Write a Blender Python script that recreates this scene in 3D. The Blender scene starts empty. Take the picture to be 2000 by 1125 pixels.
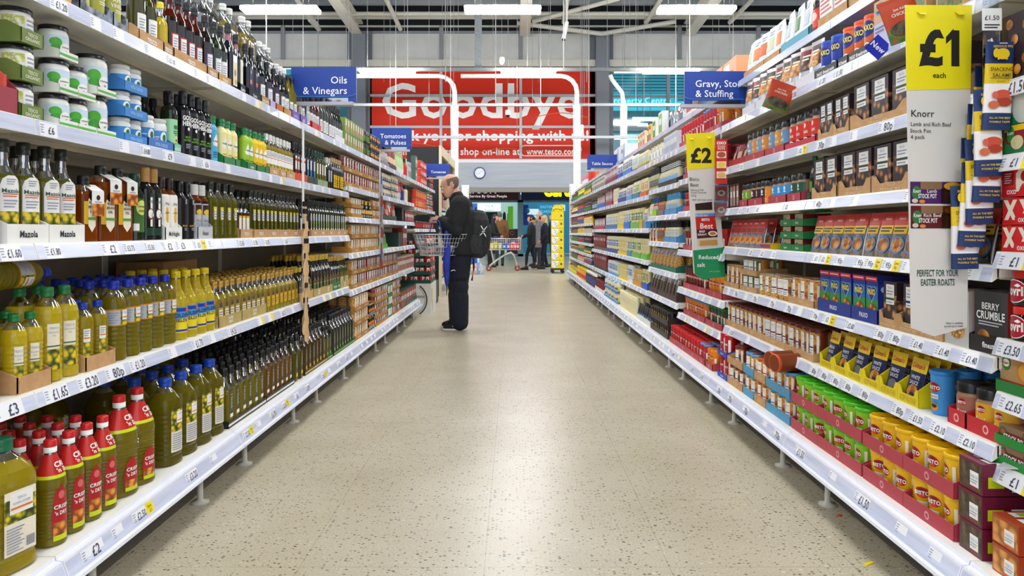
import bpy, math, random
from mathutils import Vector, Matrix, Euler

# ------------------------------------------------------------------ camera, world, exposure
S = bpy.context.scene
COL = S.collection
EYE = 1.09                    # camera height in metres
F = 1444.0                    # focal length in pixels of the 2000 px frame
VX, VY = 1003.6, 451.5        # vanishing point of the aisle
cd = bpy.data.cameras.new('camera')
cam = bpy.data.objects.new('camera', cd)
COL.objects.link(cam)
cam.location = (0, 0, EYE)
cam.rotation_euler = (math.pi/2, 0, 0)
cd.sensor_width = 36
cd.lens = 36*F/2000
cd.shift_x = -(VX-1000)/2000
cd.shift_y = -(562.5-VY)/2000
cd.clip_start = .05
cd.clip_end = 200
S.camera = cam
W = bpy.data.worlds.new('store_ambient')
S.world = W
W.use_nodes = True
W.node_tree.nodes['Background'].inputs[0].default_value = (.80, .86, 1, 1)
W.node_tree.nodes['Background'].inputs[1].default_value = .75
S.view_settings.view_transform = 'Standard'
S.view_settings.look = 'None'
S.view_settings.gamma = 1
S.view_settings.use_curve_mapping = False
S.view_settings.exposure = 1.12
S.cycles.use_denoising = True
S.cycles.max_bounces = 7
S.cycles.diffuse_bounces = 4
S.cycles.glossy_bounces = 3
S.cycles.transmission_bounces = 5
S.cycles.transparent_max_bounces = 14
S.cycles.caustics_reflective = False
S.cycles.caustics_refractive = False
S.cycles.sample_clamp_indirect = 6
LAMP_POWER = 30.0             # emission of the ceiling luminaires
rnd = random.Random(7)
PI = math.pi

def at(px, py, Y):
    """the point of the store at depth Y that stands at a place of the frame"""
    return ((px-VX)*Y/F, Y, EYE-(py-VY)*Y/F)

# ------------------------------------------------------------------ materials
def lin(h):
    h = h.lstrip('#')
    c = [int(h[i:i+2], 16)/255 for i in (0, 2, 4)]
    return tuple(x/12.92 if x <= .04045 else ((x+.055)/1.055)**2.4 for x in c)+(1,)
MC = {}
def C(h, rough=.45, metal=0, coat=0, spec=.5, trans=0, emit=0, ior=1.45):
    k = (h, rough, metal, coat, spec, trans, emit, ior)
    if k in MC: return MC[k]
    m = bpy.data.materials.new('paint_'+h)
    m.use_nodes = True
    b = m.node_tree.nodes['Principled BSDF']
    b.inputs['Base Color'].default_value = lin(h)
    b.inputs['Roughness'].default_value = rough
    b.inputs['Metallic'].default_value = metal
    b.inputs['IOR'].default_value = ior
    b.inputs['Specular IOR Level'].default_value = spec
    b.inputs['Coat Weight'].default_value = coat
    b.inputs['Transmission Weight'].default_value = trans
    if emit:
        b.inputs['Emission Color'].default_value = lin(h)
        b.inputs['Emission Strength'].default_value = emit
    MC[k] = m
    return m
def nodes_of(name):
    m = bpy.data.materials.new(name); m.use_nodes = True
    nt = m.node_tree
    return m, nt, nt.nodes, nt.links, nt.nodes['Principled BSDF']
def ramp(n, stops, mode='LINEAR'):
    r = n.new('ShaderNodeValToRGB')
    e = r.color_ramp.elements
    r.color_ramp.interpolation = mode
    while len(e) < len(stops): e.new(.5)
    for x, (p, c) in zip(e, stops):
        x.position = p; x.color = lin(c)
    return r
def food(kind):
    """printed photographs of food, as procedural pattern of the print"""
    k = 'food_'+kind
    if k in MC: return MC[k]
    m, nt, n, l, b = nodes_of(k)
    tc = n.new('ShaderNodeTexCoord')
    sc, st, tex = FOOD[kind]
    if tex == 'v':
        t = n.new('ShaderNodeTexVoronoi'); t.inputs['Scale'].default_value = sc
        r = ramp(n, st); l.new(t.outputs['Distance'], r.inputs[0])
    else:
        t = n.new('ShaderNodeTexNoise'); t.inputs['Scale'].default_value = sc; t.inputs['Detail'].default_value = 3
        r = ramp(n, st); l.new(t.outputs['Fac'], r.inputs[0])
    l.new(tc.outputs['Object'], t.inputs['Vector'])
    l.new(r.outputs[0], b.inputs['Base Color'])
    b.inputs['Roughness'].default_value = .4
    MC[k] = m
    return m
FOOD = {
 'balls': (42, [(.0, 'dcaa78'), (.3, 'b47c4c'), (.5, '70482a'), (.64, '30242a'), (1, '1d1820')], 'v'),
 'lime': (55, [(.38, 'e4e6da'), (.48, 'd0d070'), (.58, 'a4ac30'), (.68, 'e4e6da')], 'n'),
 'meal': (38, [(.3, '3c2412'), (.45, 'a8602a'), (.55, 'e0a04c'), (.66, '5e7a2c'), (.75, 'd8c49a')], 'n'),
 'soup': (34, [(.3, '7a2c10'), (.45, 'd07020'), (.56, 'eaa53c'), (.66, '6a8a34'), (.78, 'e6d9b0')], 'n'),
 'chips': (45, [(.0, 'f0b050'), (.35, 'd98a32'), (.55, '9a4a18'), (1, '5a260c')], 'v'),
 'flower': (60, [(.0, 'f5dc28'), (.34, 'e0c020'), (.5, '8a8c24'), (.7, '3d4a18'), (1, '26300f')], 'v'),
 'beans': (130, [(.0, 'b5402a'), (.35, '8c2a1c'), (.6, '5a1a12'), (1, 'd8b898')], 'v'),
 'peas': (120, [(.0, 'f0d08a'), (.4, 'd8a95a'), (.6, 'a8742e'), (1, '7a4e1c')], 'v'),
 'olive': (70, [(.0, '8a9030'), (.35, '6c7426'), (.6, '454c18'), (1, 'd8d49a')], 'v'),
 'sausage': (26, [(.35, 'f3ece4'), (.42, 'c04a30'), (.55, 'd9603c'), (.62, '8c2c1e'), (.7, 'efe6dc')], 'n'),
 'dark': (40, [(.3, '241c14'), (.5, '4a3c28'), (.6, '6b5a3c'), (.7, '2c2418')], 'n'),
 'pastry': (30, [(.0, 'e8b468'), (.4, 'cf8f40'), (.6, '9a5c22'), (1, '5c3010')], 'v'),
 'gravy': (30, [(.3, '3a1c10'), (.48, '8a4a20'), (.58, 'd6a04a'), (.68, '5a2a14'), (.8, 'e8d2a0')], 'n'),
 'gran': (420, [(.0, 'd9b48c'), (.5, 'b88a5c'), (1, '8a6038')], 'v'),
 'herb': (60, [(.3, '26401c'), (.5, '4c7a30'), (.62, '8a5a2c'), (.7, 'c23c2c')], 'n'),
 'tomato': (46, [(.0, 'd8402a'), (.4, 'b02a1c'), (.6, '7a1a12'), (1, '4a7a2c')], 'v'),
}
def oil(h, dens=.8, rough=.05):
    """oil in a clear bottle: glossy skin over a body that lets part of the light through"""
    k = ('oil', h, dens)
    if k in MC: return MC[k]
    m, nt, n, l, b = nodes_of('oil_'+h)
    b.inputs['Base Color'].default_value = lin(h)
    b.inputs['Roughness'].default_value = rough
    b.inputs['Specular IOR Level'].default_value = .6
    b.inputs['Coat Weight'].default_value = .4; b.inputs['Coat Roughness'].default_value = .03
    b.inputs['Transmission Weight'].default_value = dens*.7; b.inputs['IOR'].default_value = 1.4
    tr = n.new('ShaderNodeBsdfTranslucent'); tr.inputs[0].default_value = lin(h)
    mx = n.new('ShaderNodeMixShader'); mx.inputs[0].default_value = dens*.5
    l.new(b.outputs[0], mx.inputs[1]); l.new(tr.outputs[0], mx.inputs[2])
    tp = n.new('ShaderNodeBsdfTransparent'); tp.inputs[0].default_value = lin(h)
    m2 = n.new('ShaderNodeMixShader'); m2.inputs[0].default_value = dens*.2
    l.new(mx.outputs[0], m2.inputs[1]); l.new(tp.outputs[0], m2.inputs[2])
    l.new(m2.outputs[0], n['Material Output'].inputs[0])
    MC[k] = m
    return m
def clear(h='ffffff', a=.82, rough=.06):
    """thin clear plastic or glass: see-through with a glossy sheen"""
    k = ('clear', h, a, rough)
    if k in MC: return MC[k]
    m, nt, n, l, b = nodes_of('clear_'+h)
    tp = n.new('ShaderNodeBsdfTransparent'); tp.inputs[0].default_value = lin(h)
    gl = n.new('ShaderNodeBsdfGlossy'); gl.inputs['Roughness'].default_value = rough
    lw = n.new('ShaderNodeLayerWeight'); lw.inputs[0].default_value = .35
    mp = n.new('ShaderNodeMath'); mp.operation = 'MULTIPLY_ADD'
    mp.inputs[1].default_value = .9; mp.inputs[2].default_value = 1-a
    l.new(lw.outputs['Fresnel'], mp.inputs[0])
    mx = n.new('ShaderNodeMixShader')
    l.new(mp.outputs[0], mx.inputs[0]); l.new(tp.outputs[0], mx.inputs[1]); l.new(gl.outputs[0], mx.inputs[2])
    l.new(mx.outputs[0], n['Material Output'].inputs[0])
    MC[k] = m
    return m
def noisy(name, c1, c2, scale, rough=.5, stretch=(1, 1, 1), lo=.35, hi=.65, bump=0, detail=4):
    if name in MC: return MC[name]
    m, nt, n, l, b = nodes_of(name)
    tc = n.new('ShaderNodeTexCoord'); mp = n.new('ShaderNodeMapping'); mp.inputs['Scale'].default_value = stretch
    l.new(tc.outputs['Object'], mp.inputs[0])
    t = n.new('ShaderNodeTexNoise'); t.inputs['Scale'].default_value = scale; t.inputs['Detail'].default_value = detail
    l.new(mp.outputs[0], t.inputs['Vector'])
    r = ramp(n, [(lo, c1), (hi, c2)]); l.new(t.outputs['Fac'], r.inputs[0])
    l.new(r.outputs[0], b.inputs['Base Color']); b.inputs['Roughness'].default_value = rough
    if bump:
        bp = n.new('ShaderNodeBump'); bp.inputs['Strength'].default_value = bump
        l.new(t.outputs['Fac'], bp.inputs['Height']); l.new(bp.outputs[0], b.inputs['Normal'])
    MC[name] = m
    return m
WHITE = C('f2f2ee', .4); BLACK = C('141416', .4); INK = C('222226', .5)
STEEL = C('f0efe8', .35)                      # powder coated shelf metal
CHROME = C('c8cacc', .22, 1)
CARD = noisy('cardboard', 'b98f60', 'c79d6d', 30, .8)
CARDD = noisy('cardboard_inside', '94714a', 'a27e54', 30, .85)
KRAFT = noisy('kraft_pulses', 'a8762c', 'b5823a', 30, .75)
TAN = noisy('tan_tray', 'b09a5a', 'bca564', 30, .75)
def mix2(a, b): return a

# ------------------------------------------------------------------ mesh builder
TC = {}
def glyphs(s, bold):
    k = (s, bold)
    if k not in TC:
        cu = bpy.data.curves.new('t', 'FONT')
        cu.body = s; cu.size = 1; cu.resolution_u = 2 if bold < 1.7 else 5; cu.fill_mode = 'FRONT'; cu.offset = .022*bold; cu.space_character = 1+.05*bold
        o = bpy.data.objects.new('t', cu)
        me = o.to_mesh()
        v = [(p.co.x, p.co.y) for p in me.vertices]
        f = [tuple(p.vertices) for p in me.polygons]
        o.to_mesh_clear(); bpy.data.objects.remove(o); bpy.data.curves.remove(cu)
        if v:
            xs = [p[0] for p in v]; c = (min(xs)+max(xs))/2; w = max(xs)-min(xs)
        else: c = w = 0
        TC[k] = ([(x-c, y-.36) for x, y in v], f, w)
    return TC[k]
class MB:
    def __init__(s):
        s.v = []; s.f = []; s.mi = []; s.sm = []; s.mats = []; s.ix = {}
    def slot(s, m):
        if m not in s.ix: s.ix[m] = len(s.mats); s.mats.append(m)
        return s.ix[m]
    def add(s, v, f, m, smooth=False):
        o = len(s.v); i = s.slot(m)
        s.v += [tuple(p) for p in v]
        for q in f:
            s.f.append(tuple(k+o for k in q)); s.mi.append(i); s.sm.append(smooth)
        return s
    def join(s, other, M=None):
        o = len(s.v)
        s.v += [tuple(M @ Vector(p)) for p in other.v] if M else other.v
        for q, i, sm in zip(other.f, other.mi, other.sm):
            s.f.append(tuple(k+o for k in q)); s.mi.append(s.slot(other.mats[i])); s.sm.append(sm)
        return s
    def box(s, x0, x1, y0, y1, z0, z1, m, bev=0):
        if bev:
            b = bev
            pr = [(x0+b, y0), (x1-b, y0), (x1, y0+b), (x1, y1-b), (x1-b, y1), (x0+b, y1), (x0, y1-b), (x0, y0+b)]
            cx, cy = (x0+x1)/2, (y0+y1)/2
            def ins(p, q): return (p[0]+(b if p[0] < cx else -b)*q, p[1]+(b if p[1] < cy else -b)*q)
            pi = [ins(p, .6) for p in pr]
            return s.rings([[(*p, z0) for p in pi], [(*p, z0+b) for p in pr], [(*p, z1-b) for p in pr], [(*p, z1) for p in pi]], m)
        v = [(x, y, z) for z in (z0, z1) for y in (y0, y1) for x in (x0, x1)]
        return s.add(v, [(0, 2, 3, 1), (4, 5, 7, 6), (0, 1, 5, 4), (2, 6, 7, 3), (0, 4, 6, 2), (1, 3, 7, 5)], m)
    def rings(s, rs, m, caps=True, smooth=False, mats=None):
        n = len(rs[0]); v = [p for r in rs for p in r]
        for i in range(len(rs)-1):
            pass
        if mats:
            for i in range(len(rs)-1):
                s.add(rs[i]+rs[i+1], [(j, (j+1) % n, n+(j+1) % n, n+j) for j in range(n)], mats[i], smooth)
            if caps:
                s.add(rs[0], [tuple(reversed(range(n)))], mats[0]); s.add(rs[-1], [tuple(range(n))], mats[-1])
            return s
        f = [(i*n+j, i*n+(j+1) % n, (i+1)*n+(j+1) % n, (i+1)*n+j) for i in range(len(rs)-1) for j in range(n)]
        s.add(v, f, m, smooth)
        if caps:
            s.add(rs[0], [tuple(reversed(range(n)))], m); s.add(rs[-1], [tuple(range(n))], m)
        return s
    def sq(s, prof, m, n=24, mats=None, smooth=True, cx=0, cy=0):
        """stack of rounded sections (half width, half depth, z, roundness 2=round 6=square)"""
        rs = []
        for a, b, z, e in prof:
            r = []
            for k in range(n):
                t = 2*PI*(k+.5)/n; c, d = math.cos(t), math.sin(t)
                r.append((cx+a*math.copysign(abs(c)**(2/e), c), cy+b*math.copysign(abs(d)**(2/e), d), z))
            rs.append(r)
        return s.rings(rs, m, True, smooth, mats)
    def lathe(s, prof, m, n=24, mats=None, smooth=True, cx=0, cy=0):
        return s.sq([(r, r, z, 2) for r, z in prof], m, n, mats, smooth, cx, cy)
    def tube(s, path, r, m, n=8, caps=True):
        P = [Vector(p) for p in path]; rs = []
        up = Vector((0, 0, 1))
        for i, p in enumerate(P):
            t = (P[min(i+1, len(P)-1)]-P[max(i-1, 0)]).normalized()
            a = t.cross(up)
            if a.length < 1e-3: a = t.cross(Vector((1, 0, 0)))
            a.normalize(); b = a.cross(t)
            rr = r[i] if isinstance(r, (list, tuple)) else r
            rs.append([tuple(p+rr*(math.cos(2*PI*k/n)*a+math.sin(2*PI*k/n)*b)) for k in range(n)])
        return s.rings(rs, m, caps, True)
    def bar(s, p, q, w, h, m):
        """square section bar from p to q"""
        p, q = Vector(p), Vector(q); t = (q-p).normalized()
        a = t.cross(Vector((0, 0, 1)))
        if a.length < 1e-3: a = Vector((1, 0, 0))
        a.normalize(); b = a.cross(t)
        rs = [[tuple(c+a*(sx*w/2)+b*(sy*h/2)) for sx, sy in ((-1, -1), (1, -1), (1, 1), (-1, 1))] for c in (p, q)]
        return s.rings(rs, m)
    def art(s, mapf, items, off=.0005, du=.006):
        """printed matter laid on a surface: mapf(u, v, off) gives the point"""
        for it in items:
            k = it[0]
            if k == 't':
                _, u, v, h, tx, m = it[:6]; bold = it[6] if len(it) > 6 else 0; mw = it[7] if len(it) > 7 else None
                g, f, w = glyphs(tx, bold); sc = h/.72; sx = sc
                if mw and w*sc > mw: sx = mw/w
                s.add([mapf(u+x*sx, v+y*sc, off+.0004) for x, y in g], f, m)
            elif k == 'r' or k == 'e' or k == 'p':
                m = it[-1]
                if k == 'r': P = [(it[1], it[2]), (it[3], it[2]), (it[3], it[4]), (it[1], it[4])]
                elif k == 'e': P = [(it[1]+it[3]*math.cos(2*PI*j/20), it[2]+it[4]*math.sin(2*PI*j/20)) for j in range(20)]
                else: P = it[1]
                us = sorted({round(p[0], 6) for p in P})
                if du:
                    ext = []
                    for a, b in zip(us, us[1:]):
                        c = int((b-a)/du)
                        ext += [a+(b-a)*(j+1)/(c+1) for j in range(c)]
                    us = sorted(us+ext)
                cols = []
                for u in us:
                    vs = []
                    for (a, b), (c, d) in zip(P, P[1:]+P[:1]):
                        if min(a, c)-1e-6 <= u <= max(a, c)+1e-6:
                            if abs(a-c) < 1e-6: vs += [b, d]
                            else: vs.append(b+(d-b)*(u-a)/(c-a))
                    cols.append((min(vs), max(vs)))
                v = [];
                for u, (lo, hi) in zip(us, cols): v += [mapf(u, lo, off), mapf(u, hi, off)]
                s.add(v, [(2*j, 2*j+2, 2*j+3, 2*j+1) for j in range(len(us)-1)], m)
            elif k == 'l':
                _, u0, v0, u1, v1, nl, m = it
                for j in range(nl):
                    vv = v1-(v1-v0)*(j+.5)/nl; hh = (v1-v0)/nl*.22
                    e = u1-(u1-u0)*((j*37) % 5)*.07
                    s.art(mapf, [('r', u0, vv-hh, e, vv+hh, m)], off+.0002, du)
                continue
            elif k == 'b':
                _, u0, v0, u1, v1 = it
                s.art(mapf, [('r', u0, v0, u1, v1, WHITE)], off, du)
                x = u0+(u1-u0)*.08
                for j in range(12):
                    w = (u1-u0)*(.02+.03*((j*7) % 3)/2)
                    s.art(mapf, [('r', x, v0+(v1-v0)*.15, x+w, v1, INK)], off+.0003, du)
                    x += (u1-u0)*.07
            off += .00025
        return s
    def mesh(s, name):
        me = bpy.data.meshes.new(name)
        me.from_pydata(s.v, [], s.f)
        for m in s.mats: me.materials.append(m)
        me.polygons.foreach_set('material_index', s.mi)
        me.polygons.foreach_set('use_smooth', s.sm)
        me.update()
        return me
    def obj(s, name, parent=None, loc=None, rz=0):
        return put(s.mesh(name), name, parent, loc, rz)
def put(me, name, parent=None, loc=None, rz=0):
    o = bpy.data.objects.new(name, me)
    COL.objects.link(o)
    if parent: o.parent = parent
    if loc is not None: o.location = loc
    if rz: o.rotation_euler = (0, 0, rz)
    return o
def tag(o, label, cat, group=None):
    o['label'] = label; o['category'] = cat
    if group: o['group'] = group
    return o
def struct(o):
    o['kind'] = 'structure'; return o
def empty(name, loc=(0, 0, 0), rz=0):
    o = bpy.data.objects.new(name, None); COL.objects.link(o)
    o.location = loc; o.rotation_euler = (0, 0, rz)
    return o
def face_flat(y, cx=0):            # front face, looking along -y
    return lambda u, v, o: (cx+u, y-o, v)
def face_cyl(R, a0=0):             # front of a round thing
    return lambda u, v, o: ((R+o)*math.sin(u/R+a0), -(R+o)*math.cos(u/R+a0), v)
def face_cone(r0, z0, r1, z1, a0=0):
    def f(u, v, o):
        R = r0+(r1-r0)*(v-z0)/(z1-z0)
        a = u/((r0+r1)/2)+a0
        return ((R+o)*math.sin(a), -(R+o)*math.cos(a), v)
    return f
def face_right(x): return lambda u, v, o: (x+o, u, v)
def face_left(x): return lambda u, v, o: (x-o, -u, v)
def face_top(z): return lambda u, v, o: (u, v, z+o)
ORD = ('first second third fourth fifth sixth seventh eighth ninth tenth eleventh twelfth thirteenth fourteenth fifteenth sixteenth seventeenth eighteenth nineteenth twentieth').split()
def ordn(i):
    if i < 20: return ORD[i]
    t = ('twenty thirty forty fifty sixty seventy eighty ninety').split()[(i+1)//10-2]
    return t+'-'+ORD[(i+1) % 10-1] if (i+1) % 10 else t.replace('y', 'ieth')
# ------------------------------------------------------------------ floor, roof, front wall
def floor_material():
    m, nt, n, l, b = nodes_of('terrazzo')
    tc = n.new('ShaderNodeTexCoord')
    v = n.new('ShaderNodeTexVoronoi'); v.inputs['Scale'].default_value = 118
    mp = n.new('ShaderNodeMapping'); mp.inputs['Scale'].default_value = (.55, 1, 1)
    l.new(tc.outputs['Object'], mp.inputs[0]); l.new(mp.outputs[0], v.inputs['Vector'])
    sep = n.new('ShaderNodeSeparateColor'); l.new(v.outputs['Color'], sep.inputs[0])
    sz = n.new('ShaderNodeMath'); sz.operation = 'MULTIPLY_ADD'; sz.inputs[1].default_value = .66; sz.inputs[2].default_value = -.22
    l.new(sep.outputs[0], sz.inputs[0])                                        # each fleck its own size, most none
    lt = n.new('ShaderNodeMath'); lt.operation = 'LESS_THAN'
    l.new(v.outputs['Distance'], lt.inputs[0]); l.new(sz.outputs[0], lt.inputs[1])
    no = n.new('ShaderNodeTexNoise'); no.inputs['Scale'].default_value = 2.2; no.inputs['Detail'].default_value = 8
    l.new(tc.outputs['Object'], no.inputs['Vector'])
    r = ramp(n, [(.3, 'c6bea8'), (.7, 'd6cfbd')]); l.new(no.outputs['Fac'], r.inputs[0])
    n2 = n.new('ShaderNodeTexNoise'); n2.inputs['Scale'].default_value = 160; n2.inputs['Detail'].default_value = 2
    l.new(tc.outputs['Object'], n2.inputs['Vector'])
    r2 = ramp(n, [(.3, 'd8d2c2'), (.72, 'ffffff')]); l.new(n2.outputs['Fac'], r2.inputs[0])
    mu = n.new('ShaderNodeMix'); mu.data_type = 'RGBA'; mu.blend_type = 'MULTIPLY'; mu.inputs[0].default_value = 1
    l.new(r.outputs[0], mu.inputs[6]); l.new(r2.outputs[0], mu.inputs[7])
    fc = ramp(n, [(.0, '241e14'), (.45, '463c28'), (.75, '8a7a58'), (1, 'e6ddc4')]); l.new(sep.outputs[1], fc.inputs[0])
    mx = n.new('ShaderNodeMix'); mx.data_type = 'RGBA'
    l.new(lt.outputs[0], mx.inputs[0]); l.new(mu.outputs[2], mx.inputs[6]); l.new(fc.outputs[0], mx.inputs[7])
    bk = n.new('ShaderNodeTexBrick'); bk.offset = 0; bk.inputs['Scale'].default_value = 1
    bk.inputs['Brick Width'].default_value = .6; bk.inputs['Row Height'].default_value = .6; bk.inputs['Mortar Size'].default_value = .0016
    bk.inputs['Color1'].default_value = bk.inputs['Color2'].default_value = (1, 1, 1, 1); bk.inputs['Mortar'].default_value = (.72, .70, .66, 1)
    m3 = n.new('ShaderNodeMapping'); m3.inputs['Location'].default_value = (.095, 0, 0)
    l.new(tc.outputs['Object'], m3.inputs[0]); l.new(m3.outputs[0], bk.inputs['Vector'])
    mz = n.new('ShaderNodeMix'); mz.data_type = 'RGBA'; mz.blend_type = 'MULTIPLY'; mz.inputs[0].default_value = 1
    l.new(mx.outputs[2], mz.inputs[6]); l.new(bk.outputs['Color'], mz.inputs[7])
    l.new(mz.outputs[2], b.inputs['Base Color'])
    b.inputs['Roughness'].default_value = .3; b.inputs['Specular IOR Level'].default_value = .5
    return m
struct(MB().box(-16, 16, -8, 30, -.1, 0, floor_material()).obj('floor'))
struct(MB().box(-16, 16, 30, 44, -.1, -.002, C('c9c5b8', .3)).obj('floor_mall'))
DECK = noisy('roof_deck', '4c5154', '62676a', 3, .7, (1, 14, 1))
struct(MB().box(-22, 22, -8, 26, 9.2, 9.35, DECK).obj('ceiling'))
WY = 25.0
PANEL = noisy('wall_cladding', 'd0d0cb', 'dadad4', 2, .6)
GREY = C('8a8f94', .5); MULL = C('8f9296', .45); CREAM = C('d8d6c8', .5); DARKWIN = C('23282b', .15)
def wx(px): return (px-VX)*WY/F
def wz(py): return EYE-(py-VY)*WY/F
fw = MB()
fw.box(-22, 22, WY, WY+.2, wz(120), wz(62), PANEL)
fw.box(-22, 22, WY+.05, WY+.2, wz(62), 9.3, DARKWIN)
fw.box(-22, 22, WY-.12, WY+.2, wz(131), wz(118), CREAM)
fw.box(-22, 22, WY-.04, WY+.1, wz(66), wz(61), GREY)
fw.box(-22, 22, WY-.03, WY+.1, wz(53), wz(50), CREAM)
for p in (398, 553, 862, 1017, 1327, 1481, 1640):
    fw.box(wx(p-4), wx(p+4), WY-.05, WY+.05, wz(118), wz(50), MULL)
struct(fw.obj('wall_front_upper'))
lw = MB()
SHEET = noisy('grey_sheet', 'a3a9b2', 'adb3bb', 1.5, .35, (1, 1, 12))
lw.box(wx(735), 22, WY, WY+.3, wz(366), wz(318), SHEET)
lw.box(-22, wx(735), WY, WY+.3, wz(366), wz(318), SHEET)
lw.box(-22, 22, WY-.03, WY+.3, wz(318), wz(310), C('e4e6ea', .4))
lw.box(-22, 22, WY-.06, WY+.35, wz(375), wz(366), C('8f8c84', .5))
lw.box(wx(695), wx(1185), WY+.01, WY+.3, wz(312), wz(128), SHEET)
lw.box(-22, wx(700), WY, WY+.3, 0, wz(375), SHEET)
lw.box(wx(1300), 22, WY, WY+.3, 0, wz(375), SHEET)
struct(lw.obj('wall_front_lower'))
for a, b in ((690, 718), (1162, 1188)):
    struct(MB().box(wx(a), wx(b), WY-.35, WY-.02, 0, wz(70), C('7d838a', .5), .02).obj('trim_column'))
    struct(MB().box(wx(a-10), wx(a)-.01, WY-.1, WY+.05, wz(320), wz(62), C('6c7278', .5)).box(wx(b)+.01, wx(b+9), WY-.1, WY+.05, wz(320), wz(62), C('6c7278', .5)).obj('trim_post'))
# glazing beside the banner: frames, panes and what stands behind them
for i, (a, b) in enumerate(((395, 690), (1190, 1420))):
    g = MB()
    for p in (a, (a+b)/2, b): g.box(wx(p-3), wx(p+3), WY-.04, WY+.06, wz(330), wz(131), MULL)
    for y in (188, 205, 249, 300): g.box(wx(a), wx(b), WY-.03, WY+.05, wz(y+2), wz(y-2), MULL)
    o = struct(g.obj('window_%d' % (i+1)))
    MB().box(wx(a), wx(b), WY, WY+.01, wz(330), wz(131), clear('c8f0f4', .93)).obj('pane', o)
# shop wall across the mall behind the glazing, glowing in place of mall lighting
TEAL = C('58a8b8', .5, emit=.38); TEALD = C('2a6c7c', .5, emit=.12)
up = MB()
def at2(px0, px1, py0, py1, Y, d, m, mb): # box at depth Y covering part of the frame
    x0, _, z1 = at(px0, py0, Y); x1, _, z0 = at(px1, py1, Y)
    mb.box(x0, x1, Y, Y+d, z0, z1, m); return mb
up.box(-22, 22, 34, 34.4, 3.4, 9.4, C('7f9a9e', .6))
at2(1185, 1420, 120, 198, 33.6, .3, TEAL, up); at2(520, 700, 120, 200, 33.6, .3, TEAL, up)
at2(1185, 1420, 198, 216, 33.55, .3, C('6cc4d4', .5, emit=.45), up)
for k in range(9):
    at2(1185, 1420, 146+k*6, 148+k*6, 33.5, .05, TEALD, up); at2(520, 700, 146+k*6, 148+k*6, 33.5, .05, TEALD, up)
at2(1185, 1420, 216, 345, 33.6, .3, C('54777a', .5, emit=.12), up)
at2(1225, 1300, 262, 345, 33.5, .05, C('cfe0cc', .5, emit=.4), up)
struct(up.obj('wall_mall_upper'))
struct(MB().box(-22, 22, 26.2, 34.4, 9.4, 9.5, C('b8c0c4', .6)).obj('ceiling_mall'))
t = MB(); x, _, z = at(1250, 196, 33.4)
t.art(lambda u, v, o: (x+u, 33.4-o, z+v), [('t', 0, 0, .30, 'Property Centre', C('d8f6fa', .5, emit=.8))], .03)
t.box(x-1.7, x+1.7, 33.4, 33.56, z-.3, z+.3, C('5cb8c8', .5, emit=.4))
tag(t.obj('shop_sign'), 'pale blue shop sign lettered property centre high across the mall', 'sign')
for px, py, w in ((1230, 142, 60), (1330, 142, 110), (1270, 236, 70), (1245, 272, 90), (1320, 236, 40), (560, 134, 40), (500, 134, 20), (1255, 248, 20)):  # glowing strips stand in for mall lamps and lamp reflections in the glass
    x0, Y, z = at(px, py, 30); h = w*30/F/2
    o = MB().box(-h, h, -.08, .08, 0, .1, C('f4fbff', .5, emit=4)).box(-h, h, -.03, .03, .1, .16, WHITE).tube([(0, 0, .1), (0, 0, 9.42-z)], .012, C('9a9a98', .5), 5).obj('glow_strip', None, (x0, Y, z))
    tag(o, 'white glowing strip behind the front glazing for mall lamps and reflected lamps', 'light', 'glowing strips behind the glazing')

# red banner
RED = C('d42a0c', .45, spec=.25)
bx0, bx1, bz0, bz1 = wx(724), wx(1162), wz(310), wz(133)
ban = MB().box(bx0, bx1, WY-.10, WY-.02, bz0, bz1, RED).obj('banner')
tag(ban, 'huge red wall banner with white goodbye lettering above the exit', 'banner')
bf = lambda u, v, o: (wx(u), WY-.10-o, wz(v))
def btext(px, py, hpx, wpx, s, bold, m=C('f4f2ee', .35)):
    g, f, w = glyphs(s, bold); sc = hpx/.72
    mb = MB(); sx = wpx/w
    mb.add([bf(px+x*sx, py-y*sc, .004) for x, y in g], f, m)
    return mb
btext(940, 196, 68, 385, 'Goodbye', .8).obj('headline_lettering', ban)
btext(945, 265, 20, 408, 'Thank you for shopping with us!', .9).obj('thank_you_lettering', ban)
tx = btext(880, 296, 14, 272, 'Remember you can shop on-line at', .9); tx.join(btext(1077, 296, 13, 98, 'www.tesco.com', .9))
ring = [(1024+7*math.cos(a), 295+10*math.sin(a)) for a in [PI/2+PI*k/8 for k in range(9)]]+[(1128+7*math.cos(a), 295+10*math.sin(a)) for a in [-PI/2+PI*k/8 for k in range(9)]]
tx.tube([bf(p, q, .01) for p, q in ring+ring[:1]], .02, C('f4f2ee', .35), 5)
tx.obj('website_lettering', ban)
fr = MB()
for y in (188, 249): fr.box(bx0, bx1, WY-.16, WY-.10, wz(y+2.5), wz(y-2.5), C('b9bbbd', .4))
for p in (862, 1017): fr.box(wx(p-2.5), wx(p+2.5), WY-.17, WY-.10, bz0, bz1, C('b9bbbd', .4))
fr.obj('frame', ban)
sw = MB()
for x0, y0, s in ((728, 292, 1), (930, 300, .8), (1045, 230, .7)):
    sw.tube([bf(x0+k*16*s, y0-12*s*math.sin(k/9*PI), .006) for k in range(10)], .015, C('e8783c', .4), 4)
sw.obj('swirl', ban)

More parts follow.
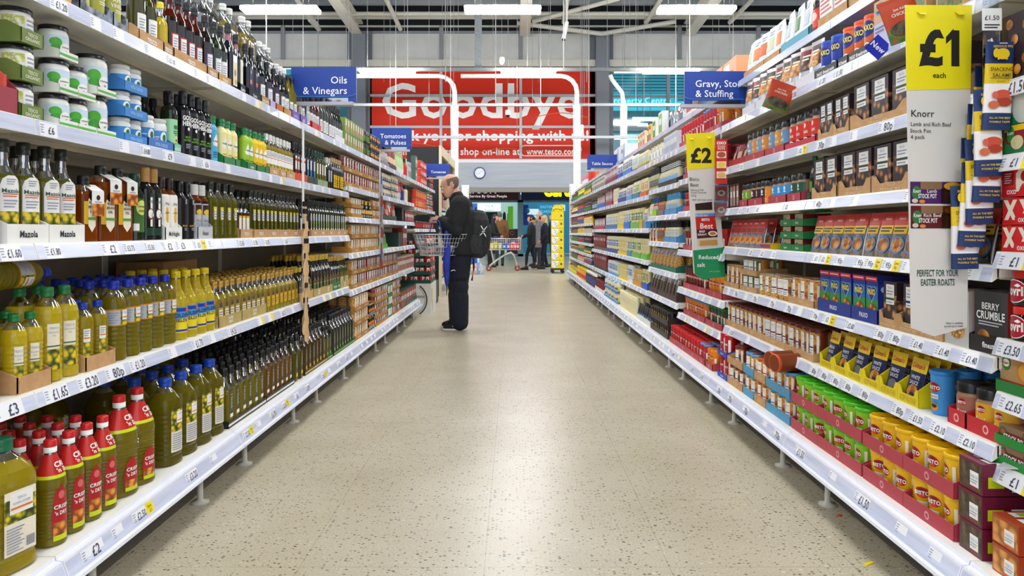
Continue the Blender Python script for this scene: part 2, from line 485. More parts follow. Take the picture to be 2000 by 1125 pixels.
# wall clock
x, _, z = at(937, 338, WY)
ck = empty('wall_clock', (x, WY-.03, z)); tag(ck, 'round blue rimmed wall clock on the grey wall above the exit', 'clock')
q = lambda rr, y, n=28: [(rr*math.cos(2*PI*k/n), y, rr*math.sin(2*PI*k/n)) for k in range(n)]
MB().rings([q(.2, .03), q(.2, -.02), q(.17, -.03), q(.165, -.01)], C('2c4a80', .3)).obj('rim', ck)
fc = MB().rings([q(.166, -.011), q(.166, -.013)], C('f0f2f4', .4))
for k in range(12):
    a = k*PI/6; fc.bar((.13*math.sin(a), -.016, .13*math.cos(a)), (.155*math.sin(a), -.016, .155*math.cos(a)), .014, .004, INK)
fc.obj('dial', ck)
MB().bar((0, -.019, 0), (.09*math.sin(-2), -.019, .09*math.cos(-2)), .014, .004, INK).bar((0, -.021, 0), (.13*math.sin(.9), -.021, .13*math.cos(.9)), .01, .004, INK).obj('hands', ck)

# ------------------------------------------------------------------ the shops across the mall
SH = 32.0
def shop_box(px0, px1, py0, py1, Y, d, m, mb=None): return at2(px0, px1, py0, py1, Y, d, m, mb or MB())
sf = shop_box(820, 1013, 330, 391, SH-.2, .15, C('4c1420', .4))
tag(sf.obj('shop_fascia'), 'maroon shop fascia with pale lettering seen through the exit', 'shop sign')
fo = bpy.data.objects['shop_fascia']
def ftext(px, py, h, s, m, bold, par, nm, w=None):
    x, _, z = at(px, py, SH-.2); mb = MB()
    k = SH/F
    mb.art(lambda u, v, o: (x+u, SH-.21-o, z+v), [('t', 0, 0, h*k, s, m, bold, w and w*k)], .004, 0)
    return mb.obj(nm, par)
ftext(930, 371, 13, 'TIMPSON', C('d8d0d0', .4, emit=.3), 1, fo, 'shop_name')
ftext(944, 383, 5, 'Great Service By Great People', C('e8e0e0', .4, emit=.3), 1, fo, 'slogan', 92)
sf2 = shop_box(1018, 1200, 330, 391, SH-.2, .15, C('0c1a44', .4)).obj('shop_fascia')
tag(sf2, 'navy shop fascia with big yellow letters seen through the exit', 'shop sign')
ftext(1088, 371, 22, 'Card', C('f4e400', .4, emit=.7), 3, sf2, 'shop_name', 52)
fs = MB()
FRAME = C('7fa4ae', .4)
for a, b in ((1011, 1022), (905, 910), (1125, 1135)): at2(a, b, 391, 501, SH, .2, FRAME, fs)
at2(820, 1200, 391, 395, SH, .2, FRAME, fs); at2(820, 1200, 496, 501, SH, .2, FRAME, fs)
struct(fs.obj('wall_shopfront'))
inn = MB()  # back walls and ceiling glow by themselves in place of shop lamps
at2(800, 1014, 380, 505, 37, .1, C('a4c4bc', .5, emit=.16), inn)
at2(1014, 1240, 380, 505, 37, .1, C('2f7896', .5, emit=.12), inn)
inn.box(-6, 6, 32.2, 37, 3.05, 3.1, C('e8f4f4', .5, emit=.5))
inn.box(at(1014, 0, 34)[0]-.05, at(1014, 0, 34)[0]+.05, 32.3, 37, 0, 3, C('a8c4c8', .5))
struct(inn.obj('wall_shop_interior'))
Y = 32.4
for px0, px1, py0, py1, c, e, nm, lb in (
    (935, 978, 397, 412, 'f0fbf8', .5, 'window_poster', 'white lit repairs poster in the maroon shop window'),
    (1052, 1083, 399, 424, '2e86a8', .35, 'window_poster', 'teal easter cards poster in the card shop window'),
    (992, 1002, 403, 448, '6cc030', .15, 'poster_board', 'bright green display panel in the maroon shop window'),
    (948, 972, 414, 500, '1c2a28', 0, 'display_cabinet', 'dark display cabinet behind the man in the brown jacket'),
    (990, 1011, 447, 498, '5c1624', 0, 'counter_panel', 'maroon counter panel with a white outline heart'),
    (1030, 1052, 408, 420, 'd8f0fa', .35, 'window_poster', 'small white poster beside the teal easter cards poster'),
    (1022, 1032, 400, 440, '1c3c8c', .1, 'poster_board', 'dark blue panel at the edge of the card shop window'),
    (1040, 1052, 421, 430, 'c8e8f4', .3, 'price_card', 'small pale card in the card shop window'),
    (1086, 1104, 400, 412, 'bfeaf4', .35, 'window_poster', 'pale blue poster behind the yellow carton stack')):
    o = at2(px0, px1, py0, py1, Y, .04, C(c, .5, emit=e), MB()).obj(nm); tag(o, lb, 'poster' if 'poster' in nm else 'panel')
    if 'easter' in lb:
        x, _, z = at(1067.5, 404, Y); mb = MB()
        mb.art(lambda u, v, o: (x+u, Y-o, z+v), [('t', 0, 0, .11, 'EASTER', C('9fdcec', .5, emit=.12), 1), ('t', 0, -.2, .11, 'CARDS', C('9fdcec', .5, emit=.12), 1)], .004, 0).obj('lettering', o)
    if 'repairs' in lb:
        x, _, z = at(956, 402, Y); mb = MB()
        mb.art(lambda u, v, o: (x+u, Y-o, z+v), [('t', 0, 0, .1, 'Key &', C('8ccfc4', .5), 0), ('t', 0, -.17, .1, 'Repairs', C('8ccfc4', .5), 0)], .004, 0).obj('lettering', o)
    if 'heart' in lb:
        x, _, z = at(1000.5, 455, Y); mb = MB()
        hp = [(.10*math.sin(a)**3*1.0, 0, .08*math.cos(a)-.03*math.cos(2*a)-.012*math.cos(3*a)) for a in [2*PI*k/24 for k in range(25)]]
        mb.tube([(x+p[0], Y-.012, z+p[2]) for p in hp], .008, C('e8c8cc', .5), 4)
        mb.tube([(x+a, Y-.012, z+b) for a, b in ((-.16, .15), (.16, .15), (.16, -.3), (-.16, -.3), (-.16, .15))], .007, C('e8c8cc', .5), 4).obj('emblem', o)
for px, py, r, c in ((1030, 412, .11, '2a90a4'), (1033, 423, .10, '2a4ccc'), (1098, 408, .08, '3aa05c')):
    x, _, z = at(px, py, 32.2)
    prof = [(.002, -r*1.05)]+[(r*math.sin(PI*k/10), -r*math.cos(PI*k/10)) for k in range(1, 10)]+[(.002, r)]
    o = MB().lathe(prof, C(c, .25), 16).obj('balloon', None, (x, 32.2, z)); tag(o, {'2a90a4': 'teal', '2a4ccc': 'bright blue', '3aa05c': 'green'}[c]+' foil balloon hanging in the card shop window', 'balloon')
for i, (px, c, lb) in enumerate(((976, '5a4038', 'brown'), (985, '3c3438', 'dark grey'), (994, '74504a', 'red brown'), (967, '6a5a50', 'taupe'))):
    x, _, z = at(px, 425, 32.6)
    MBs = MB().sq([(.03, .03, .25, 2), (.07, .06, .15, 2.5), (.08, .07, -.3, 2.5), (.09, .07, -.75, 2.5)], C(c, .8), 14).obj('hanging_coat', None, (x, 32.6, z))
    tag(MBs, lb+' coat hanging in the maroon shop window', 'coat')

# ------------------------------------------------------------------ roof steel, trunking, lamps
for i, X in enumerate((-5.25, .37, 5.9, -10.9, 11.4)):
    m = MB(); w = .2
    z0, z1 = 7.69, 8.75
    for dz, ww, hh in ((0, .34, .06), (.4, .34, .06)): m.bar((X, WY-.1, z0+dz), (X, 4, z1+dz), ww, hh, CREAM)
    m.bar((X, WY-.1, z0+.2), (X, 4, z1+.2), .04, .4, CREAM)
    struct(m.obj('beam_rafter'))
for i, (Y, z, h, c) in enumerate(((24.3, 8.12, .10, CREAM), (23.6, 8.38, .14, GREY), (22.8, 8.45, .12, CREAM), (21.6, 8.6, .16, GREY), (20.2, 8.66, .16, CREAM), (18.5, 8.75, .2, GREY), (16, 8.9, .2, GREY), (12, 9, .2, GREY))):
    struct(MB().bar((-20, Y, z), (20, Y, z), .14, h, c).obj('beam_purlin'))
struct(MB().tube([(-20, 24.0, 8.15), (20, 24.0, 8.15)], .07, CREAM, 10).obj('beam_pipe'))
braces = [((1175, 66), (1010, 45), 24.4, 24.2), ((1175, 66), (1320, 42), 24.4, 24.2), ((1175, 70), (1175, 66), 24.4, 24.4), ((1040, 42), (1210, -3), 24.2, 23), ((755, 0), (782, 57), 23, 24.6), ((605, 38), (623, 57), 23.5, 24.6), ((1290, 0), (1262, 44), 23, 24.4), ((1468, 0), (1425, 44), 23, 24.4), ((1108, 0), (1101, 44), 23, 24.4), ((580, 0), (620, 50), 22, 24)]
for (a, b), (c, d), Y0, Y1 in braces:
    if abs(a-c)+abs(b-d) > 6: struct(MB().tube([at(a, b, Y0), at(c, d, Y1)], .075, CREAM, 8).obj('beam_brace'))

LENS = C('ffffff', .5, emit=LAMP_POWER)
def luminaire(x, y, z, label, group=None):
    t = empty('ceiling_luminaire', (x, y, z)); tag(t, label, 'light', group)
    MB().box(-.72, .72, -.10, .10, .075, .11, WHITE).box(-.5, .5, -.04, .04, .11, .14, C('c8cac8', .5)).obj('housing', t)
    MB().box(-.75, .75, -.18, -.015, 0, .08, LENS, .012).box(-.75, .75, .015, .18, 0, .08, LENS, .012).obj('diffuser', t)
    w = MB()
    for s in (-.55, .55): w.bar((s, 0, .1), (s, 0, 8.9-z), .006, .006, C('9a9a98', .5))
    w.obj('suspension_wire', t)
    return t
LP = [(-4.6, 14.6, 'near row, above the oils sign'), (-.22, 14.6, 'near row, above the middle of the aisle'), (3.6, 14.6, 'near row, above the gravy sign'),
      (-3.46, 20.2, 'far row, at the corner of the red banner'), (.4, 20.2, 'far row, above the letters of the red banner'), (4.29, 20.2, 'far row, beside the gravy sign')]
for x, y, lb in LP: luminaire(x, y, 5.42, 'lit twin tube ceiling light, '+lb, 'ceiling lights over the aisle')
for y in (9.0, 3.4, -2.2):
    for x in (-4.4, 0, 4.2): luminaire(x, y, 5.42, 'lit twin tube ceiling light over the near end of the aisle', 'ceiling lights over the near aisle')
# trunking and white hoops over the checkouts
TW = C('e9e8e2', .4)
def pole(px, Y, py0, bend, name, label):
    x, _, z = at(px, py0, Y); r = 7.5*Y/F
    path = [(x, Y, 0), (x, Y, z-.5)]
    path += [(x+bend*.45*(1-math.cos(a)), Y, z-.5+.45*math.sin(a)) for a in (PI/8, PI/4, 3*PI/8, PI/2)]
    path += [(x+bend*3.3, Y, z-.05)]
    o = empty(name, (x, Y, 0)); tag(o, label, 'pole', None)
    L = lambda P: [(p[0]-x, p[1]-Y, p[2]) for p in P]
    MB().tube(L([path[0], (x, Y, 4.6)]), r, TW, 14).obj('upright', o)
    MB().tube(L([(x, Y, 4.6)]+path[1:]), r*.6, TW, 12).obj('bent_pipe', o)
    MB().tube(L([(x, Y, 4.57), (x, Y, 4.66)]), r*1.08, C('c8c8c4', .4), 14).obj('collar', o)
pole(888, 21, 145, -1, 'service_pole', 'white service pole with curved top left of the goodbye letters')
pole(1127, 21, 145, -1, 'service_pole', 'white service pole with curved top right of the goodbye letters')
x, _, z = at(1218, 205, 21)
o = empty('service_pole', (x, 21, 0)); tag(o, 'white service pole with slanting top in front of the teal glazing', 'pole')
MB().tube([(0, 0, 0), (0, 0, z)], .1, TW, 14).obj('upright', o); MB().tube([(0, 0, z), (-.05, 0, z+.35), (-.33, 0, z+.72), (-.38, 0, z+.85)], .06, TW, 12).obj('bent_pipe', o)
for py, Y, px0, px1, hh, c, nm, lb in ((136, 20.6, 640, 1420, .09, '8f9190', 'cable_tray', 'grey cable tray running across above the banner top'),
        (205, 22, 600, 1480, .08, 'a8acae', 'cable_trunking', 'grey trunking rail crossing the middle of the goodbye letters'),
        (268, 20, 700, 1320, .065, 'c4c8cc', 'cable_trunking', 'thin pale rail crossing the lower lines of the banner')):
    x0, _, z = at(px0, py, Y); x1 = at(px1, py, Y)[0]
    m = MB().box(x0, x1, Y-.06, Y+.06, z-hh/2, z+hh/2, C(c, .4, .3))
    o = tag(m.obj(nm), lb, 'trunking')
    for k in range(5): MB().tube([(x0+(x1-x0)*(k+.5)/5, Y, z), (x0+(x1-x0)*(k+.5)/5, Y, 9.22)], .006, C('9a9a98', .5), 5).obj('hanger_rod', o)
x, _, z = at(934, 134, 20.7); o = MB().box(x-.1, x+.1, 20.68, 20.74, z, 8.6, noisy('perforated_tray', '6c7072', '9a9ea0', 30, .5, (1, 1, 6), bump=.3)).obj('cable_ladder'); tag(o, 'vertical grey perforated cable ladder dropping from the roof', 'cable ladder')
for px, py, Y, lb in ((992, 222, 21.6, 'white dome camera hanging in front of the letter b'), (980, 118, 20.4, 'small white dome on the cream rail above the banner')):
    x, _, z = at(px, py, Y); o = empty('dome_camera', (x, Y, z)); tag(o, lb, 'camera')
    MB().lathe([(.05, .1), (.075, .08), (.08, 0), (.07, -.04)], WHITE, 16).obj('housing', o)
    MB().lathe([(.066, -.04), (.055, -.08), (.03, -.105), (.002, -.11)], C('18181a' if px == 992 else 'e8e8e4', .1), 16).obj('dome', o)
    MB().tube([(0, 0, .1), (0, 0, 9.12-z)], .006, GREY, 6).obj('stem', o)
x, _, z = at(1137, 255, 20); o = MB().lathe([(.02, .16), (.04, .14), (.045, -.12), (.02, -.16)], WHITE, 12).tube([(0, 0, .15), (0, 0, 3.4)], .008, C('888'+'888'), 5).obj('pull_switch', None, (x, 20, z)); tag(o, 'white pendant cable switch hanging beside the second pole', 'switch')
wires = [(520, 5.5), (553, 0), (572, 0), (592, 0), (621, 0), (676, 0), (681, 0), (750, 0), (773, 0), (790, 0), (796, 0), (838, 0), (870, 0), (880, 0), (895, 0), (963, 0), (968, 0), (1052, 0), (1056, 0), (1075, 0), (1101, 0), (1141, 0), (1146, 0), (1150, 0), (1220, 0), (1230, 0), (1242, 0), (1246, 0), (1320, 0), (1341, 0), (1347, 0), (1404, 0), (1425, 0), (1432, 0), (1453, 0)]
for i, (px, _) in enumerate(wires):
    Y = 15+(i*7 % 10)*.9; py1 = (134, 205, 160, 250, 140)[i % 5]
    x, _, z = at(px, py1, Y)
    o = MB().tube([(0, 0, 0), (0, 0, 9.0-z)], .006 if i % 4 else .011, C('a6a6a2', .5), 5).obj('hanging_wire', None, (x, Y, z))
    tag(o, 'thin steel wire hanging straight down from the roof', 'wire', 'suspension wires below the roof')
x, _, z = at(1104, 60, 21); o = empty('security_camera', (x, 21, z)); tag(o, 'white bullet security camera hanging from a roof brace', 'camera')
MB().tube([(.05, 0, .25), (0, 0, 0), (-.05, -.05, -.25)], .06, WHITE, 10).obj('housing', o); MB().tube([(.05, 0, .25), (.05, 0, 1.2)], .02, WHITE, 6).obj('stem', o); MB().tube([(-.05, -.05, -.25), (-.057, -.057, -.29)], .05, BLACK, 10).obj('eye', o)

# ------------------------------------------------------------------ shelving
LEFT, RIGHT = -1, 1
SX = {LEFT: 1.28, RIGHT: 1.27}; BX = {LEFT: 1.17, RIGHT: 1.148}
BASE = .225
A1 = (.662, 1.056, 1.388, 1.744)
A2 = (.625, .915, 1.20, 1.44, 1.744)
A3 = (1.12, 1.40, 1.744)
B1 = (.526, .758, .998, 1.224, 1.467, 1.727)
BAYS = {LEFT: [(.715, 1.965, A1), (1.965, 3.215, A1), (3.215, 4.465, A1), (4.465, 5.715, A1), (5.715, 6.965, A2), (6.965, 8.215, A2), (8.215, 9.465, A2), (9.465, 10.715, A3), (10.715, 11.965, A3)],
        RIGHT: [(.69, 1.94, (.48, .67, .81, 1.035, 1.285, 1.475, 1.727)), (1.94, 3.19, B1), (3.19, 4.44, B1), (4.44, 5.69, (.468, .665, .95, 1.236, 1.478, 1.727)), (5.69, 6.94, B1)]
        + [(6.94+1.25*k, 8.19+1.25*k, (.52, .81, 1.115, 1.43, 1.727)) for k in range(4)]
        + [(11.94+1.25*k, 13.19+1.25*k, (.52, .70, .88, 1.05, 1.22, 1.43, 1.727)) for k in range(3)] + [(15.69, 16.6, (.52, .70, .88, 1.05, 1.22, 1.43, 1.727))]}
TOPX = 1.372; TOPZ = 2.0     # the narrower top shelf on the far side of the right run
SHELFU = C('cfc8b4', .5); BACK = noisy('back_panel', '9a937e', 'a39c88', 4, .6)
STRIP = noisy('ticket_strip', 'c0c6de', 'd4daee', 9, .22, (.3, 1, 6))
TICK = C('eef0f6', .35); YEL = C('f2dc1e', .4); GT = C('9aa0b4', .5); PRI = C('3c4052', .5)
TICKETS = {}                  # (side, level index or height) -> list of (px, price text, size, promo text)
def strip_pt(L, z0, tl, h):
    return lambda u, v, o: (u, -.004-tl*(1-v/h)-o, z0-h+v)
def ticket(mb, fn, u, h, price, size, promo):
    w = .05+.028*size; hh = h*.94
    it = [('r', u-w/2, h*.03, u+w/2, hh, TICK), ('l', u-w/2+.004, h*.2, u-w/2+.02, hh-.004, 4, GT)]
    if price: it.append(('t', u+w*.14, h*.48, .012+.008*size, price, PRI, .6, w*.62))
    if promo:
        it.append(('r', u+w/2, h*.03, u+w/2+.045, hh, YEL))
        a = promo.split('|')
        it.append(('t', u+w/2+.0225, h*.68, .010, a[0], C('6a5c10'), .4, .04))
        if len(a) > 1: it.append(('t', u+w/2+.0225, h*.34, .010, a[1], C('6a5c10'), .4, .04))
    mb.art(fn, it, .0012, 0)
def frame_of(side, Y):         # local frame of a bay: x along the aisle, -y into the aisle
    return (PI/2 if side == LEFT else -PI/2)
def build_bay(side, y0, y1, levels, idx):
    L = y1-y0; yc = (y0+y1)/2; x = side*SX[side]
    where = 'left' if side == LEFT else 'right'
    t = empty('shelving_bay', (x, yc, 0), frame_of(side, yc))
    tag(t, ('white steel shelving bay in the %s run, %s from the near end' % (where, ordn(idx))), 'shelving', 'shelving bays of the '+where+' run')
    h = L/2
    ztop = 2.28 if side == RIGHT else 2.0
    MB().box(-h+.002, h-.002, .49, .52, 0.1, ztop, BACK).obj('back_panel', t)
    MB().box(h-.042, h-.002, .483, .489, 0, ztop, STEEL).obj('upright', t)
    z = BASE; e = .002
    near = y0 < 6
    # base shelf with its bumper
    d = SX[side]-BX[side]; cx0 = d-.05
    nobase = side == LEFT and y0 > 9.4
    b = MB().box(-h+e, h-e, -cx0+.0, .49, BASE-.03, BASE, STEEL)
    pr = [(-cx0, BASE-.0005), (-cx0-.003, BASE-.011), (-cx0-.021, BASE-.013), (-cx0-.022, BASE-.018), (-d+.012, BASE-.062), (-d, BASE-.064), (-d-.002, BASE-.074), (-d+.008, BASE-.082), (-cx0+.01, BASE-.08)]
    b.rings([[(sx, p, q) for p, q in pr] for sx in (-h+e, h-e)], C('e9ecf6', .25))
    if not nobase:
        bs = b.obj('base_shelf', t)
        bn = MB().rings([[(sx, p, q) for p, q in ((-cx0-.0225, BASE-.019), (-d+.011, BASE-.0615), (-d+.013, BASE-.0625), (-cx0-.02, BASE-.02))] for sx in (-h+.006, h-.006)], STRIP)
        bn.obj('ticket_strip', bs)
        MB().box(-h+.002, h-.002, .03, .06, 0, .13, C('5c584e', .7)).obj('kick_plate', t)
        for sx in (-.38, .38):
            f = MB().lathe([(.035, 0), (.035, .006), (.012, .012), (.010, .13)], C('c8c6ba', .4), 12).box(-.02, .02, -.01, .01, .10, .15, STEEL)
            fo = f.obj('foot', t); fo.location = (sx, -.02, 0)
        hb = .043; fnb = lambda u, v, o: (u, -cx0-.0225-(d-.0145-cx0-.021)*(1-v/hb)-o*.7, BASE-.0615+v-.0-(0) + o*.7)
        tick_on(side, 'base', y0, y1, yc, fnb, hb, bs)
    for li, z in enumerate(levels):
        tl = .014 if z < 1.3 else .004
        s = MB().box(-h+e, h-e, 0, .48, z-.03, z, STEEL)
        s.box(-h+e, h-e, .30, .33, z-.06, z-.03, SHELFU).box(-h+e, h-e, .12, .14, z-.045, z-.03, SHELFU)
        s.rings([[(sx, p, q) for p, q in ((.004, z+.002), (-.004, z+.002), (-.004-tl, z-.042), (.0-tl, z-.042), (.004, z-.03))] for sx in (-h+e, h-e)], STEEL)
        for sx in (-h+.004, h-.010):
            s.rings([[(sx+q, p, r) for p, r in ((.01, z-.03), (.47, z-.03), (.47, z-.07), (.30, z-.05), (.01, z-.035))] for q in (0, .006)], SHELFU)
        so = s.obj('shelf', t)
        MB().rings([[(sx, p, q) for p, q in ((-.0045, z), (-.0045-tl, z-.040), (-.003-tl, z-.040), (-.003, z))] for sx in (-h+.004, h-.004)], STRIP).obj('ticket_strip', so)
        tick_on(side, li, y0, y1, yc, strip_pt(L, z, tl, .042), .042, so, z)
    if side == RIGHT and y0 > .5:
        z = TOPZ; o2 = TOPX-SX[side]
        s = MB().box(-h+e, h-e, o2, .48, z-.025, z, STEEL).box(-h+e, h-e, o2-.006, o2, z-.036, z+.002, STRIP)
        for sx in (-h+.004, h-.010):
            s.rings([[(sx+q, p, r) for p, r in ((o2+.01, z-.03), (.47, z-.03), (.47, z-.11), (.30, z-.075))] for q in (0, .006)], SHELFU)
        s.obj('top_shelf', t)
def tick_on(side, li, y0, y1, yc, fn, h, parent, z=None):
    X = BX[side] if li == 'base' else SX[side]
    lst = TICKETS.get((side, li if li == 'base' else round(z, 3)), [])
    done = []
    for px, price, size, promo in lst:
        Y = X*F/abs(px-VX)
        if not y0+.05 < Y < y1-.05: continue
        u = (Y-yc)*(1 if side == LEFT else -1)
        mb = MB(); ticket(mb, fn, u, h, price, size, promo); mb.obj('price_ticket', parent); done.append(u)
    # the other, unreadable tickets of the strip
    n = 7 if y0 < 6 else 5
    if y0 > 11: n = 3
    r = random.Random(int(y0*100)+hash(str(li)) % 7*31+side) if 0 else random.Random(int(y0*100)*7+int((z or 0)*1000)+side)
    for k in range(n):
        u = -(y1-y0)/2+(y1-y0)*(k+.3+.4*r.random())/n
        if any(abs(u-q) < .12 for q in done) or abs(u) > (y1-y0)/2-.06: continue
        if r.random() < .25: continue
        mb = MB(); ticket(mb, fn, u, h, None, .3+r.random()*.3, None)
        if r.random() < .12: mb.art(fn, [('r', u+.032, h*.05, u+.062, h*.93, YEL)], .0012, 0)
        mb.obj('price_ticket', parent)
TK = TICKETS
TK[LEFT, 'base'] = [(195, '£2', 2, None), (285, '£2.50', 1.2, 'Save|£1'), (385, '£3.20', 1.6, None), (490, '£2.50', 1.2, 'Save|£1'), (540, '£6.99', 2, None), (562, '£2.50', 1, 'Save|£1'), (586, '£6', 1.8, None), (607, '£6.99', 1.4, None), (637, '£2.50', 1.2, 'Save|£1'), (667, '£6', 1.6, None), (682, '£6.99', 1, None)]
TK[LEFT, .662] = [(8, '£3', 2, None), (102, '£1.65', 2, None), (165, '£3.20', 2, None), (218, '80p', 2.2, None), (262, '£1.20', 1.8, None), (380, '£1.70', 2, None), (448, '£4.25', 2, None), (548, '£4.25', 1.6, None)]
TK[LEFT, 1.056] = [(12, '£1.60', 1.2, None), (95, '£1.80', .8, None), (208, '£2', 1.6, None), (245, '£3.75', .8, None), (285, '£5.50', .8, None), (322, '£2', 1.5, None), (348, '£3', 1.4, None), (380, '£3', .8, 'Save|£1'), (465, '£3.60', 1.4, None), (492, '£1.90', 1.4, None), (516, '£2.95', 1.4, None), (553, '£3.67', 1.4, None)]
TK[LEFT, 1.388] = [(90, '£6', 1, None), (325, '£9', 1.4, None), (398, '£6', 1.4, None), (280, '£4.80', .8, None)]
TK[LEFT, 1.744] = [(110, '£1.20', 1.2, None), (330, '£1.10', .8, None)]
TK[RIGHT, 'base'] = [(1552, '£1.50', 2, None), (1672, '£1.50', 2, None), (1508, '70p', 1.9, None), (1448, '70p', 1.9, None), (1418, '70p', 1.9, None), (1397, '20p', 1.8, None), (1373, '60p', 1.5, None), (1364, '£1.70', 1, None), (1345, '£2.70', 1.2, None), (1309, '£1.70', 1.2, None)]
TK[RIGHT, .526] = [(1594, '80p', 1, None), (1614, '80p', 1, None), (1637, '80p', 1, None), (1661, '80p', 1, None), (1694, '80p', 1, None), (1762, '80p', 1, None), (1797, '£1.50', 1, None), (1840, '£2.10', 1, None), (1897, '£2.10', 1, None), (1432, '£1.50', 1.4, None)]
TK[RIGHT, .758] = [(1597, '70p', .8, None), (1620, '£2', .7, 'Save|50p'), (1666, '£2.60', .9, None), (1725, '80p', .9, None), (1755, '80p', .9, None), (1798, '£1.40', .9, None), (1848, '£1.40', .9, None), (1902, '£1.40', .9, None), (1441, '70p', 1.5, None), (1478, '70p', 1.6, None), (1512, '70p', 1.6, None), (1545, '70p', 1.6, None)]
TK[RIGHT, .998] = [(1598, '£1', .8, None), (1612, '£2', .7, 'Save|50p'), (1645, '95p', 1, None), (1685, '95p', 1, None), (1705, '95p', .8, 'Save|30p'), (1740, '95p', .8, 'Save|30p'), (1470, '£2', 1, None), (1492, '£2', 1, None), (1515, '£2', .8, None)]
TK[RIGHT, 1.224] = [(1603, '40p', 1.6, None), (1449, '£2', 1, None), (1464, '£2', 1, None), (1483, '£2', 1, None), (1540, '£2', 1, None)]
TK[RIGHT, 1.467] = [(1605, '30p', 1.9, None), (1735, '80p', 2, None), (1450, '£2', 1, None), (1565, '£2', .8, 'Save|£1')]
TK[RIGHT, 1.727] = [(1552, '£1.50', 1.2, None), (1607, '£1.20', 1.2, None), (1640, '£1.50', 1.2, None)]
TK[RIGHT, 1.035] = [(1984, '£1', 1.6, 'Save|39p')]
TK[RIGHT, .81] = [(1980, '£3.50', 1.4, None)]
TK[RIGHT, .67] = [(1983, '£2.65', 1.4, None)]
TK[RIGHT, .48] = [(1984, '£1', 1.5, 'Save|45p')]
TK[RIGHT, 1.285] = [(1984, '£1', 1.2, 'Save|50p')]
TK[RIGHT, 1.475] = [(1985, '£1.50', 2.2, None)]
for side in (LEFT, RIGHT):
    for i, (a, b, lv) in enumerate(BAYS[side]): build_bay(side, a, b, lv, i)
# end panel of the right run
ep = MB().box(SX[RIGHT]-.02, SX[RIGHT]+.5, 16.6, 16.63, .1, 2.15, STEEL)
for k in range(34): ep.box(SX[RIGHT]-.005, SX[RIGHT]+.005, 16.597, 16.6, .2+k*.056, .225+k*.056, BLACK)
tag(ep.obj('end_panel'), 'perforated white end panel at the far end of the right run', 'panel')
# ------------------------------------------------------------------ goods: builders
class Prod:
    e = 2
    def across(s, deg):
        """width and depth taken up when turned by deg"""
        t = math.radians(abs(deg)); a, b = s.w/2, s.d/2
        if s.e >= 40: p = 1
        else: p = s.e/(s.e-1)
        h = lambda x, y: 2*(abs(x)**p+abs(y)**p)**(1/p)
        return h(a*math.cos(t), b*math.sin(t)), h(a*math.sin(t), b*math.cos(t))
    def __init__(s, name, cat, w, d, h):
        s.name = name; s.cat = cat; s.w = w; s.d = d; s.h = h; s.parts = []; s._m = None; s._one = None
        s.body = MB()
    def part(s, nm):
        m = MB(); s.parts.append((nm, m)); return m
    def meshes(s):
        if s._m is None: s._m = [(n, m.mesh(n)) for n, m in s.parts if m.v]
        return s._m
    def bodymesh(s):
        if not hasattr(s, '_b'): s._b = s.body.mesh(s.name)
        return s._b
    def one(s):
        if s._one is None:
            j = MB().join(s.body)
            for n, m in s.parts: j.join(m)
            s._one = j.mesh(s.name)
        return s._one
def place(P, loc, rot, label, group=None, parts=True):
    o = put(P.bodymesh() if parts else P.one(), P.name)
    o.location = loc
    o.rotation_euler = rot if isinstance(rot, tuple) else (0, 0, rot)
    tag(o, label, P.cat, group)
    if parts:
        for n, me in P.meshes(): put(me, n, o)
    return o
SHAPE = {
 'tall': [(0, .9), (.015, 1), (.64, 1), (.70, .95), (.75, .74), (.79, .48), (.83, .38), (1, .36)],
 'wine': [(0, .9), (.015, 1), (.56, 1), (.62, .92), (.68, .66), (.74, .44), (.80, .36), (1, .34)],
 'pet': [(0, .86), (.02, 1), (.66, 1), (.72, .99), (.78, .88), (.84, .66), (.885, .40), (.9, .34), (1, .33)],
 'jug': [(0, .88), (.02, 1), (.66, 1), (.70, .98), (.76, .88), (.83, .62), (.885, .36), (.91, .30), (1, .29)],
 'cone': [(0, .9), (.02, 1), (.58, 1), (.64, .95), (.80, .55), (.87, .36), (.9, .33), (1, .32)],
 'berio': [(0, .94), (.02, 1), (.56, 1), (.62, .92), (.70, .62), (.76, .44), (.84, .36), (1, .34)],
 'spray': [(0, .95), (.02, 1), (.70, 1), (.76, .86), (.80, .62), (.82, .6), (1, .5)],
 'sauce': [(0, .92), (.02, 1), (.5, 1), (.6, .9), (.72, .55), (.8, .42), (1, .38)],
}
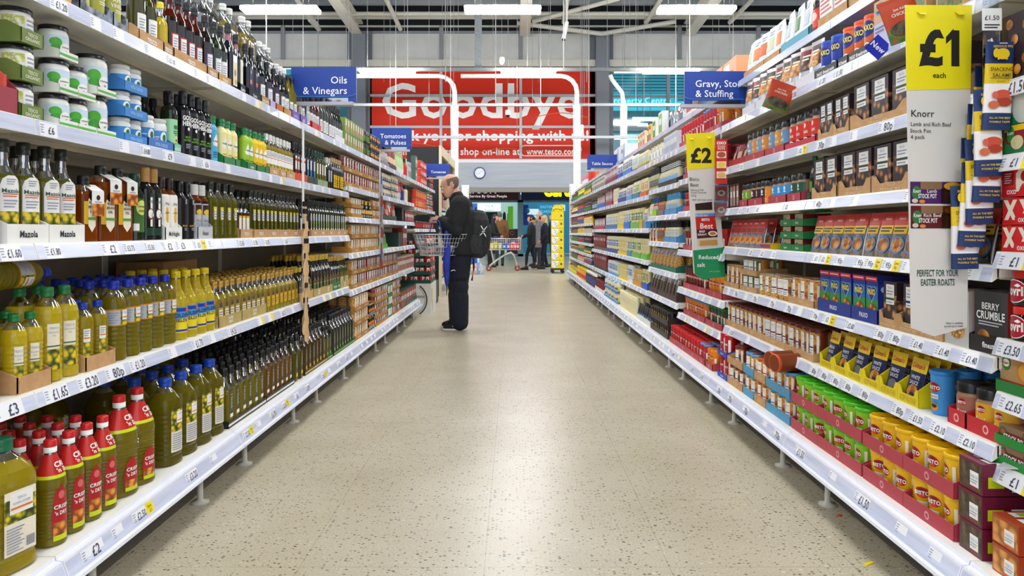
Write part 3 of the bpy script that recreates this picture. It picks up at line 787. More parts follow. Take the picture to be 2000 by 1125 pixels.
def bottle(name, R, H, shape, body, neck, cap, capz=.88, e=2, ratio=1, fill=.78, ribs=None, bands=(), art=None, art2=None, capr=None, cat='bottle', n=20, label_band=None, R2=None):
    """a bottle with its cap and label; bands colour zones of the skin, art prints on the front"""
    P = Prod(name, cat, 2*R, 2*R*ratio, H); P.e = e
    sh = SHAPE[shape]
    def rad(t):
        for (a, x), (b, y) in zip(sh, sh[1:]):
            if a <= t <= b: return x+(y-x)*(t-a)/(b-a)
        return sh[-1][1]
    zs = {a for a, _ in sh if a <= capz}|{capz, fill}
    for a, b, _ in bands: zs |= {a, b}
    wob = {}
    if ribs:
        a, b, k, am = ribs
        for i in range(k*2+1):
            t = a+(b-a)*i/(2*k); zs.add(t); wob[t] = -am*(i % 2)
    zs = sorted(zs); pr = []
    for t in zs:
        r = R*(rad(t)+wob.get(t, 0)); q = e if rad(t) > .9 else 2+(e-2)*max(0, (rad(t)-.4)/.5)
        pr.append((r, r*ratio if rad(t) > .5 else r*(1+(ratio-1)*max(0, (rad(t)-.36)/.14)) if shape != 'x' else r, t*H, max(2, q)))
    ms = []
    for a, b in zip(zs, zs[1:]):
        m = body if (a+b)/2 < fill else neck
        for x, y, z in bands:
            if x <= (a+b)/2 <= y: m = z
        ms.append(m)
    P.body.sq(pr, body, n, ms)
    if cap:
        cr = capr or R*rad(capz)*1.22+.001
        z0, z1 = capz*H, H
        P.part('cap').lathe([(cr, z0), (cr, z0+(z1-z0)*.35), (cr*.97, z0+(z1-z0)*.38), (cr, z0+(z1-z0)*.42), (cr, z1-.003), (cr-.003, z1), (.001, z1)], cap, 14)
    if art:
        f = face_flat(-R*ratio) if e > 3 else face_cyl(R)
        P.part('label').art(f, art)
    if art2: P.part('side_label').art((lambda u, v, o: (R+o, u, v)) if e > 3 else face_cyl(R, 1.5), art2)
    return P
def can(name, R, H, art, base, lid='c8c8c4', lidh=.003, cat='can', plastic=None, top=None):
    P = Prod(name, cat, 2*R, 2*R, H)
    b = P.body
    b.lathe([(R-.001, 0), (R, .002), (R, H-.004), (R-.0015, H)], base, 22)
    m = C(plastic, .35) if plastic else C(lid, .25, .9)
    t = P.part('lid' if plastic else 'rim')
    if plastic: t.lathe([(R+.001, H-.012), (R+.0015, H-.002), (R, H+.001), (R-.003, H+.001), (R-.004, H-.002), (.001, H-.002)], m, 22)
    else: t.lathe([(R+.0012, H-.003), (R+.0012, H), (R-.001, H), (R-.002, H-.004), (.001, H-.004)], m, 22)
    if art:
        P.part('label').art(face_cyl(R), art)
    return P
def carton(name, w, d, h, base, front=None, right=None, left=None, top=None, cat='box', tilt=0):
    P = Prod(name, cat, w, d, h); P.e = 50
    P.body.box(-w/2, w/2, -d/2, d/2, 0, h, C(base, .4) if isinstance(base, str) else base)
    if front: P.part('front_print').art(face_flat(-d/2), front, .0006, 0)
    if right: P.part('side_print').art(face_right(w/2), right, .0006, 0)
    if left: P.part('side_print').art(face_left(-w/2), left, .0006, 0)
    if top: P.part('top_print').art(face_top(h), top, .0006, 0)
    return P
def tub(name, R, H, col, lidc, art, cat='tub'):
    P = Prod(name, cat, 2*R+.004, 2*R+.004, H)
    r0 = R*.87
    P.body.lathe([(r0-.003, 0), (r0, .003), (R*.985, H-.012)], C(col, .35), 26)
    P.part('lid').lathe([(R*.99, H-.014), (R+.002, H-.012), (R+.002, H-.002), (R, H), (R-.004, H), (R-.005, H-.0025), (.001, H-.0025)], C(lidc, .3), 26)
    P.part('label').art(face_cone(r0, .003, R*.985, H-.012), art, .0008)
    return P
def jar(name, R, H, body, lidc, art, lidh=.014, cat='jar', shoulder=.9, inner=None, lidr=.97):
    P = Prod(name, cat, 2*R, 2*R, H)
    h = H-lidh
    P.body.lathe([(R*.9, 0), (R, .006), (R, h*.86), (R*.97, h*.91), (R*shoulder, h*.97), (R*shoulder, h)], body, 22)
    P.part('lid').lathe([(R*lidr, h), (R*lidr, H-.003), (R*lidr-.003, H), (.001, H)], C(lidc, .3), 22)
    if art: P.part('label').art(face_cyl(R), art)
    return P
def pouch(name, w, h, d, bands, art=None, cat='packet', lean=0, top=.012, rough=.2, e=2.6):
    """filled bag or sachet with sealed top; bands = [(fraction, material)]"""
    P = Prod(name, cat, w, d, h)
    zz = [0, .05, .2, .4, .6, .8, .92, 1-top/h, 1]
    for f, _ in bands: zz.append(f)
    zz = sorted(set(zz))
    def b(t): return max(.0012, d/2*(min(1, .55+t*2.2) if t < .2 else max(.03, 1-((t-.2)/.8)**1.8)))
    def a(t): return w/2*(1-.05*math.sin(PI*t))
    pr = [(a(t), b(t), t*h, e) for t in zz]
    ms = []
    for x, y in zip(zz, zz[1:]):
        m = bands[-1][1]
        for f, mm in bands:
            if (x+y)/2 < f: m = mm; break
        ms.append(m)
    P.body.sq(pr, ms[0], 20, ms)
    if lean: # lean backwards
        P.body.v = [(x, y+z*lean, z) for x, y, z in P.body.v]
    if art:
        def f(u, v, o):
            t = min(1, max(0, v/h)); q = min(.999, abs(u)/a(t))
            return (u, -b(t)*(1-q**e)**(1/e)-o+v*lean, v)
        P.part('print').art(f, art, .0012, .005)
    return P
def squeezy(name, w, d, h, col, capc, art, caph=.16, cat='bottle', rough=.35, taper=.72):
    """upside-down squeezy bottle standing on its wide cap"""
    P = Prod(name, cat, w, d, h)
    z = h*caph
    P.body.sq([(w*.36, d*.36, z, 2.2), (w*.46, d*.46, z+.01, 2.3), (w*.5, d*.5, h*.35, 2.4), (w*.48, d*.48, h*.65, 2.4), (w*.44, d*.46, h*.86, 2.3), (w*.38, d*.42, h*.96, 2.2), (w*.28, d*.32, h, 2)], C(col, rough), 18)
    P.part('cap').sq([(w*.42, d*.42, 0, 2.2), (w*.42, d*.42, z*.9, 2.2), (w*.38, d*.38, z, 2.2)], C(capc, .35), 18)
    if art:
        f = lambda u, v, o: (u, -d*.5*(1-min(.99, abs(u)/(w*.5))**2.4)**(1/2.4)-o, v)
        P.part('label').art(f, art, .0012, .006)
    return P
# ------------------------------------------------------------------ trays and runs
TRAYS = {}
def tray_mesh(w, d, hf, hs, mat, inner, text=None, tm=None, cut=False, stripe=None, emblem=None):
    k = (round(w, 3), round(d, 3), hf, hs, mat.name, text, cut, stripe and stripe.name)
    if k in TRAYS: return TRAYS[k]
    m = MB(); t = .003; x = w/2; y = d/2
    m.box(-x, x, -y, y, 0, .0025, mat)
    m.box(-x, x, y-t, y, .0025, hs, mat)
    for s in (-1, 1):
        a = s*x; b = s*(x-t); lo, hi = min(a, b), max(a, b)
        m.rings([[(q, p, z) for p, z in ((-y, .0025), (y, .0025), (y, hs), (-y+min(.06, d*.4), hs), (-y, hf))] for q in (lo, hi)], mat)
    if cut:
        g = w*.22
        m.rings([[(p, q, z) for p, z in ((-x, .0025), (x, .0025), (x, hf), (x-g*.5, hf), (x-g, hf*.55), (-x+g, hf*.55), (-x+g*.5, hf), (-x, hf))] for q in (-y, -y+t)], mat)
    else: m.box(-x, x, -y, -y+t, .0025, hf, mat)
    f = face_flat(-y)
    zc = hf*.5 if not cut else hf*.3
    if stripe: m.art(f, [('r', -x, hf*.3, x, hf*.62, stripe)], .0006, 0)
    if text:
        ts = text.split('|'); hh = min(hf*.34, .022) if len(ts) == 1 else hf*.24
        for i, tx in enumerate(ts):
            m.art(f, [('t', 0, zc+(len(ts)/2-.5-i)*hh*1.35, hh, tx, tm, 1.2, w*.8)], .0006, 0)
    if emblem:
        m.art(f, [('e', 0, zc, hf*.28, hf*.28, emblem), ('e', 0, zc, hf*.16, hf*.16, mat)], .0006, 0)
    TRAYS[k] = m.mesh('shelf_tray')
    return TRAYS[k]
CNT = {}
ENDS = {}
def nth(key):
    CNT[key] = CNT.get(key, -1)+1
    return CNT[key]
ALONG = lambda i: ordn(i)
def zname(side, z):
    s = 'left' if side == LEFT else 'right'
    if z < .3: return s+' base shelf'
    for lv, nm in ((LEFT, ((.662, 'second'), (1.056, 'third'), (1.388, 'fourth'), (1.744, 'top'), (.625, 'far second'), (.915, 'far third'), (1.2, 'far fourth'), (1.44, 'far fifth'), (1.12, 'end third'), (1.40, 'end fourth'))),
                   (RIGHT, ((.526, 'second'), (.758, 'third'), (.998, 'fourth'), (1.224, 'fifth'), (1.467, 'sixth'), (1.727, 'seventh'), (2.0, 'top'), (.468, 'middle second'), (.665, 'middle third'), (.95, 'middle fourth'), (1.236, 'middle fifth'), (1.478, 'middle sixth'),
                            (.52, 'far second'), (.81, 'far third'), (1.115, 'far fourth'), (1.43, 'far fifth'), (.70, 'end third'), (.88, 'end fourth'), (1.05, 'end fifth'), (1.22, 'end sixth'), (.48, 'front second'), (.67, 'front third'), (1.035, 'front fifth'), (1.285, 'front sixth'), (1.475, 'front seventh')))):
        if lv == side:
            for a, n in nm:
                if abs(a-z) < .002: return s+' '+n+' shelf'
    return s+' shelf'
def front_x(side, z):
    if z < .3: return BX[side]+.075
    if z > 1.95: return TOPX+.012
    return SX[side]+.014
PARTS_TO = 5.6                # beyond this the small copies are one mesh each
def run(side, z, px0, px1, P, desc, rows=1, stack=1, gap=.004, tray=None, yaw=8, fx=None, depth_gap=.004, zoff=0, n=None, per=None, turn=0, fill=1.0, jit=.003, stagger=0, skip=()):
    """a row of one product along a shelf, from place px0 to px1 of the shelf front; rows go back into the shelf"""
    Ps = P if isinstance(P, (list, tuple)) else [P]
    P0 = Ps[0]
    X = fx or front_x(side, z)
    if P0.e > 2.2: yaw = min(yaw, 1.5)
    ew, ed = P0.across(turn+yaw)
    Xm = X+P0.d*.3
    ya, yb = sorted((Xm*F/abs(px0-VX), Xm*F/abs(px1-VX)))
    lim = 16.5 if side == RIGHT else 11.9
    yb = min(yb, lim); ya = min(ya, lim-ew-gap-.015)
    ck = (side, round(z+zoff, 3))
    if not fx and ya < ENDS.get(ck, -9): yb = max(yb, ENDS[ck]+min(yb-ya, ew)); ya = ENDS[ck]
    per = per or (tray[4] if tray and len(tray) > 4 else 4)
    pitch = ew+gap+(.013/per if tray else 0)
    fit = max(1, int((yb-ya)/pitch+.25))
    N = min(n, fit) if n else fit
    while N > 1 and ya+N*pitch > lim+.03: N -= 1
    if N*pitch > yb-ya: yb = ya+N*pitch
    elif n is None or (yb-ya)/N < pitch*1.35: pitch = (yb-ya)/N
    else: yb = ya+N*pitch
    if not fx: ENDS[ck] = yb+.002
    where = zname(side, z)
    base = PI/2 if side == LEFT else -PI/2
    grp = desc+' rows, '+where
    th = tray[1] if tray else 0
    tier_h = P0.h+.003+(.0025 if tray else 0)
    if isinstance(stack, int): stack_of = lambda i: stack
    else: stack_of = lambda i: stack[i % len(stack)]
    nt = max(1, round(N/per)) if tray else 0
    first = [round(q*N/nt) for q in range(nt+1)] if tray else []
    ins = .0055 if tray else 0
    for i in range(N):
        Y = ya+(i+.5)*pitch
        if tray:
            q = max(a for a in range(nt) if first[a] <= i); m = first[q+1]-first[q]
            Y = ya+first[q]*pitch+ins+(i-first[q]+.5)*(m*pitch-2*ins)/m
        for r in range(rows):
            for s in range(stack_of(i)):
                if r and s < stack_of(i)-1 and P0.h > .05: continue      # only the top tier shows behind
                if (i, r, s) in skip: continue
                if fill < 1 and r and rnd.random() > fill: continue
                Pk = Ps[(i+r) % len(Ps)]
                k = nth((desc, where, r, s))
                xx = X+(.0045 if tray else 0)+ed/2+r*(ed+depth_gap)+rnd.uniform(0, jit)+(.012 if tray and r > 2 else 0)
                zz = z+zoff+.0005+s*tier_h+(.003 if tray else 0)
                yw = base+math.radians(side*turn+rnd.uniform(-yaw, yaw))
                nm = ordn(k)
                lb = desc+', '+nm+(' along' if r or s or stack_of(0) > 1 else ' from the near end')
                if r: lb += ', '+ORD[r]+' behind the front'
                elif s or stack_of(0) > 1: lb += ', '+('bottom', 'second', 'third', 'fourth', 'fifth', 'sixth')[s]+' tier'
                lb += ', '+where
                place(Pk, (side*xx, Y+stagger*(r % 2), zz), yw, lb, grp, Y < PARTS_TO and (r == 0 or (r == 1 and Y < 3.2)))
    if tray:
        mat, hf, text, tm = tray[:4]
        inner = CARDD
        rr = min(rows, 3)
        d = rr*ed+(rr-1)*depth_gap+.012
        for s in range(stack if isinstance(stack, int) else max(stack)):
            for j in range(nt):
                k = nth(('tray', desc, where, s))
                wt = (first[j+1]-first[j])*pitch
                me = tray_mesh(wt-.002, d, hf, min(P0.h*.7, hf*1.5), mat, inner, text, tm, **(tray[5] if len(tray) > 5 else {}))
                o = put(me, 'shelf_tray', None, (side*(X+d/2), ya+(first[j]+first[j+1])/2*pitch, z+zoff+.0006+s*tier_h), base)
                lb = ordn(k)+' tray under '+desc+(', '+('bottom', 'second', 'third', 'fourth', 'fifth', 'sixth')[s]+' tier' if (stack if isinstance(stack, int) else max(stack)) > 1 else '')+', '+where
                tag(o, lb, 'tray', 'card trays under the '+desc+', '+where)
    return ya, yb
# ------------------------------------------------------------------ goods: left run
G_NECK = clear('d8dcc8', .55, .04)
GLASS = clear('e8ece4', .7, .04)
OIL1 = oil('bcac22', .7); OIL2 = oil('d8c226', .6); OIL3 = oil('8c8418'); OILB = oil('f2da2c', .45); AMB = oil('cc6a14'); AMB2 = oil('c4861a'); OLV = oil('6c6c18', .35)
DARK = C('14160f', .06, spec=.7); DARKG = C('1a2410', .06, spec=.7); NAVY = C('10121e', .08, spec=.7); VIN = C('1c0c06', .05, spec=.7); VINR = oil('5a1206', .4)
RD = C('c02018', .35); RDD = C('8c1018', .35); LIME = C('c4d818', .4); GRN = C('1f7a3a', .4); DGRN = C('123c2c', .4); BLU = C('1b3fae', .35); SKY = C('4f9fd8', .4); ORG = C('e07818', .4); PUR = C('6a2c86', .4); GOLD = C('c9a24a', .35, .4); CREAMP = C('efe8d2', .45); GREYP = C('b8bcc4', .45); BRN = C('5c3a22', .5)
TXT = GT
def lbl(w, z0, z1, base, items=()):
    return [('r', -w/2, z0, w/2, z1, base)]+list(items)
def lines(w, z0, z1, n=4, m=TXT): return ('l', -w/2, z0, w/2, z1, n, m)

# --- base shelf
jug5 = bottle('sunflower_oil_jug', .074, .335, 'jug', OIL2, G_NECK, C('12704a', .3), .905, 3.2, .9, .84, (.08, .62, 9, .05), cat='jug', art=[
    ('r', -.045, .05, .045, .21, CREAMP), ('r', -.045, .13, .045, .19, food('flower')), ('r', -.03, .152, .036, .205, WHITE), ('t', .003, .19, .006, 'TESCO', TXT, .6), ('t', .003, .178, .006, 'SUNFLOWER', TXT, .3), ('r', -.028, .163, .034, .168, ORG), ('l', -.04, .055, .01, .12, 9, TXT), ('b', .012, .055, .042, .085)])
run(LEFT, BASE, -125, 66, jug5, 'big sunflower oil jug green cap', rows=2, n=2, gap=.004, turn=14)
CRISP = [('p', [(-.022, .016), (.022, .016), (.025, .08), (.018, .145), (0, .168), (-.018, .145), (-.025, .08)], C('b01c20', .35)), ('r', -.021, .022, .021, .066, food('chips')), ('r', -.021, .016, .021, .030, LIME),
         ('t', 0, .108, .0105, 'CRISP', WHITE, 1.4, .040), ('t', 0, .091, .0105, "'n DRY", WHITE, 1.4, .034), ('e', 0, .14, .009, .011, C('d8686a', .4))]
crisp = bottle('frying_oil_bottle', .041, .288, 'cone', OIL1, GLASS, None, .88, 2, 1, .80, (.06, .55, 14, .045), ((.645, .675, C('c6d414', .35)), (.675, .86, RD)), art=CRISP)
crisp.part('neck_print').art(face_cone(.036, .195, .018, .245), [('t', .006, .222, .014, 'CRI', WHITE, 1.6), ('t', .008, .206, .011, "'n D", WHITE, 1.4)], .001)
cp = crisp.part('cap'); cp.lathe([(.0165, .253), (.0165, .268), (.0155, .268)], WHITE, 14).lathe([(.0165, .268), (.0165, .285), (.014, .288), (.001, .288)], C('c81c1c', .3), 14)
run(LEFT, BASE, 90, 226, crisp, 'frying oil bottle with red neck', rows=4, n=5, turn=18, yaw=4)
crispL = bottle('frying_oil_bottle', .056, .325, 'cone', OIL1, GLASS, None, .88, 2.4, .9, .80, (.06, .55, 16, .04), ((.645, .675, C('c6d414', .35)), (.675, .86, RD)), art=[
    ('p', [(-.026, .02), (.026, .02), (.028, .07), (.018, .115), (0, .13), (-.018, .115), (-.028, .07)], C('b01c20', .35)), ('r', -.024, .024, .024, .055, food('chips')), ('r', -.024, .02, .024, .032, LIME), ('t', 0, .09, .011, 'CRISP', WHITE, 1.4, .046), ('t', 0, .073, .011, "'n DRY", WHITE, 1.4, .04)])
crispL.part('neck_print').art(face_cone(.05, .22, .024, .278), [('t', .006, .255, .016, 'CRI', WHITE, 1.6), ('t', .008, .236, .013, "'n D", WHITE, 1.4)], .001)
cp = crispL.part('cap'); cp.lathe([(.0195, .286), (.0195, .303), (.0185, .303)], WHITE, 14).lathe([(.0195, .303), (.0195, .322), (.017, .325), (.001, .325)], C('c81c1c', .3), 14)
run(LEFT, BASE, 228, 322, crispL, 'large frying oil bottle red neck', rows=1, n=2, turn=18, yaw=3)
veg3 = bottle('vegetable_oil_jug', .058, .318, 'jug', oil('a89a1c'), GLASS, C('1846b8', .3), .905, 3, .9, .84, (.08, .62, 10, .05), cat='jug', art=[
    ('r', -.034, .05, .034, .205, CREAMP), ('r', -.034, .125, .034, .205, food('flower')), ('r', -.012, .155, .032, .198, WHITE), ('r', -.010, .163, .030, .167, ORG), ('t', .010, .188, .006, 'TESCO', TXT, .4), ('l', -.03, .056, .03, .12, 8, TXT)])
run(LEFT, BASE, 318, 432, veg3, 'vegetable oil jug with blue cap', rows=3, n=4, turn=10, yaw=4, gap=.002)
run(LEFT, BASE, -150, 130, veg3, 'vegetable oil jug in shadow', rows=1, n=5, fx=1.615, turn=0)
def olive(name, body, strip, R=.034, H=.255, tag_c=None):
    a = [('r', -.016, .045, .016, .165, C('22231c', .4)), ('r', -.013, .07, .013, .155, C('4a4838', .4)), ('t', 0, .14, .006, 'OLIVE', C('d0ccb0', .4), .4), ('l', -.011, .08, .011, .13, 6, C('b8b49a', .5))]
    if tag_c: a.append(('r', -.016, .028, .016, .05, tag_c))
    else: a.append(('r', -.016, .04, .016, .056, WHITE))
    return bottle(name, R, H, 'berio', body, GLASS, C('17181a', .35), .86, 5, 1, .64, art=a)
BT = lambda c: (C('262420', .5), .03, 'OLIVE OIL', C('d8d4c8', .5), 6, {'stripe': c})
run(LEFT, BASE, 436, 512, olive('olive_oil_bottle', OIL1, None), 'square olive oil bottle black cap', rows=6, tray=BT(WHITE), yaw=1)
run(LEFT, BASE, 513, 568, olive('olive_oil_bottle', AMB2, None), 'amber olive oil bottle black cap', rows=6, tray=BT(WHITE), yaw=1)
run(LEFT, BASE, 569, 588, olive('olive_oil_bottle', OIL3, None, tag_c=C('d8b020')), 'small olive oil bottle yellow tag', rows=5, yaw=1)
run(LEFT, BASE, 589, 632, olive('olive_oil_bottle', oil('8a640c'), None, .036, .27, C('d8b020')), 'tall golden olive oil bottle', rows=6, tray=BT(C('d8b020')), yaw=1)
run(LEFT, BASE, 633, 645, olive('olive_oil_bottle', OLV, None, .03, .22, C('6cb82c')), 'small dark olive oil bottle', rows=5, tray=BT(C('6cb82c')), yaw=1)
run(LEFT, BASE, 646, 688, olive('olive_oil_bottle', C('24261c', .08), None, .036, .28, C('6cb82c')), 'tall extra dark olive oil bottle', rows=6, tray=BT(C('6cb82c')), yaw=1)
lie = bottle('olive_oil_bottle', .042, .29, 'berio', OIL1, GLASS, BLACK, .86, 5, 1, .7)
place(lie, (-1.50, 3.15, BASE+.318), (0, PI/2-.05, PI/2+.25), 'olive oil bottle lying flat on top of the black caps, left base shelf', None)
# pulses on the base shelf
def pulse(name, mat, H=.11, R=.037, c2='9c2c24'):
    return can(name, R, H, [('r', -.03, .003, .034, H-.004, mat), ('r', -.016, .02, .024, H*.9, WHITE), ('r', -.014, H*.42, .022, H*.45, C(c2, .4)), ('t', .004, H*.72, .007, 'TESCO', TXT, .4), ('l', -.012, .026, .018, H*.38, 3, TXT)], mat)
KT = (KRAFT, .034, 'TESCO PULSES', C('efe0b8', .5), 4)
chick = pulse('chickpea_can', food('peas'), c2='c08a2c'); kid = pulse('kidney_bean_can', food('beans')); bean = pulse('bean_can', food('beans'), .075); chick2 = pulse('chickpea_can', food('peas'), .075, c2='c08a2c')
run(LEFT, BASE, 689, 716, chick, 'chickpea can on kraft tray', rows=3, stack=3, tray=KT)
run(LEFT, BASE, 717, 728, can('lentil_can', .037, .11, [('r', -.03, .004, .034, .1, BLACK), ('r', -.03, .05, .034, .075, ORG), ('l', -.02, .01, .02, .045, 3, WHITE)], BLACK), 'black and orange lentil can', rows=2, stack=2)
run(LEFT, BASE, 729, 754, pulse('kidney_bean_can', food('beans'), .063), 'kidney bean can on kraft tray', rows=2, stack=5, tray=(KRAFT, .026, 'TESCO', C('efe0b8', .5), 4))
run(LEFT, BASE, 755, 763, can('pea_can', .037, .11, [('r', -.02, .02, .02, .09, WHITE)], GRN), 'green and white pea can', rows=2, stack=3)
run(LEFT, BASE, 764, 778, pulse('kidney_bean_can', food('beans'), .08), 'short kidney bean can on tray', rows=2, stack=4, tray=(KRAFT, .026, 'TESCO', C('efe0b8', .5), 4))
cart = lambda nm, c, c2, h=.2, w=.055: carton(nm, w, .06, h, c, [('r', -w*.42, h*.1, w*.42, h*.9, C(c2)), ('r', -w*.3, h*.45, w*.3, h*.7, WHITE), ('l', -w*.3, h*.16, w*.3, h*.4, 3, TXT)])
run(LEFT, BASE, 779, 790, cart('tomato_carton', '101214', 'b82c20'), 'black and red tomato carton', rows=3)
run(LEFT, BASE, 791, 811, cart('tomato_carton', '144034', 'b8402c', .19), 'green and red tomato carton', rows=3, tray=(DGRN, .05, None, None, 4))

# --- second shelf (.662)
Z = .662
def pet(name, R, H, body, capc, art, ribs=(.1, .62, 9, .05), e=2, ratio=1, shape='pet'):
    return bottle(name, R, H, shape, body, GLASS, C(capc, .3), .90, e, ratio, .80, ribs, art=art)
ORGL = lambda w, z0, z1: [('r', -w/2, z0, w/2, z1, CREAMP), ('r', -w/2, z0, w/2, z0+(z1-z0)*.45, food('flower')), ('t', 0, z1-.012, .006, 'TESCO', TXT, .5), ('t', 0, z1-.024, .005, 'ORGANIC', TXT, .2), ('t', 0, z1-.033, .005, 'OIL', TXT, .2), ('r', -w/2, z0+(z1-z0)*.5, w/2, z0+(z1-z0)*.53, C('4a6a34'))]
org_big = pet('sunflower_oil_bottle', .042, .265, OIL2, '1a7a3c', ORGL(.04, .03, .16))
org_s = pet('rapeseed_oil_bottle', .031, .205, OILB, '1a7a3c', ORGL(.022, .03, .12))
rape = pet('rapeseed_oil_bottle', .038, .268, OILB, '1a7a3c', ORGL(.034, .035, .165))
vegs = pet('vegetable_oil_bottle', .031, .205, OIL2, '1c3cb0', [('r', -.011, .03, .011, .125, food('flower')), ('r', -.010, .085, .010, .125, WHITE), ('r', -.009, .095, .009, .099, ORG), ('l', -.008, .102, .008, .122, 3, TXT)])
vegb = pet('vegetable_oil_bottle', .039, .262, OIL1, '1c34b8', [('r', -.052, .115, .045, .170, C('d88a1c', .4)), ('r', -.05, .118, .0, .166, GREYP), ('r', .0, .118, .043, .166, food('flower')), ('r', .006, .134, .034, .166, WHITE), ('t', .02, .158, .005, 'TESCO', TXT, .4), ('r', .008, .141, .032, .145, ORG), ('l', -.046, .122, -.006, .162, 5, TXT)])
gold = bottle('golden_oil_bottle', .043, .27, 'sauce', OILB, GLASS, C('e8cc10', .3), .9, 2, 1, .88, (.62, .74, 3, .02), capr=.018, art=[
    ('r', -.05, .03, .05, .13, SKY), ('r', -.05, .03, .05, .085, C('f0dc20', .4)), ('r', -.05, .112, .05, .126, BLU), ('r', -.05, .034, .05, .042, BLU), ('t', 0, .098, .015, 'GOLDEN', C('1c2c6c', .4), 1.2, .075), ('t', 0, .078, .013, 'FIELDS', C('1c2c6c', .4), 1.2, .07), ('e', .03, .118, .012, .010, C('d8582c', .4)), ('r', .03, .045, .05, .06, ORG)])
run(LEFT, Z, -60, 24, org_big, 'large sunflower oil bottle green cap', rows=3, n=2, turn=34)
run(LEFT, Z, 20, 82, org_s, 'small rapeseed oil bottle green cap', rows=2, n=2, tray=(CARD, .045, None, None, 2), turn=34, yaw=3)
run(LEFT, Z, 84, 146, rape, 'bright yellow rapeseed oil bottle', rows=2, n=2, turn=34, yaw=3)
run(LEFT, Z, 147, 216, vegs, 'small vegetable oil bottle blue cap', rows=2, n=3, tray=(CARD, .045, None, None, 3), turn=34, yaw=3)
run(LEFT, Z, 217, 341, vegb, 'vegetable oil bottle orange edged label', rows=4, n=5, turn=34, yaw=4)
run(LEFT, Z, 342, 413, gold, 'golden oil bottle with yellow cap', rows=3, n=4, turn=34, yaw=5)
def berio(name, body, l1, l2, R=.031, H=.20, cap='c9a048', neck=GLASS):
    return bottle(name, R, H, 'berio', body, neck, C(cap, .35, .3), .86, 4.5, 1, .70, art=[
        ('r', -R*.78, .03, R*.78, .105, l1), ('p', [(-R*.6, .104), (R*.6, .104), (R*.4, .122), (-R*.4, .122)], C('7a6230', .4)), ('r', -R*.6, .085, R*.6, .104, C('4a3418', .4)), ('r', -R*.7, .036, R*.7, .075, l2), ('l', -R*.6, .04, R*.6, .07, 3, C('8a7a50', .5))])
BERT = (TAN, .05, 'FILIPPO|BERIO', WHITE, 4)
run(LEFT, Z, 414, 512, berio('olive_oil_bottle', OIL2, C('b49a5c'), CREAMP), 'pale olive oil bottle gold cap', rows=6, tray=BERT, yaw=1)
run(LEFT, Z, 513, 577, berio('olive_oil_bottle', OIL2, C('d8a81c'), C('e8b81c')), 'yellow label olive oil bottle', rows=6, yaw=1)
run(LEFT, Z, 578, 606, berio('extra_virgin_oil_bottle', DARKG, C('a89858'), C('2c5c2c'), cap='d8b43c', neck=DARKG), 'dark green olive oil yellow cap', rows=5, yaw=3, tray=BERT)
run(LEFT, Z, 607, 644, berio('extra_virgin_oil_bottle', DARK, C('a89a60'), C('2a6434'), .036, .265, 'd8b43c', DARK), 'tall dark olive oil gold cap', rows=4, yaw=3, tray=BERT)
run(LEFT, Z, 645, 659, berio('extra_virgin_oil_bottle', DARK, C('9a9060'), C('2a5c3c'), .031, .24, 'c9a048', DARK), 'dark olive oil on green tray', rows=3, yaw=3, turn=6, tray=(GRN, .055, 'Napolina', WHITE, 2))
run(LEFT, Z, 660, 677, berio('extra_virgin_oil_bottle', oil('7a8416'), C('b8b43c'), CREAMP, .031, .235, 'c9a048', DARKG), 'green gold olive oil bottle', rows=3, yaw=3, tray=BERT)
place(vegb, (-1.42, 1.94, Z+.305), (0, PI/2, PI/2-.12), 'vegetable oil bottle lying flat across the other blue caps', None)
o = carton('carton_case', .34, .2, .09, CARDD, [('t', 0, .058, .016, 'FILIPPO', C('c8a878', .6), 1), ('t', 0, .03, .02, 'BERIO', C('c8a878', .6), 1.4)])
place(o, (-1.60, 3.33, Z+.205), PI/2, 'brown carton case on the gold capped bottles at the back', None)
def laid(n, pxs, prod, X, z, lb):
    for i, px in enumerate(pxs):
        pass
# far second shelf (.625)
Z = .625
run(LEFT, Z, 682, 694, chick, 'chickpea can in red and white', rows=2, stack=2, tray=KT)
run(LEFT, Z, 694, 712, pulse('bean_can', food('beans')), 'red kidney bean can on tray', rows=2, stack=2, tray=KT)
run(LEFT, Z, 713, 773, pulse('kidney_bean_can', C('7a1c20', .4)), 'dark red bean can on tray', rows=2, stack=2, tray=KT)
run(LEFT, Z, 774, 806, cart('tomato_carton', 'd0c0a8', 'b03c2c', .17), 'cream and red tomato carton', rows=2)

# --- third shelf (1.056)
Z = 1.056
MAZ = lambda: [('p', [(-.026, .04), (.026, .04), (.026, .15), (.021, .166), (.009, .175), (-.009, .175), (-.021, .166), (-.026, .15)], WHITE), ('r', -.026, .04, .026, .082, food('flower')), ('t', 0, .136, .011, 'Mazola', C('1f5040', .4), 1, .044), ('l', -.02, .118, .02, .13, 2, C('d8683c')), ('l', -.018, .09, .018, .114, 3, TXT), ('l', -.012, .15, .012, .168, 3, TXT)]
maz = bottle('rapeseed_oil_bottle', .0375, .272, 'wine', oil('7c7616', .4), clear('c8ccb8', .5), C('202318', .3), .87, 2.4, .95, .66, art=MAZ())
run(LEFT, Z, -70, -6, bottle('groundnut_oil_bottle', .04, .25, 'wine', oil('8a4a14'), G_NECK, BLACK, .88, 2.6, 1, .7, art=[('r', -.03, .05, .03, .15, WHITE), ('r', -.03, .05, .03, .09, food('meal')), ('l', -.02, .1, .02, .14, 4, ORG)]), 'amber groundnut oil bottle', n=2, turn=20)
run(LEFT, Z, -4, 152, maz, 'arched label rapeseed oil bottle', rows=2, n=4, tray=(WHITE, .052, 'Mazola', C('23303a', .4), 2), yaw=3, turn=20, gap=.001)
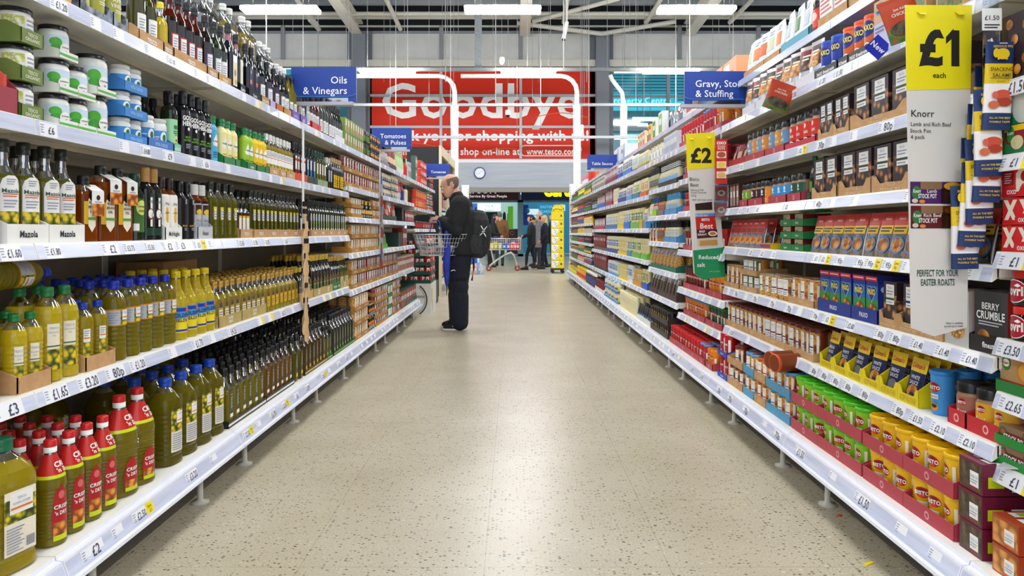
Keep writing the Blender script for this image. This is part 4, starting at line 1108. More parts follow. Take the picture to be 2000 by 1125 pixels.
RBO = lambda w: [('r', -w*1.1, .055, 0, .125, C('d8b020', .4)), ('p', [(-w*.5, .05), (0, .03), (w*.5, .05), (w*.5, .13), (0, .15), (-w*.5, .13)], CREAMP), ('e', 0, .142, w*.42, .015, C('161412', .3)), ('t', 0, .122, .009, 'RICE', C('5a4420', .4), .8, w), ('t', 0, .108, .009, 'BRAN', C('5a4420', .4), .8, w), ('t', 0, .095, .009, 'OIL', C('5a4420', .4), .8, w), ('r', -w*.55, .068, w*.55, .076, C('5c9a3c'))]
rb1 = bottle('rice_bran_oil_bottle', .035, .205, 'pet', AMB, GLASS, BLACK, .86, 4, .9, .76, art=RBO(.03), capr=.017)
rb2 = bottle('rice_bran_oil_bottle', .042, .245, 'pet', AMB, GLASS, BLACK, .87, 4, .9, .78, art=RBO(.036), capr=.017)
def hangtag(P, z, w=.05, h=.085):
    t = P.part('hang_tag')
    d = P.d/2
    t.rings([[(x, y, q) for x, y, q in ((-w/2+.012, -.01, z+.012), (w/2+.012, -.01, z+.012), (w/2+.018, -d-.006, z-.008), (-w/2+.018, -d-.006, z-.008))], [(x, y-.001, q+.001) for x, y, q in ((-w/2+.012, -.01, z+.012), (w/2+.012, -.01, z+.012), (w/2+.018, -d-.006, z-.008), (-w/2+.018, -d-.006, z-.008))]], WHITE)
    t.box(-w/2+.018, w/2+.018, -d-.007, -d-.006, z-h, z-.008, WHITE)
    t.art(face_flat(-d-.007, .018), [('r', -w/2, z-h, w/2, z-h*.55, food('chips')), ('e', 0, z-.028, .008, .008, INK), ('l', -.015, z-.045, .015, z-.038, 1, TXT)], .0006, 0)
hangtag(rb1, .165); hangtag(rb2, .205)
run(LEFT, Z, 151, 190, rb1, 'small amber rice bran oil bottle', n=2, turn=12, yaw=3)
run(LEFT, Z, 190, 256, rb2, 'tall amber rice bran oil bottle', n=2, turn=12, yaw=3)
run(LEFT, Z, 257, 280, bottle('omega_oil_bottle', .03, .235, 'tall', DARKG, DARKG, C('1d4030', .3), .80, 2, 1, .7, art=[('r', -.03, .03, .03, .15, C('3c6c24')), ('e', 0, .115, .022, .026, C('d8e070', .4)), ('t', 0, .12, .008, 'omega', C('1c3c14'), .8, .036), ('t', 0, .106, .011, 'cool', C('1c3c14'), 1, .034), ('e', 0, .155, .02, .008, BLACK), ('r', -.03, .035, -.012, .06, WHITE)]), 'green label omega oil bottle', n=2, turn=10)
run(LEFT, Z, 281, 314, bottle('balsamic_bottle', .028, .262, 'tall', DARK, DARK, C('b88a4c', .5), .80, 2.6, 1, .7, art=[('r', -.026, .05, .026, .165, WHITE), ('r', -.026, .155, .026, .17, DGRN), ('t', 0, .14, .009, 'TesOliver', C('3a4a40'), .6, .04), ('e', -.004, .095, .014, .02, C('6a2c24')), ('e', -.004, .096, .011, .016, WHITE), ('e', .006, .09, .007, .01, C('6a2c24')), ('e', .006, .091, .005, .007, WHITE), ('r', -.026, .018, .026, .045, DGRN)]), 'heart label bottle with wooden stopper', n=2, turn=10, yaw=2)
run(LEFT, Z, 314, 348, bottle('rapeseed_oil_bottle', .028, .235, 'tall', C('f0efe8', .35), AMB, C('2a2220', .35), .82, 3, 1, .72, art=[('e', 0, .098, .018, .022, C('e8b41c', .4)), ('p', [(-.016, .09), (.016, .09), (.002, .062), (-.002, .062)], C('e8b41c', .4)), ('t', 0, .135, .010, 'McHughs', C('4a3a34'), .6, .042), ('t', 0, .1, .006, 'RAPESEED', BRN, .6, .03), ('l', -.016, .02, .016, .04, 2, TXT)]), 'white bottle with yellow drop', n=2, turn=10, yaw=2, tray=(WHITE, .048, 'McHughs', C('4a4a50'), 2))
run(LEFT, Z, 348, 378, bottle('rapeseed_oil_bottle', .027, .232, 'tall', C('101012', .2), C('101012', .2), C('1a1a1c', .3), .82, 2, 1, .72, art=[('l', -.006, .14, .01, .16, 4, WHITE), ('r', .016, .05, .019, .15, WHITE), ('t', 0, .055, .007, 'RAPESEED', C('d8b41c'), .8, .038), ('l', -.012, .035, .012, .048, 2, TXT)]), 'slim matt black oil bottle', n=2, turn=5)
run(LEFT, Z, 378, 408, bottle('walnut_oil_bottle', .03, .225, 'tall', oil('6a2c0a'), AMB, C('e8e8e4', .35), .80, 2, 1, .7, art=[('r', -.024, .045, .024, .145, GREYP), ('r', -.02, .1, .02, .14, C('3c1c14')), ('e', 0, .11, .016, .012, C('e8c030')), ('t', 0, .075, .010, 'finest', C('6c6c74'), .4, .03), ('l', -.016, .05, .016, .066, 3, TXT)]), 'amber nut oil bottle white cap', n=2, turn=14, yaw=2, tray=(C('c8cacf', .5), .052, 'finest', C('70707a'), 2))
def tesolive(body, H=.235, R=.028, l2='olive', cap='22241e'):
    return bottle('olive_oil_bottle', R, H, 'tall', body, G_NECK, C(cap, .35), .86, 2.6, 1, .72, art=[('r', -R*.6, .02, R*.6, .09, food(l2)), ('r', -R*.6, .085, R*.6, .135, CREAMP), ('r', -R*.6, .128, R*.6, .14, C('d8cc3c')), ('l', -R*.45, .09, R*.45, .125, 3, TXT)])
BTS = (CARD, .042, 'TESCO', WHITE, 3)
run(LEFT, Z, 408, 462, tesolive(oil('9c9414'), .25), 'olive oil bottle with clear neck', rows=2, n=4, turn=12, yaw=3)
run(LEFT, Z, 463, 489, bottle('walnut_oil_bottle', .02, .165, 'tall', oil('7a4410'), G_NECK, BLACK, .86, 2, 1, .72, art=[('r', -.012, .03, .012, .095, CREAMP), ('r', -.012, .095, .012, .105, C('e0b020'))]), 'small amber oil bottle yellow label', rows=2, turn=12, tray=BTS)
run(LEFT, Z, 490, 582, tesolive(oil('7c7610')), 'slim olive oil bottle in a row', rows=3, turn=12, yaw=3, tray=BTS)
run(LEFT, Z, 583, 600, bottle('truffle_oil_bottle', .02, .18, 'tall', DARK, DARK, BLACK, .86, 2, 1, .7, art=[('r', -.012, .04, .012, .11, WHITE)]), 'short dark oil bottle behind spoons', rows=2, tray=BTS)
run(LEFT, Z, 603, 675, bottle('extra_virgin_oil_bottle', .027, .235, 'tall', DARKG, DARKG, BLACK, .86, 3, 1, .7, art=[('r', -.019, .03, .019, .145, C('a8bc7c', .4)), ('r', -.019, .10, .019, .142, WHITE), ('r', -.019, .03, .019, .05, CREAMP), ('l', -.014, .105, .014, .135, 3, TXT)]), 'dark green olive oil pale label', rows=3, turn=10, yaw=3, tray=BTS)
Z = .915
run(LEFT, Z, 682, 700, chick, 'chickpea can left of the stack', rows=2, stack=2, tray=KT)
run(LEFT, Z, 701, 736, chick, 'yellow chickpea can on tray', rows=2, stack=2, tray=KT)
run(LEFT, Z, 746, 767, pouch('lentil_sachet', .07, .15, .035, [(.25, C('4aa03c')), (.8, C('7a8c4c')), (1, C('a8b48c'))]), 'green lentil sachet standing in box', n=3, tray=(C('4cae44', .5), .045, None, None, 1))
run(LEFT, Z, 768, 783, carton('carton_case', .12, .2, .16, '12362c'), 'tall dark green carton', n=2)
run(LEFT, Z, 784, 806, cart('passata_carton', '9c2c24', '7a2420', .21, .06), 'red passata carton', rows=2, n=5)
Z = 1.20
run(LEFT, Z, 682, 702, chick2, 'small chickpea can on tray', rows=2, stack=2, tray=(KRAFT, .03, None, None, 3))
run(LEFT, Z, 703, 724, can('lentil_can', .037, .075, [('r', -.03, .04, .03, .07, C('e0b040')), ('r', -.03, .004, .03, .035, BLACK), ('l', -.02, .01, .02, .03, 2, WHITE)], BLACK), 'black and yellow pulse tin', rows=2, stack=[2, 1])
run(LEFT, Z, 725, 741, pulse('bean_can', food('soup'), .085), 'mixed bean can on tray', rows=2, stack=2, tray=(KRAFT, .03, None, None, 2))
redbag = pouch('grain_pouch', .12, .19, .05, [(.35, C('c83a1c')), (.7, C('e0602c')), (1, C('d8d0c4'))], [('r', -.03, .09, .03, .14, WHITE)])
run(LEFT, Z, 743, 772, [redbag, pouch('grain_pouch', .12, .18, .05, [(.2, GRN), (.75, C('a82420')), (1, C('c8c4bc'))]), pouch('grain_pouch', .11, .19, .05, [(.25, C('7ab03c')), (.6, C('b8b4a8')), (1, C('d0402c'))])], 'red pouch leaning on shelf', n=6, tray=(DGRN, .05, None, None, 2))
run(LEFT, Z, 778, 786, carton('display_box', .1, .16, .16, '1a1a1a', [('r', -.02, .03, .02, .14, C('8a8a88'))]), 'black box with silver panel', n=1)
run(LEFT, Z, 788, 806, cart('tomato_carton', '2a1814', 'c03424', .14), 'dark red sauce carton', rows=2)
Z = 1.44
run(LEFT, Z, 667, 741, [pulse('kidney_bean_can', food('beans')), bean if 0 else pulse('kidney_bean_can', food('beans')), pulse('kidney_bean_can', food('chips'))], 'baked red bean can on tray', rows=2, stack=2, tray=KT, n=16)
run(LEFT, Z, 743, 760, can('lentil_can', .037, .075, [('r', -.03, .035, .03, .07, C('d8b890')), ('r', -.03, .004, .03, .03, C('303438')), ('r', -.012, .01, .012, .06, WHITE)], C('303438')), 'small cream and grey tin', rows=2, stack=3)
run(LEFT, Z, 761, 774, can('pea_can', .037, .078, [('r', -.03, .04, .03, .08, C('d0a880')), ('r', -.014, .01, .014, .06, WHITE)], C('2a5c4c')), 'green and cream pulse tin', rows=2, stack=3)
run(LEFT, Z, 775, 782, pouch('pasta_pouch', .11, .22, .05, [(.4, C('c8c8c4')), (1, C('b83844'))], [('r', -.03, .1, .03, .16, WHITE)]), 'pink and white pouch', n=2)
run(LEFT, Z, 783, 790, bottle('sauce_bottle', .036, .22, 'sauce', C('243a8c', .3), C('9c2028'), C('a81c20'), .84, 2, 1, .55), 'blue and red sauce bottle', n=2)
run(LEFT, Z, 791, 797, bottle('sauce_bottle', .03, .2, 'tall', C('e8dcb8'), C('201c18'), BLACK, .84), 'cream sauce bottle dark cap', n=2)

# --- fourth shelf (1.388)
Z = 1.388
COCO = lambda w, h: [('r', -w, h*.06, w, h*.8, C('cfe0ee', .4)), ('e', -w*.35, h*.55, w*.42, h*.16, C('4cb030', .4)), ('e', -w*.3, h*.33, w*.4, h*.13, C('3ca02c', .4)), ('e', w*.36, h*.3, w*.5, h*.24, C('6a3a24', .4)), ('e', w*.36, h*.34, w*.45, h*.2, WHITE), ('t', w*.36, h*.4, h*.07, 'coconut', INK, .8, w*.75), ('t', w*.36, h*.27, h*.07, 'oil', INK, .8)]
cocoW = C('e6e8e2', .25)
cj1 = jar('coconut_oil_jar', .042, .095, cocoW, '1a1a1c', [('r', -.055, .012, .0, .07, food('lime')), ('r', .002, .006, .042, .072, WHITE), ('l', .006, .01, .036, .066, 5, TXT)])
cj2 = jar('coconut_oil_jar', .040, .094, cocoW, '1a1a1c', COCO(.04, .08))
cj3 = jar('coconut_oil_jar', .048, .125, cocoW, '1a1a1c', COCO(.048, .108))
blj = jar('coconut_oil_jar', .034, .082, C('dfe4e4', .25), 'c0c0b8', [('r', -.05, .008, .05, .05, C('3c8cd0', .4)), ('e', .01, .032, .014, .016, WHITE), ('e', .012, .032, .008, .010, GRN), ('l', -.03, .014, -.006, .03, 3, WHITE)])
blj2 = jar('coconut_oil_jar', .037, .115, C('dfe4e4', .25), 'c0c0b8', [('r', -.05, .008, .05, .07, C('3c8cd0', .4)), ('e', .012, .045, .014, .022, WHITE), ('e', .014, .045, .008, .013, GRN), ('l', -.03, .02, -.006, .05, 4, WHITE)])
run(LEFT, Z, -80, 20, bottle('vinegar_bottle', .036, .16, 'wine', VIN, VIN, None, .9, 2, 1, .6, bands=((.5, .75, C('b83420')),), art=[('r', -.03, .02, .03, .1, C('c03c24', .4)), ('t', 0, .06, .012, 'VIN', CREAMP, 1, .05)]), 'dark bottle on maroon tray', n=2, tray=(C('9a3444', .5), .07, None, None, 2), turn=15)
OT = (C('6f8340', .5), .038, 'TESCO|ORGANIC', C('d8dcc0', .5), 2)
run(LEFT, Z, 22, 98, cj1, 'large cut coconut oil jar', n=2, stack=3, tray=OT, yaw=5, turn=30)
GT2 = (C('e8ebe4', .5), .022, None, None, 2, {'stripe': C('58b040', .5)})
run(LEFT, Z, 100, 134, cj2, 'pale coconut oil jar black lid', n=1, stack=3, yaw=6, turn=32, tray=GT2)
run(LEFT, Z, 135, 172, cj2, 'coconut oil jar on white tray', n=1, stack=2, yaw=6, turn=32, tray=GT2)
run(LEFT, Z, 173, 230, cj3, 'tall coconut oil jar black lid', n=2, stack=2, yaw=6, turn=32, tray=GT2)
run(LEFT, Z, 231, 276, blj, 'small blue jar silver lid', n=2, stack=3, yaw=6, turn=32, tray=(C('3c84cc', .5), .03, 'VITA COCO', C('a8d0f0', .5), 2))
run(LEFT, Z, 277, 328, blj2, 'tall blue jar silver lid', n=2, yaw=6, turn=32, tray=(C('3c74c0', .5), .035, 'VITA COCO', C('a8d0f0', .5), 2))
run(LEFT, Z, 280, 334, bottle('avocado_oil_bottle', .034, .25, 'wine', DARK, DARK, BLACK, .86), 'plain dark bottle in shadow', n=2, fx=1.46)
avo = bottle('avocado_oil_bottle', .026, .232, 'tall', DARKG, DARK, BLACK, .82, 2.6, 1, .72, bands=((.04, .55, C('9fd8a8', .4)),), art=[('e', 0, .05, .015, .018, C('3c6c24')), ('e', 0, .05, .012, .015, C('d8dc8c')), ('e', 0, .047, .005, .006, BRN), ('r', -.012, .09, .012, .105, GRN), ('l', -.014, .07, .014, .085, 2, GRN)])
run(LEFT, Z, 329, 354, avo, 'mint green avocado oil bottle', n=2, yaw=3, turn=6, tray=(C('7cc8a4', .5), .035, 'AVOCADO', WHITE, 2))
hemp = bottle('hemp_oil_bottle', .028, .26, 'tall', C('121214', .12), C('121214', .12), BLACK, .80, 2, 1, .72, art=[('t', .002, .152, .018, 'GOOD', WHITE, 2, .05), ('t', .002, .13, .018, 'HEMP', WHITE, 2, .05), ('e', .002, .108, .006, .007, WHITE), ('t', .002, .075, .008, 'MOST', C('6cb82c'), 1, .03), ('t', .002, .063, .008, 'NUTRITIOUS', C('6cb82c'), 1, .04), ('l', -.012, .03, .016, .05, 3, TXT)])
run(LEFT, Z, 355, 412, hemp, 'black hemp oil bottle white lettering', n=4, rows=2, yaw=3, turn=16)
def fry(c, c2):
    return bottle('oil_spray_bottle', .026, .205, 'spray', C(c, .35), C(c, .35), C('157a44', .3), .83, 2, 1, .99, capr=.018, art=[('p', [(-.018, .09), (0, .125), (.018, .09), (.014, .075), (0, .07), (-.014, .075)], WHITE), ('t', 0, .094, .008, 'frylight', C('1c6a34'), 1, .032), ('l', -.014, .02, .014, .05, 3, C(c2))])
run(LEFT, Z, 413, 430, fry('54b0dc', '1c6a9c'), 'sky blue oil spray bottle', n=2, yaw=3, turn=14)
run(LEFT, Z, 431, 464, fry('f0e6a4', 'b8a040'), 'pale yellow oil spray bottle', n=4, yaw=3, turn=14, tray=(GRN, .036, None, None, 2))
run(LEFT, Z, 466, 476, fry('c07818', '7a4410'), 'amber oil spray bottle', n=2, fx=1.36, yaw=3)
run(LEFT, Z, 477, 495, fry('a0c830', '4c7a14'), 'lime green oil spray bottle', n=2, yaw=3, turn=14, tray=(GRN, .036, 'frylight', WHITE, 2))
run(LEFT, Z, 496, 520, fry('f0c818', 'b08414'), 'bright yellow oil spray bottle', n=4, yaw=3, turn=14, tray=(GRN, .036, None, None, 2))
run(LEFT, Z, 521, 572, bottle('rapeseed_oil_bottle', .025, .22, 'tall', OIL2, GLASS, C('f0f0ec', .35), .84, 2, 1, .72, art=[('r', -.028, .025, .028, .06, food('flower')), ('r', -.028, .06, .028, .13, WHITE), ('r', -.024, .09, .024, .094, ORG), ('l', -.02, .1, .02, .125, 3, TXT)]), 'oil bottle white cap flower label', rows=2, turn=10, yaw=3, tray=(CARD, .045, 'TESCO', WHITE, 3))
run(LEFT, Z, 573, 595, bottle('vinegar_bottle', .026, .235, 'tall', VIN, VIN, BLACK, .82, 2, 1, .7, art=[('r', -.015, .05, .015, .15, WHITE), ('r', -.015, .12, .015, .135, C('d8482c')), ('r', -.015, .05, .015, .07, C('8c2020'))]), 'dark bottle on orange tray', rows=2, yaw=3, tray=(C('e0481c', .5), .05, None, None, 2))
run(LEFT, Z, 596, 615, bottle('vinegar_bottle', .026, .23, 'tall', NAVY, NAVY, C('182a20'), .82, 2, 1, .7, art=[('r', -.015, .04, .015, .15, C('c8d4e0')), ('r', -.015, .04, .015, .09, C('3c7aa8'))]), 'navy bottle on green tray', rows=2, yaw=3, tray=(DGRN, .05, None, None, 2))
run(LEFT, Z, 616, 636, bottle('herb_oil_bottle', .026, .235, 'tall', OIL3, DARKG, C('1c4a34'), .82, 2, 1, .7, art=[('r', -.015, .03, .015, .15, CREAMP), ('r', -.015, .03, .015, .08, food('olive'))]), 'herb oil bottle green cap', rows=2, yaw=3, tray=(C('8ca078', .5), .045, None, None, 2))
run(LEFT, Z, 637, 647, bottle('herb_oil_bottle', .026, .22, 'tall', DARK, GLASS, C('c8ccc8'), .82, 2, 1, .7, art=[('r', -.015, .05, .015, .13, C('b8c0c4'))]), 'dark bottle silver cap', rows=2, yaw=3)
run(LEFT, Z, 648, 668, bottle('flip_top_bottle', .03, .235, 'tall', DARK, GLASS, C('c0a878', .4), .86, 2, 1, .6, art=[('r', -.02, .02, .02, .11, C('e0b818', .4)), ('l', -.012, .03, .012, .08, 3, INK)]), 'dark flip top bottle yellow label', rows=2, yaw=3)

# --- top shelf (1.744)
Z = 1.744
run(LEFT, Z, 92, 140, bottle('cider_vinegar_bottle', .036, .26, 'tall', OIL2, GLASS, BLACK, .88), 'golden vinegar bottle in tan tray', n=2, tray=(CARD, .05, None, None, 2))
acv = bottle('cider_vinegar_bottle', .037, .27, 'tall', oil('b8921c', .6), GLASS, BLACK, .88, 2, 1, .72, art=[('r', -.045, .028, .045, .16, C('a8a83c', .4)), ('t', .006, .145, .02, 'OM', C('f0e8a0', .3), 1, .03), ('t', .006, .112, .008, 'RAW', CREAMP, .8), ('t', .006, .098, .013, 'APPLE', CREAMP, 1, .055), ('t', .006, .08, .013, 'VINEGAR', CREAMP, 1, .06), ('l', -.01, .055, .022, .068, 2, CREAMP)])
run(LEFT, Z, 141, 238, acv, 'olive label apple vinegar bottle', n=3, yaw=3, turn=10, skip=(), tray=(noisy('slate_print', '2c3038', '8a98a8', 40, .5), .055, None, None, 2, {'cut': True}))
TT = (CARD, .045, 'TESCO', WHITE, 3)
wv = lambda body, lab, c2, nm='vinegar_bottle', H=.27, R=.031, cap=BLACK: bottle(nm, R, H, 'wine', body, body, cap, .88, 2, 1, .66, art=[('r', -R*.95, .02, R*.95, .105, C(lab, .4)), ('r', -R*.8, .02, R*.2, .1, WHITE), ('l', -R*.75, .03, 0, .09, 6, TXT), ('r', R*.25, .04, R*.9, .055, C(c2))])
run(LEFT, Z, 262, 310, wv(oil('4c4a0c', .3), 'eceee4', '5c8c3c'), 'olive bottle white label tan tray', n=3, yaw=3, tray=TT)
run(LEFT, Z, 311, 330, bottle('vinegar_bottle', .026, .2, 'wine', OILB, GLASS, C('e8d820'), .88, 2, 1, .7), 'yellow vinegar bottle', n=2, tray=TT)
run(LEFT, Z, 331, 396, bottle('vinegar_bottle', .03, .27, 'wine', VIN, oil('8a2c08'), BLACK, .88, 2, 1, .62, art=[('r', -.028, .02, .028, .105, C('c0241c', .4)), ('r', -.024, .022, .006, .1, WHITE), ('l', -.02, .03, .004, .09, 6, TXT), ('r', .01, .06, .026, .075, WHITE)]), 'dark red vinegar bottle amber neck', rows=2, yaw=3, tray=TT)
run(LEFT, Z, 397, 418, wv(VIN, '6a2c86', 'b088c8'), 'dark bottle purple label', rows=2, yaw=3, tray=TT)
run(LEFT, Z, 419, 444, wv(DARKG, 'd8e0d8', '2c6a44'), 'dark bottle white and green label', rows=2, yaw=3, tray=(C('c8923c', .5), .04, 'TESCO', WHITE, 2))
run(LEFT, Z, 445, 461, bottle('balsamic_bottle', .034, .31, 'wine', NAVY, NAVY, C('1c241c'), .86, 4, 1, .7, bands=((.74, .83, C('a86a70')),), art=[('r', -.026, .02, .026, .16, C('e8dcb0', .4)), ('r', -.026, .13, .026, .16, WHITE), ('e', .008, .04, .012, .012, C('c8a820')), ('e', 0, .08, .012, .016, C('a8807a'))]), 'large navy balsamic bottle', n=2, yaw=2)
run(LEFT, Z, 462, 478, bottle('balsamic_bottle', .03, .28, 'wine', NAVY, NAVY, BLACK, .86, 4, 1, .7, bands=((.74, .83, C('a86a70')),), art=[('r', -.016, .02, .016, .16, C('e8e4c8', .4))]), 'navy bottle tall cream label', n=3, yaw=2, tray=(BLACK, .045, 'Gusto', WHITE, 3))
run(LEFT, Z, 479, 503, bottle('balsamic_bottle', .03, .27, 'wine', NAVY, NAVY, BLACK, .86, 4, 1, .7, art=[('r', -.02, .05, .02, .15, C('1c2a54')), ('r', -.014, .07, .014, .09, C('d8702c')), ('e', 0, .13, .008, .01, C('c8a84c'))]), 'navy bottle gold crest', rows=2, yaw=2, tray=(BLACK, .045, 'Gusto', WHITE, 3))
run(LEFT, Z, 504, 520, wv(DARK, 'e8e0d0', '8a7a5c', H=.26), 'dark bottle cream label gold tray', rows=2, yaw=2, tray=(C('b8924c', .5), .045, 'BALSAMIC', WHITE, 2))
run(LEFT, Z, 521, 532, wv(DARK, 'c8c0d8', '8a4a9c', H=.25), 'dark bottle lilac label', rows=2, yaw=2, tray=(C('c0b4d8', .5), .045, None, None, 2))
run(LEFT, Z, 533, 547, wv(C('2c1828', .1), '4a2c3c', 'd8784c', H=.24), 'plum bottle on orange tray', rows=2, yaw=2, tray=(C('c8703c', .5), .045, None, None, 2))
run(LEFT, Z, 548, 563, wv(DARK, 'd8d8d4', '3c3c40', H=.23), 'dark bottle plain white label', rows=2, yaw=2, tray=(C('c8923c', .5), .045, None, None, 2))
run(LEFT, Z, 564, 580, wv(OIL1, '8a8a20', '5c5c10', H=.26), 'yellow oil bottle above purple tray', rows=2, yaw=2, tray=(C('6a44b0', .5), .055, 'GARLIC', C('c8b0e8'), 2))
run(LEFT, Z, 581, 594, wv(DARK, 'd8c8a0', '6a3c2c', H=.26), 'dark garlic bottle purple tray', rows=2, yaw=2, tray=(C('7a54c0', .5), .055, None, None, 2))
run(LEFT, Z, 595, 603, wv(GLASS, 'd0e0d0', '3c8c5c', H=.24), 'pale green vinegar bottle', rows=2, yaw=2)
run(LEFT, Z, 604, 621, wv(VINR, 'e8e0dc', 'a82020', H=.24), 'red wine vinegar on red tray', rows=2, yaw=2, tray=(C('d8302c', .5), .05, None, None, 2))
run(LEFT, Z, 622, 639, wv(C('3a3c38', .2), '5c6054', '8a8c7c', H=.26), 'grey sleeved balsamic bottle', rows=2, yaw=2)
run(LEFT, Z, 640, 649, wv(C('26282a', .2), '3c4044', '6a6c70', H=.25), 'charcoal balsamic bottle', rows=2, yaw=2)
run(LEFT, Z, 650, 668, wv(DARK, 'c8ccd0', '707478', H=.27), 'tall black bottle white tray', rows=2, yaw=2, tray=(C('e4e6ea', .5), .05, None, None, 2))
gb = carton('pulse_carton', .075, .07, .11, '7c9a3c', [('r', -.03, .02, .03, .09, food('peas')), ('r', -.012, .05, .014, .1, WHITE)])
run(LEFT, Z, 669, 706, gb, 'green pulse carton', stack=2, rows=2)
run(LEFT, Z, 707, 719, jar('olive_jar', .035, .11, C('2c2a20', .2), '1a1a1a', [('r', -.02, .02, .02, .07, C('5c8c3c'))]), 'dark olive jar green label', stack=2, rows=2)
run(LEFT, Z, 720, 739, can('lentil_can', .04, .075, [('r', -.03, .03, .03, .06, food('soup')), ('r', -.03, .006, .03, .026, C('3c3c3a'))], BLACK), 'black tin with food picture', stack=3, rows=2)
run(LEFT, Z, 741, 758, pouch('rice_pouch', .09, .2, .04, [(.4, C('b8b4b0')), (.7, C('d8d0cc')), (1, C('a83034'))]), 'white and red rice pouch', n=5, tray=(C('8a8c94', .5), .04, None, None, 2))
run(LEFT, Z, 759, 772, pouch('rice_pouch', .09, .21, .04, [(.3, C('b82c24')), (.6, C('e8c8a0')), (1, C('7a1c1c'))]), 'dark red rice pouch', n=5, tray=(BLACK, .05, None, None, 2))
run(LEFT, Z, 773, 788, pouch('pasta_pouch', .09, .24, .04, [(.3, C('e4e8d8')), (.8, C('c4dca0')), (1, C('8cbc6c'))], [('r', -.012, .06, -.004, .2, GRN)]), 'pale green pasta packet', n=5)
run(LEFT, Z, 789, 794, bottle('sauce_bottle', .034, .22, 'sauce', C('b8281c'), C('1c1a18'), BLACK, .82), 'red sauce bottle black cap', n=2)
run(LEFT, Z, 795, 808, cart('stock_carton', 'c8c4bc', '9a96a0', .2), 'pale grey carton', n=4, rows=1)
run(LEFT, Z, 809, 818, cart('tomato_carton', '3c5a4c', 'b8a088', .17), 'green and tan carton', n=3, stack=2)
run(LEFT, Z, 819, 830, can('tomato_can', .04, .11, [('r', -.03, .02, .03, .1, C('c8301c')), ('r', -.014, .03, .014, .08, WHITE)], C('c8301c')), 'red tomato can', stack=3, rows=1)
run(LEFT, Z, 831, 836, bottle('sauce_bottle', .034, .2, 'sauce', C('5a1c18'), C('1c1a18'), BLACK, .82), 'brown sauce bottle', n=2)
run(LEFT, Z, 837, 850, can('tomato_can', .038, .085, [('r', -.03, .03, .03, .07, C('c8402c')), ('r', -.03, .005, .03, .028, C('2c2c2c'))], C('2c3c34')), 'black and red tomato can', stack=3, rows=1)
for z, lst in ((1.40, ((809, 830, can('tomato_can', .04, .12, [('r', -.03, .012, .03, .11, C('d0381c')), ('r', -.012, .03, .016, .1, C('e8c070'))], C('d0381c')), 'red can golden picture', 2), (831, 842, can('tomato_can', .038, .085, [('r', -.014, .01, .014, .07, WHITE), ('r', -.03, .03, .0, .05, C('c02c20'))], DGRN), 'green and red tomato can', 3), (843, 850, can('tomato_can', .038, .085, [('r', -.03, .02, .03, .06, C('c8301c'))], BLACK), 'black tomato can', 2))),
               (1.12, ((809, 822, can('tomato_can', .038, .1, [('r', -.03, .02, .03, .08, C('a82018'))], C('3a1412')), 'dark red tomato jar', 1), (823, 850, can('tomato_can', .038, .1, [('r', -.03, .03, .03, .08, C('a83c2c')), ('r', -.012, .02, .012, .06, C('b8b0a8'))], C('5c1814')), 'dark passata jar', 1)))):
    for a, b, P, dsc, st in lst: run(LEFT, z, a, b, P, dsc, stack=st, rows=1)
run(LEFT, 1.12, 809, 830, can('tomato_can', .037, .07, [('r', -.03, .01, .03, .05, C('e03420')), ('r', -.006, .01, .006, .06, WHITE)], C('c82018')), 'small red puree tin', stack=1, fx=1.22, n=1) if 0 else None
# shrink wrapped cases standing behind the top row
wrap = clear('ffffff', .80, .08)
def case(body, n, R, H, lb, px, X=1.50, z=1.744, lift=.0, lab=True):
    Y = X*F/abs(px-VX)
    o = empty('wrapped_case', (-X, Y, z+lift), PI/2); tag(o, lb, 'multipack', 'shrink wrapped cases on the left top shelf')
    P = bottle('wrapped_bottle', R, H, 'wine', body, GLASS, C('d8d8d0', .3), .88, 2.4, 1, .68)
    for i in range(n):
        for j in range(2):
            b = put(P.one(), 'bottle', o); b.location = ((i-(n-1)/2)*R*2.04, (j-.5)*R*2.04, .004)
    w = n*R*1.04; d = 2*R*1.04
    m = MB().sq([(w, d, .002, 7), (w*1.01, d*1.01, H*.55, 7), (w*.99, d*.98, H*.68, 5), (w*.72, d*.5, H*.86, 4), (w*.66, d*.4, H*1.005, 4)], wrap, 28)
    m.obj('plastic_wrap', o)
    if lab:
        MB().art(face_flat(-d*1.02), [('r', -w*.45, H*.3, w*.1, H*.55, WHITE), ('b', -w*.42, H*.33, w*.07, H*.52)], .003, 0).obj('case_label', o)
lf = .20
case(VIN, 2, .036, .27, 'dark bottles in clear shrink wrap high above the red vinegar', 388, lift=lf)
case(OILB, 2, .04, .28, 'yellow oil bottles in clear shrink wrap, near case', 425, lift=lf)
case(OILB, 2, .042, .29, 'yellow oil bottles in clear shrink wrap, taller case beside it', 462, lift=lf)
case(GLASS, 3, .036, .26, 'empty looking clear bottles in shrink wrap with a barcode', 502, lift=.17)
case(C('c8d088', .2), 3, .036, .25, 'pale green bottles in clear shrink wrap with yellow tags', 535, lift=.12)
for k, (px, lift, w) in enumerate(((388, lf, .15), (443, lf, .5), (518, .12, .42))):
    Y = 1.5*F/abs(px-VX)
    o = MB().box(-w/2, w/2, -.1, .1, 0, lift-.002 if k < 2 else .118, CARD).obj('storage_carton', None, (-1.52, Y, 1.7445), PI/2)
    tag(o, ('brown carton under the dark wrapped bottles', 'long brown carton under the yellow wrapped bottles', 'brown carton under the clear wrapped bottles')[k]+', left top shelf', 'carton')
wb = [('white paper wrapped pack with brown swirls', 672, .2, 'e8e4e0'), ('white carton with black sketch', 690, .24, 'e4e6ea'), ('white tall carton with barcode', 712, .2, 'eceeee')]
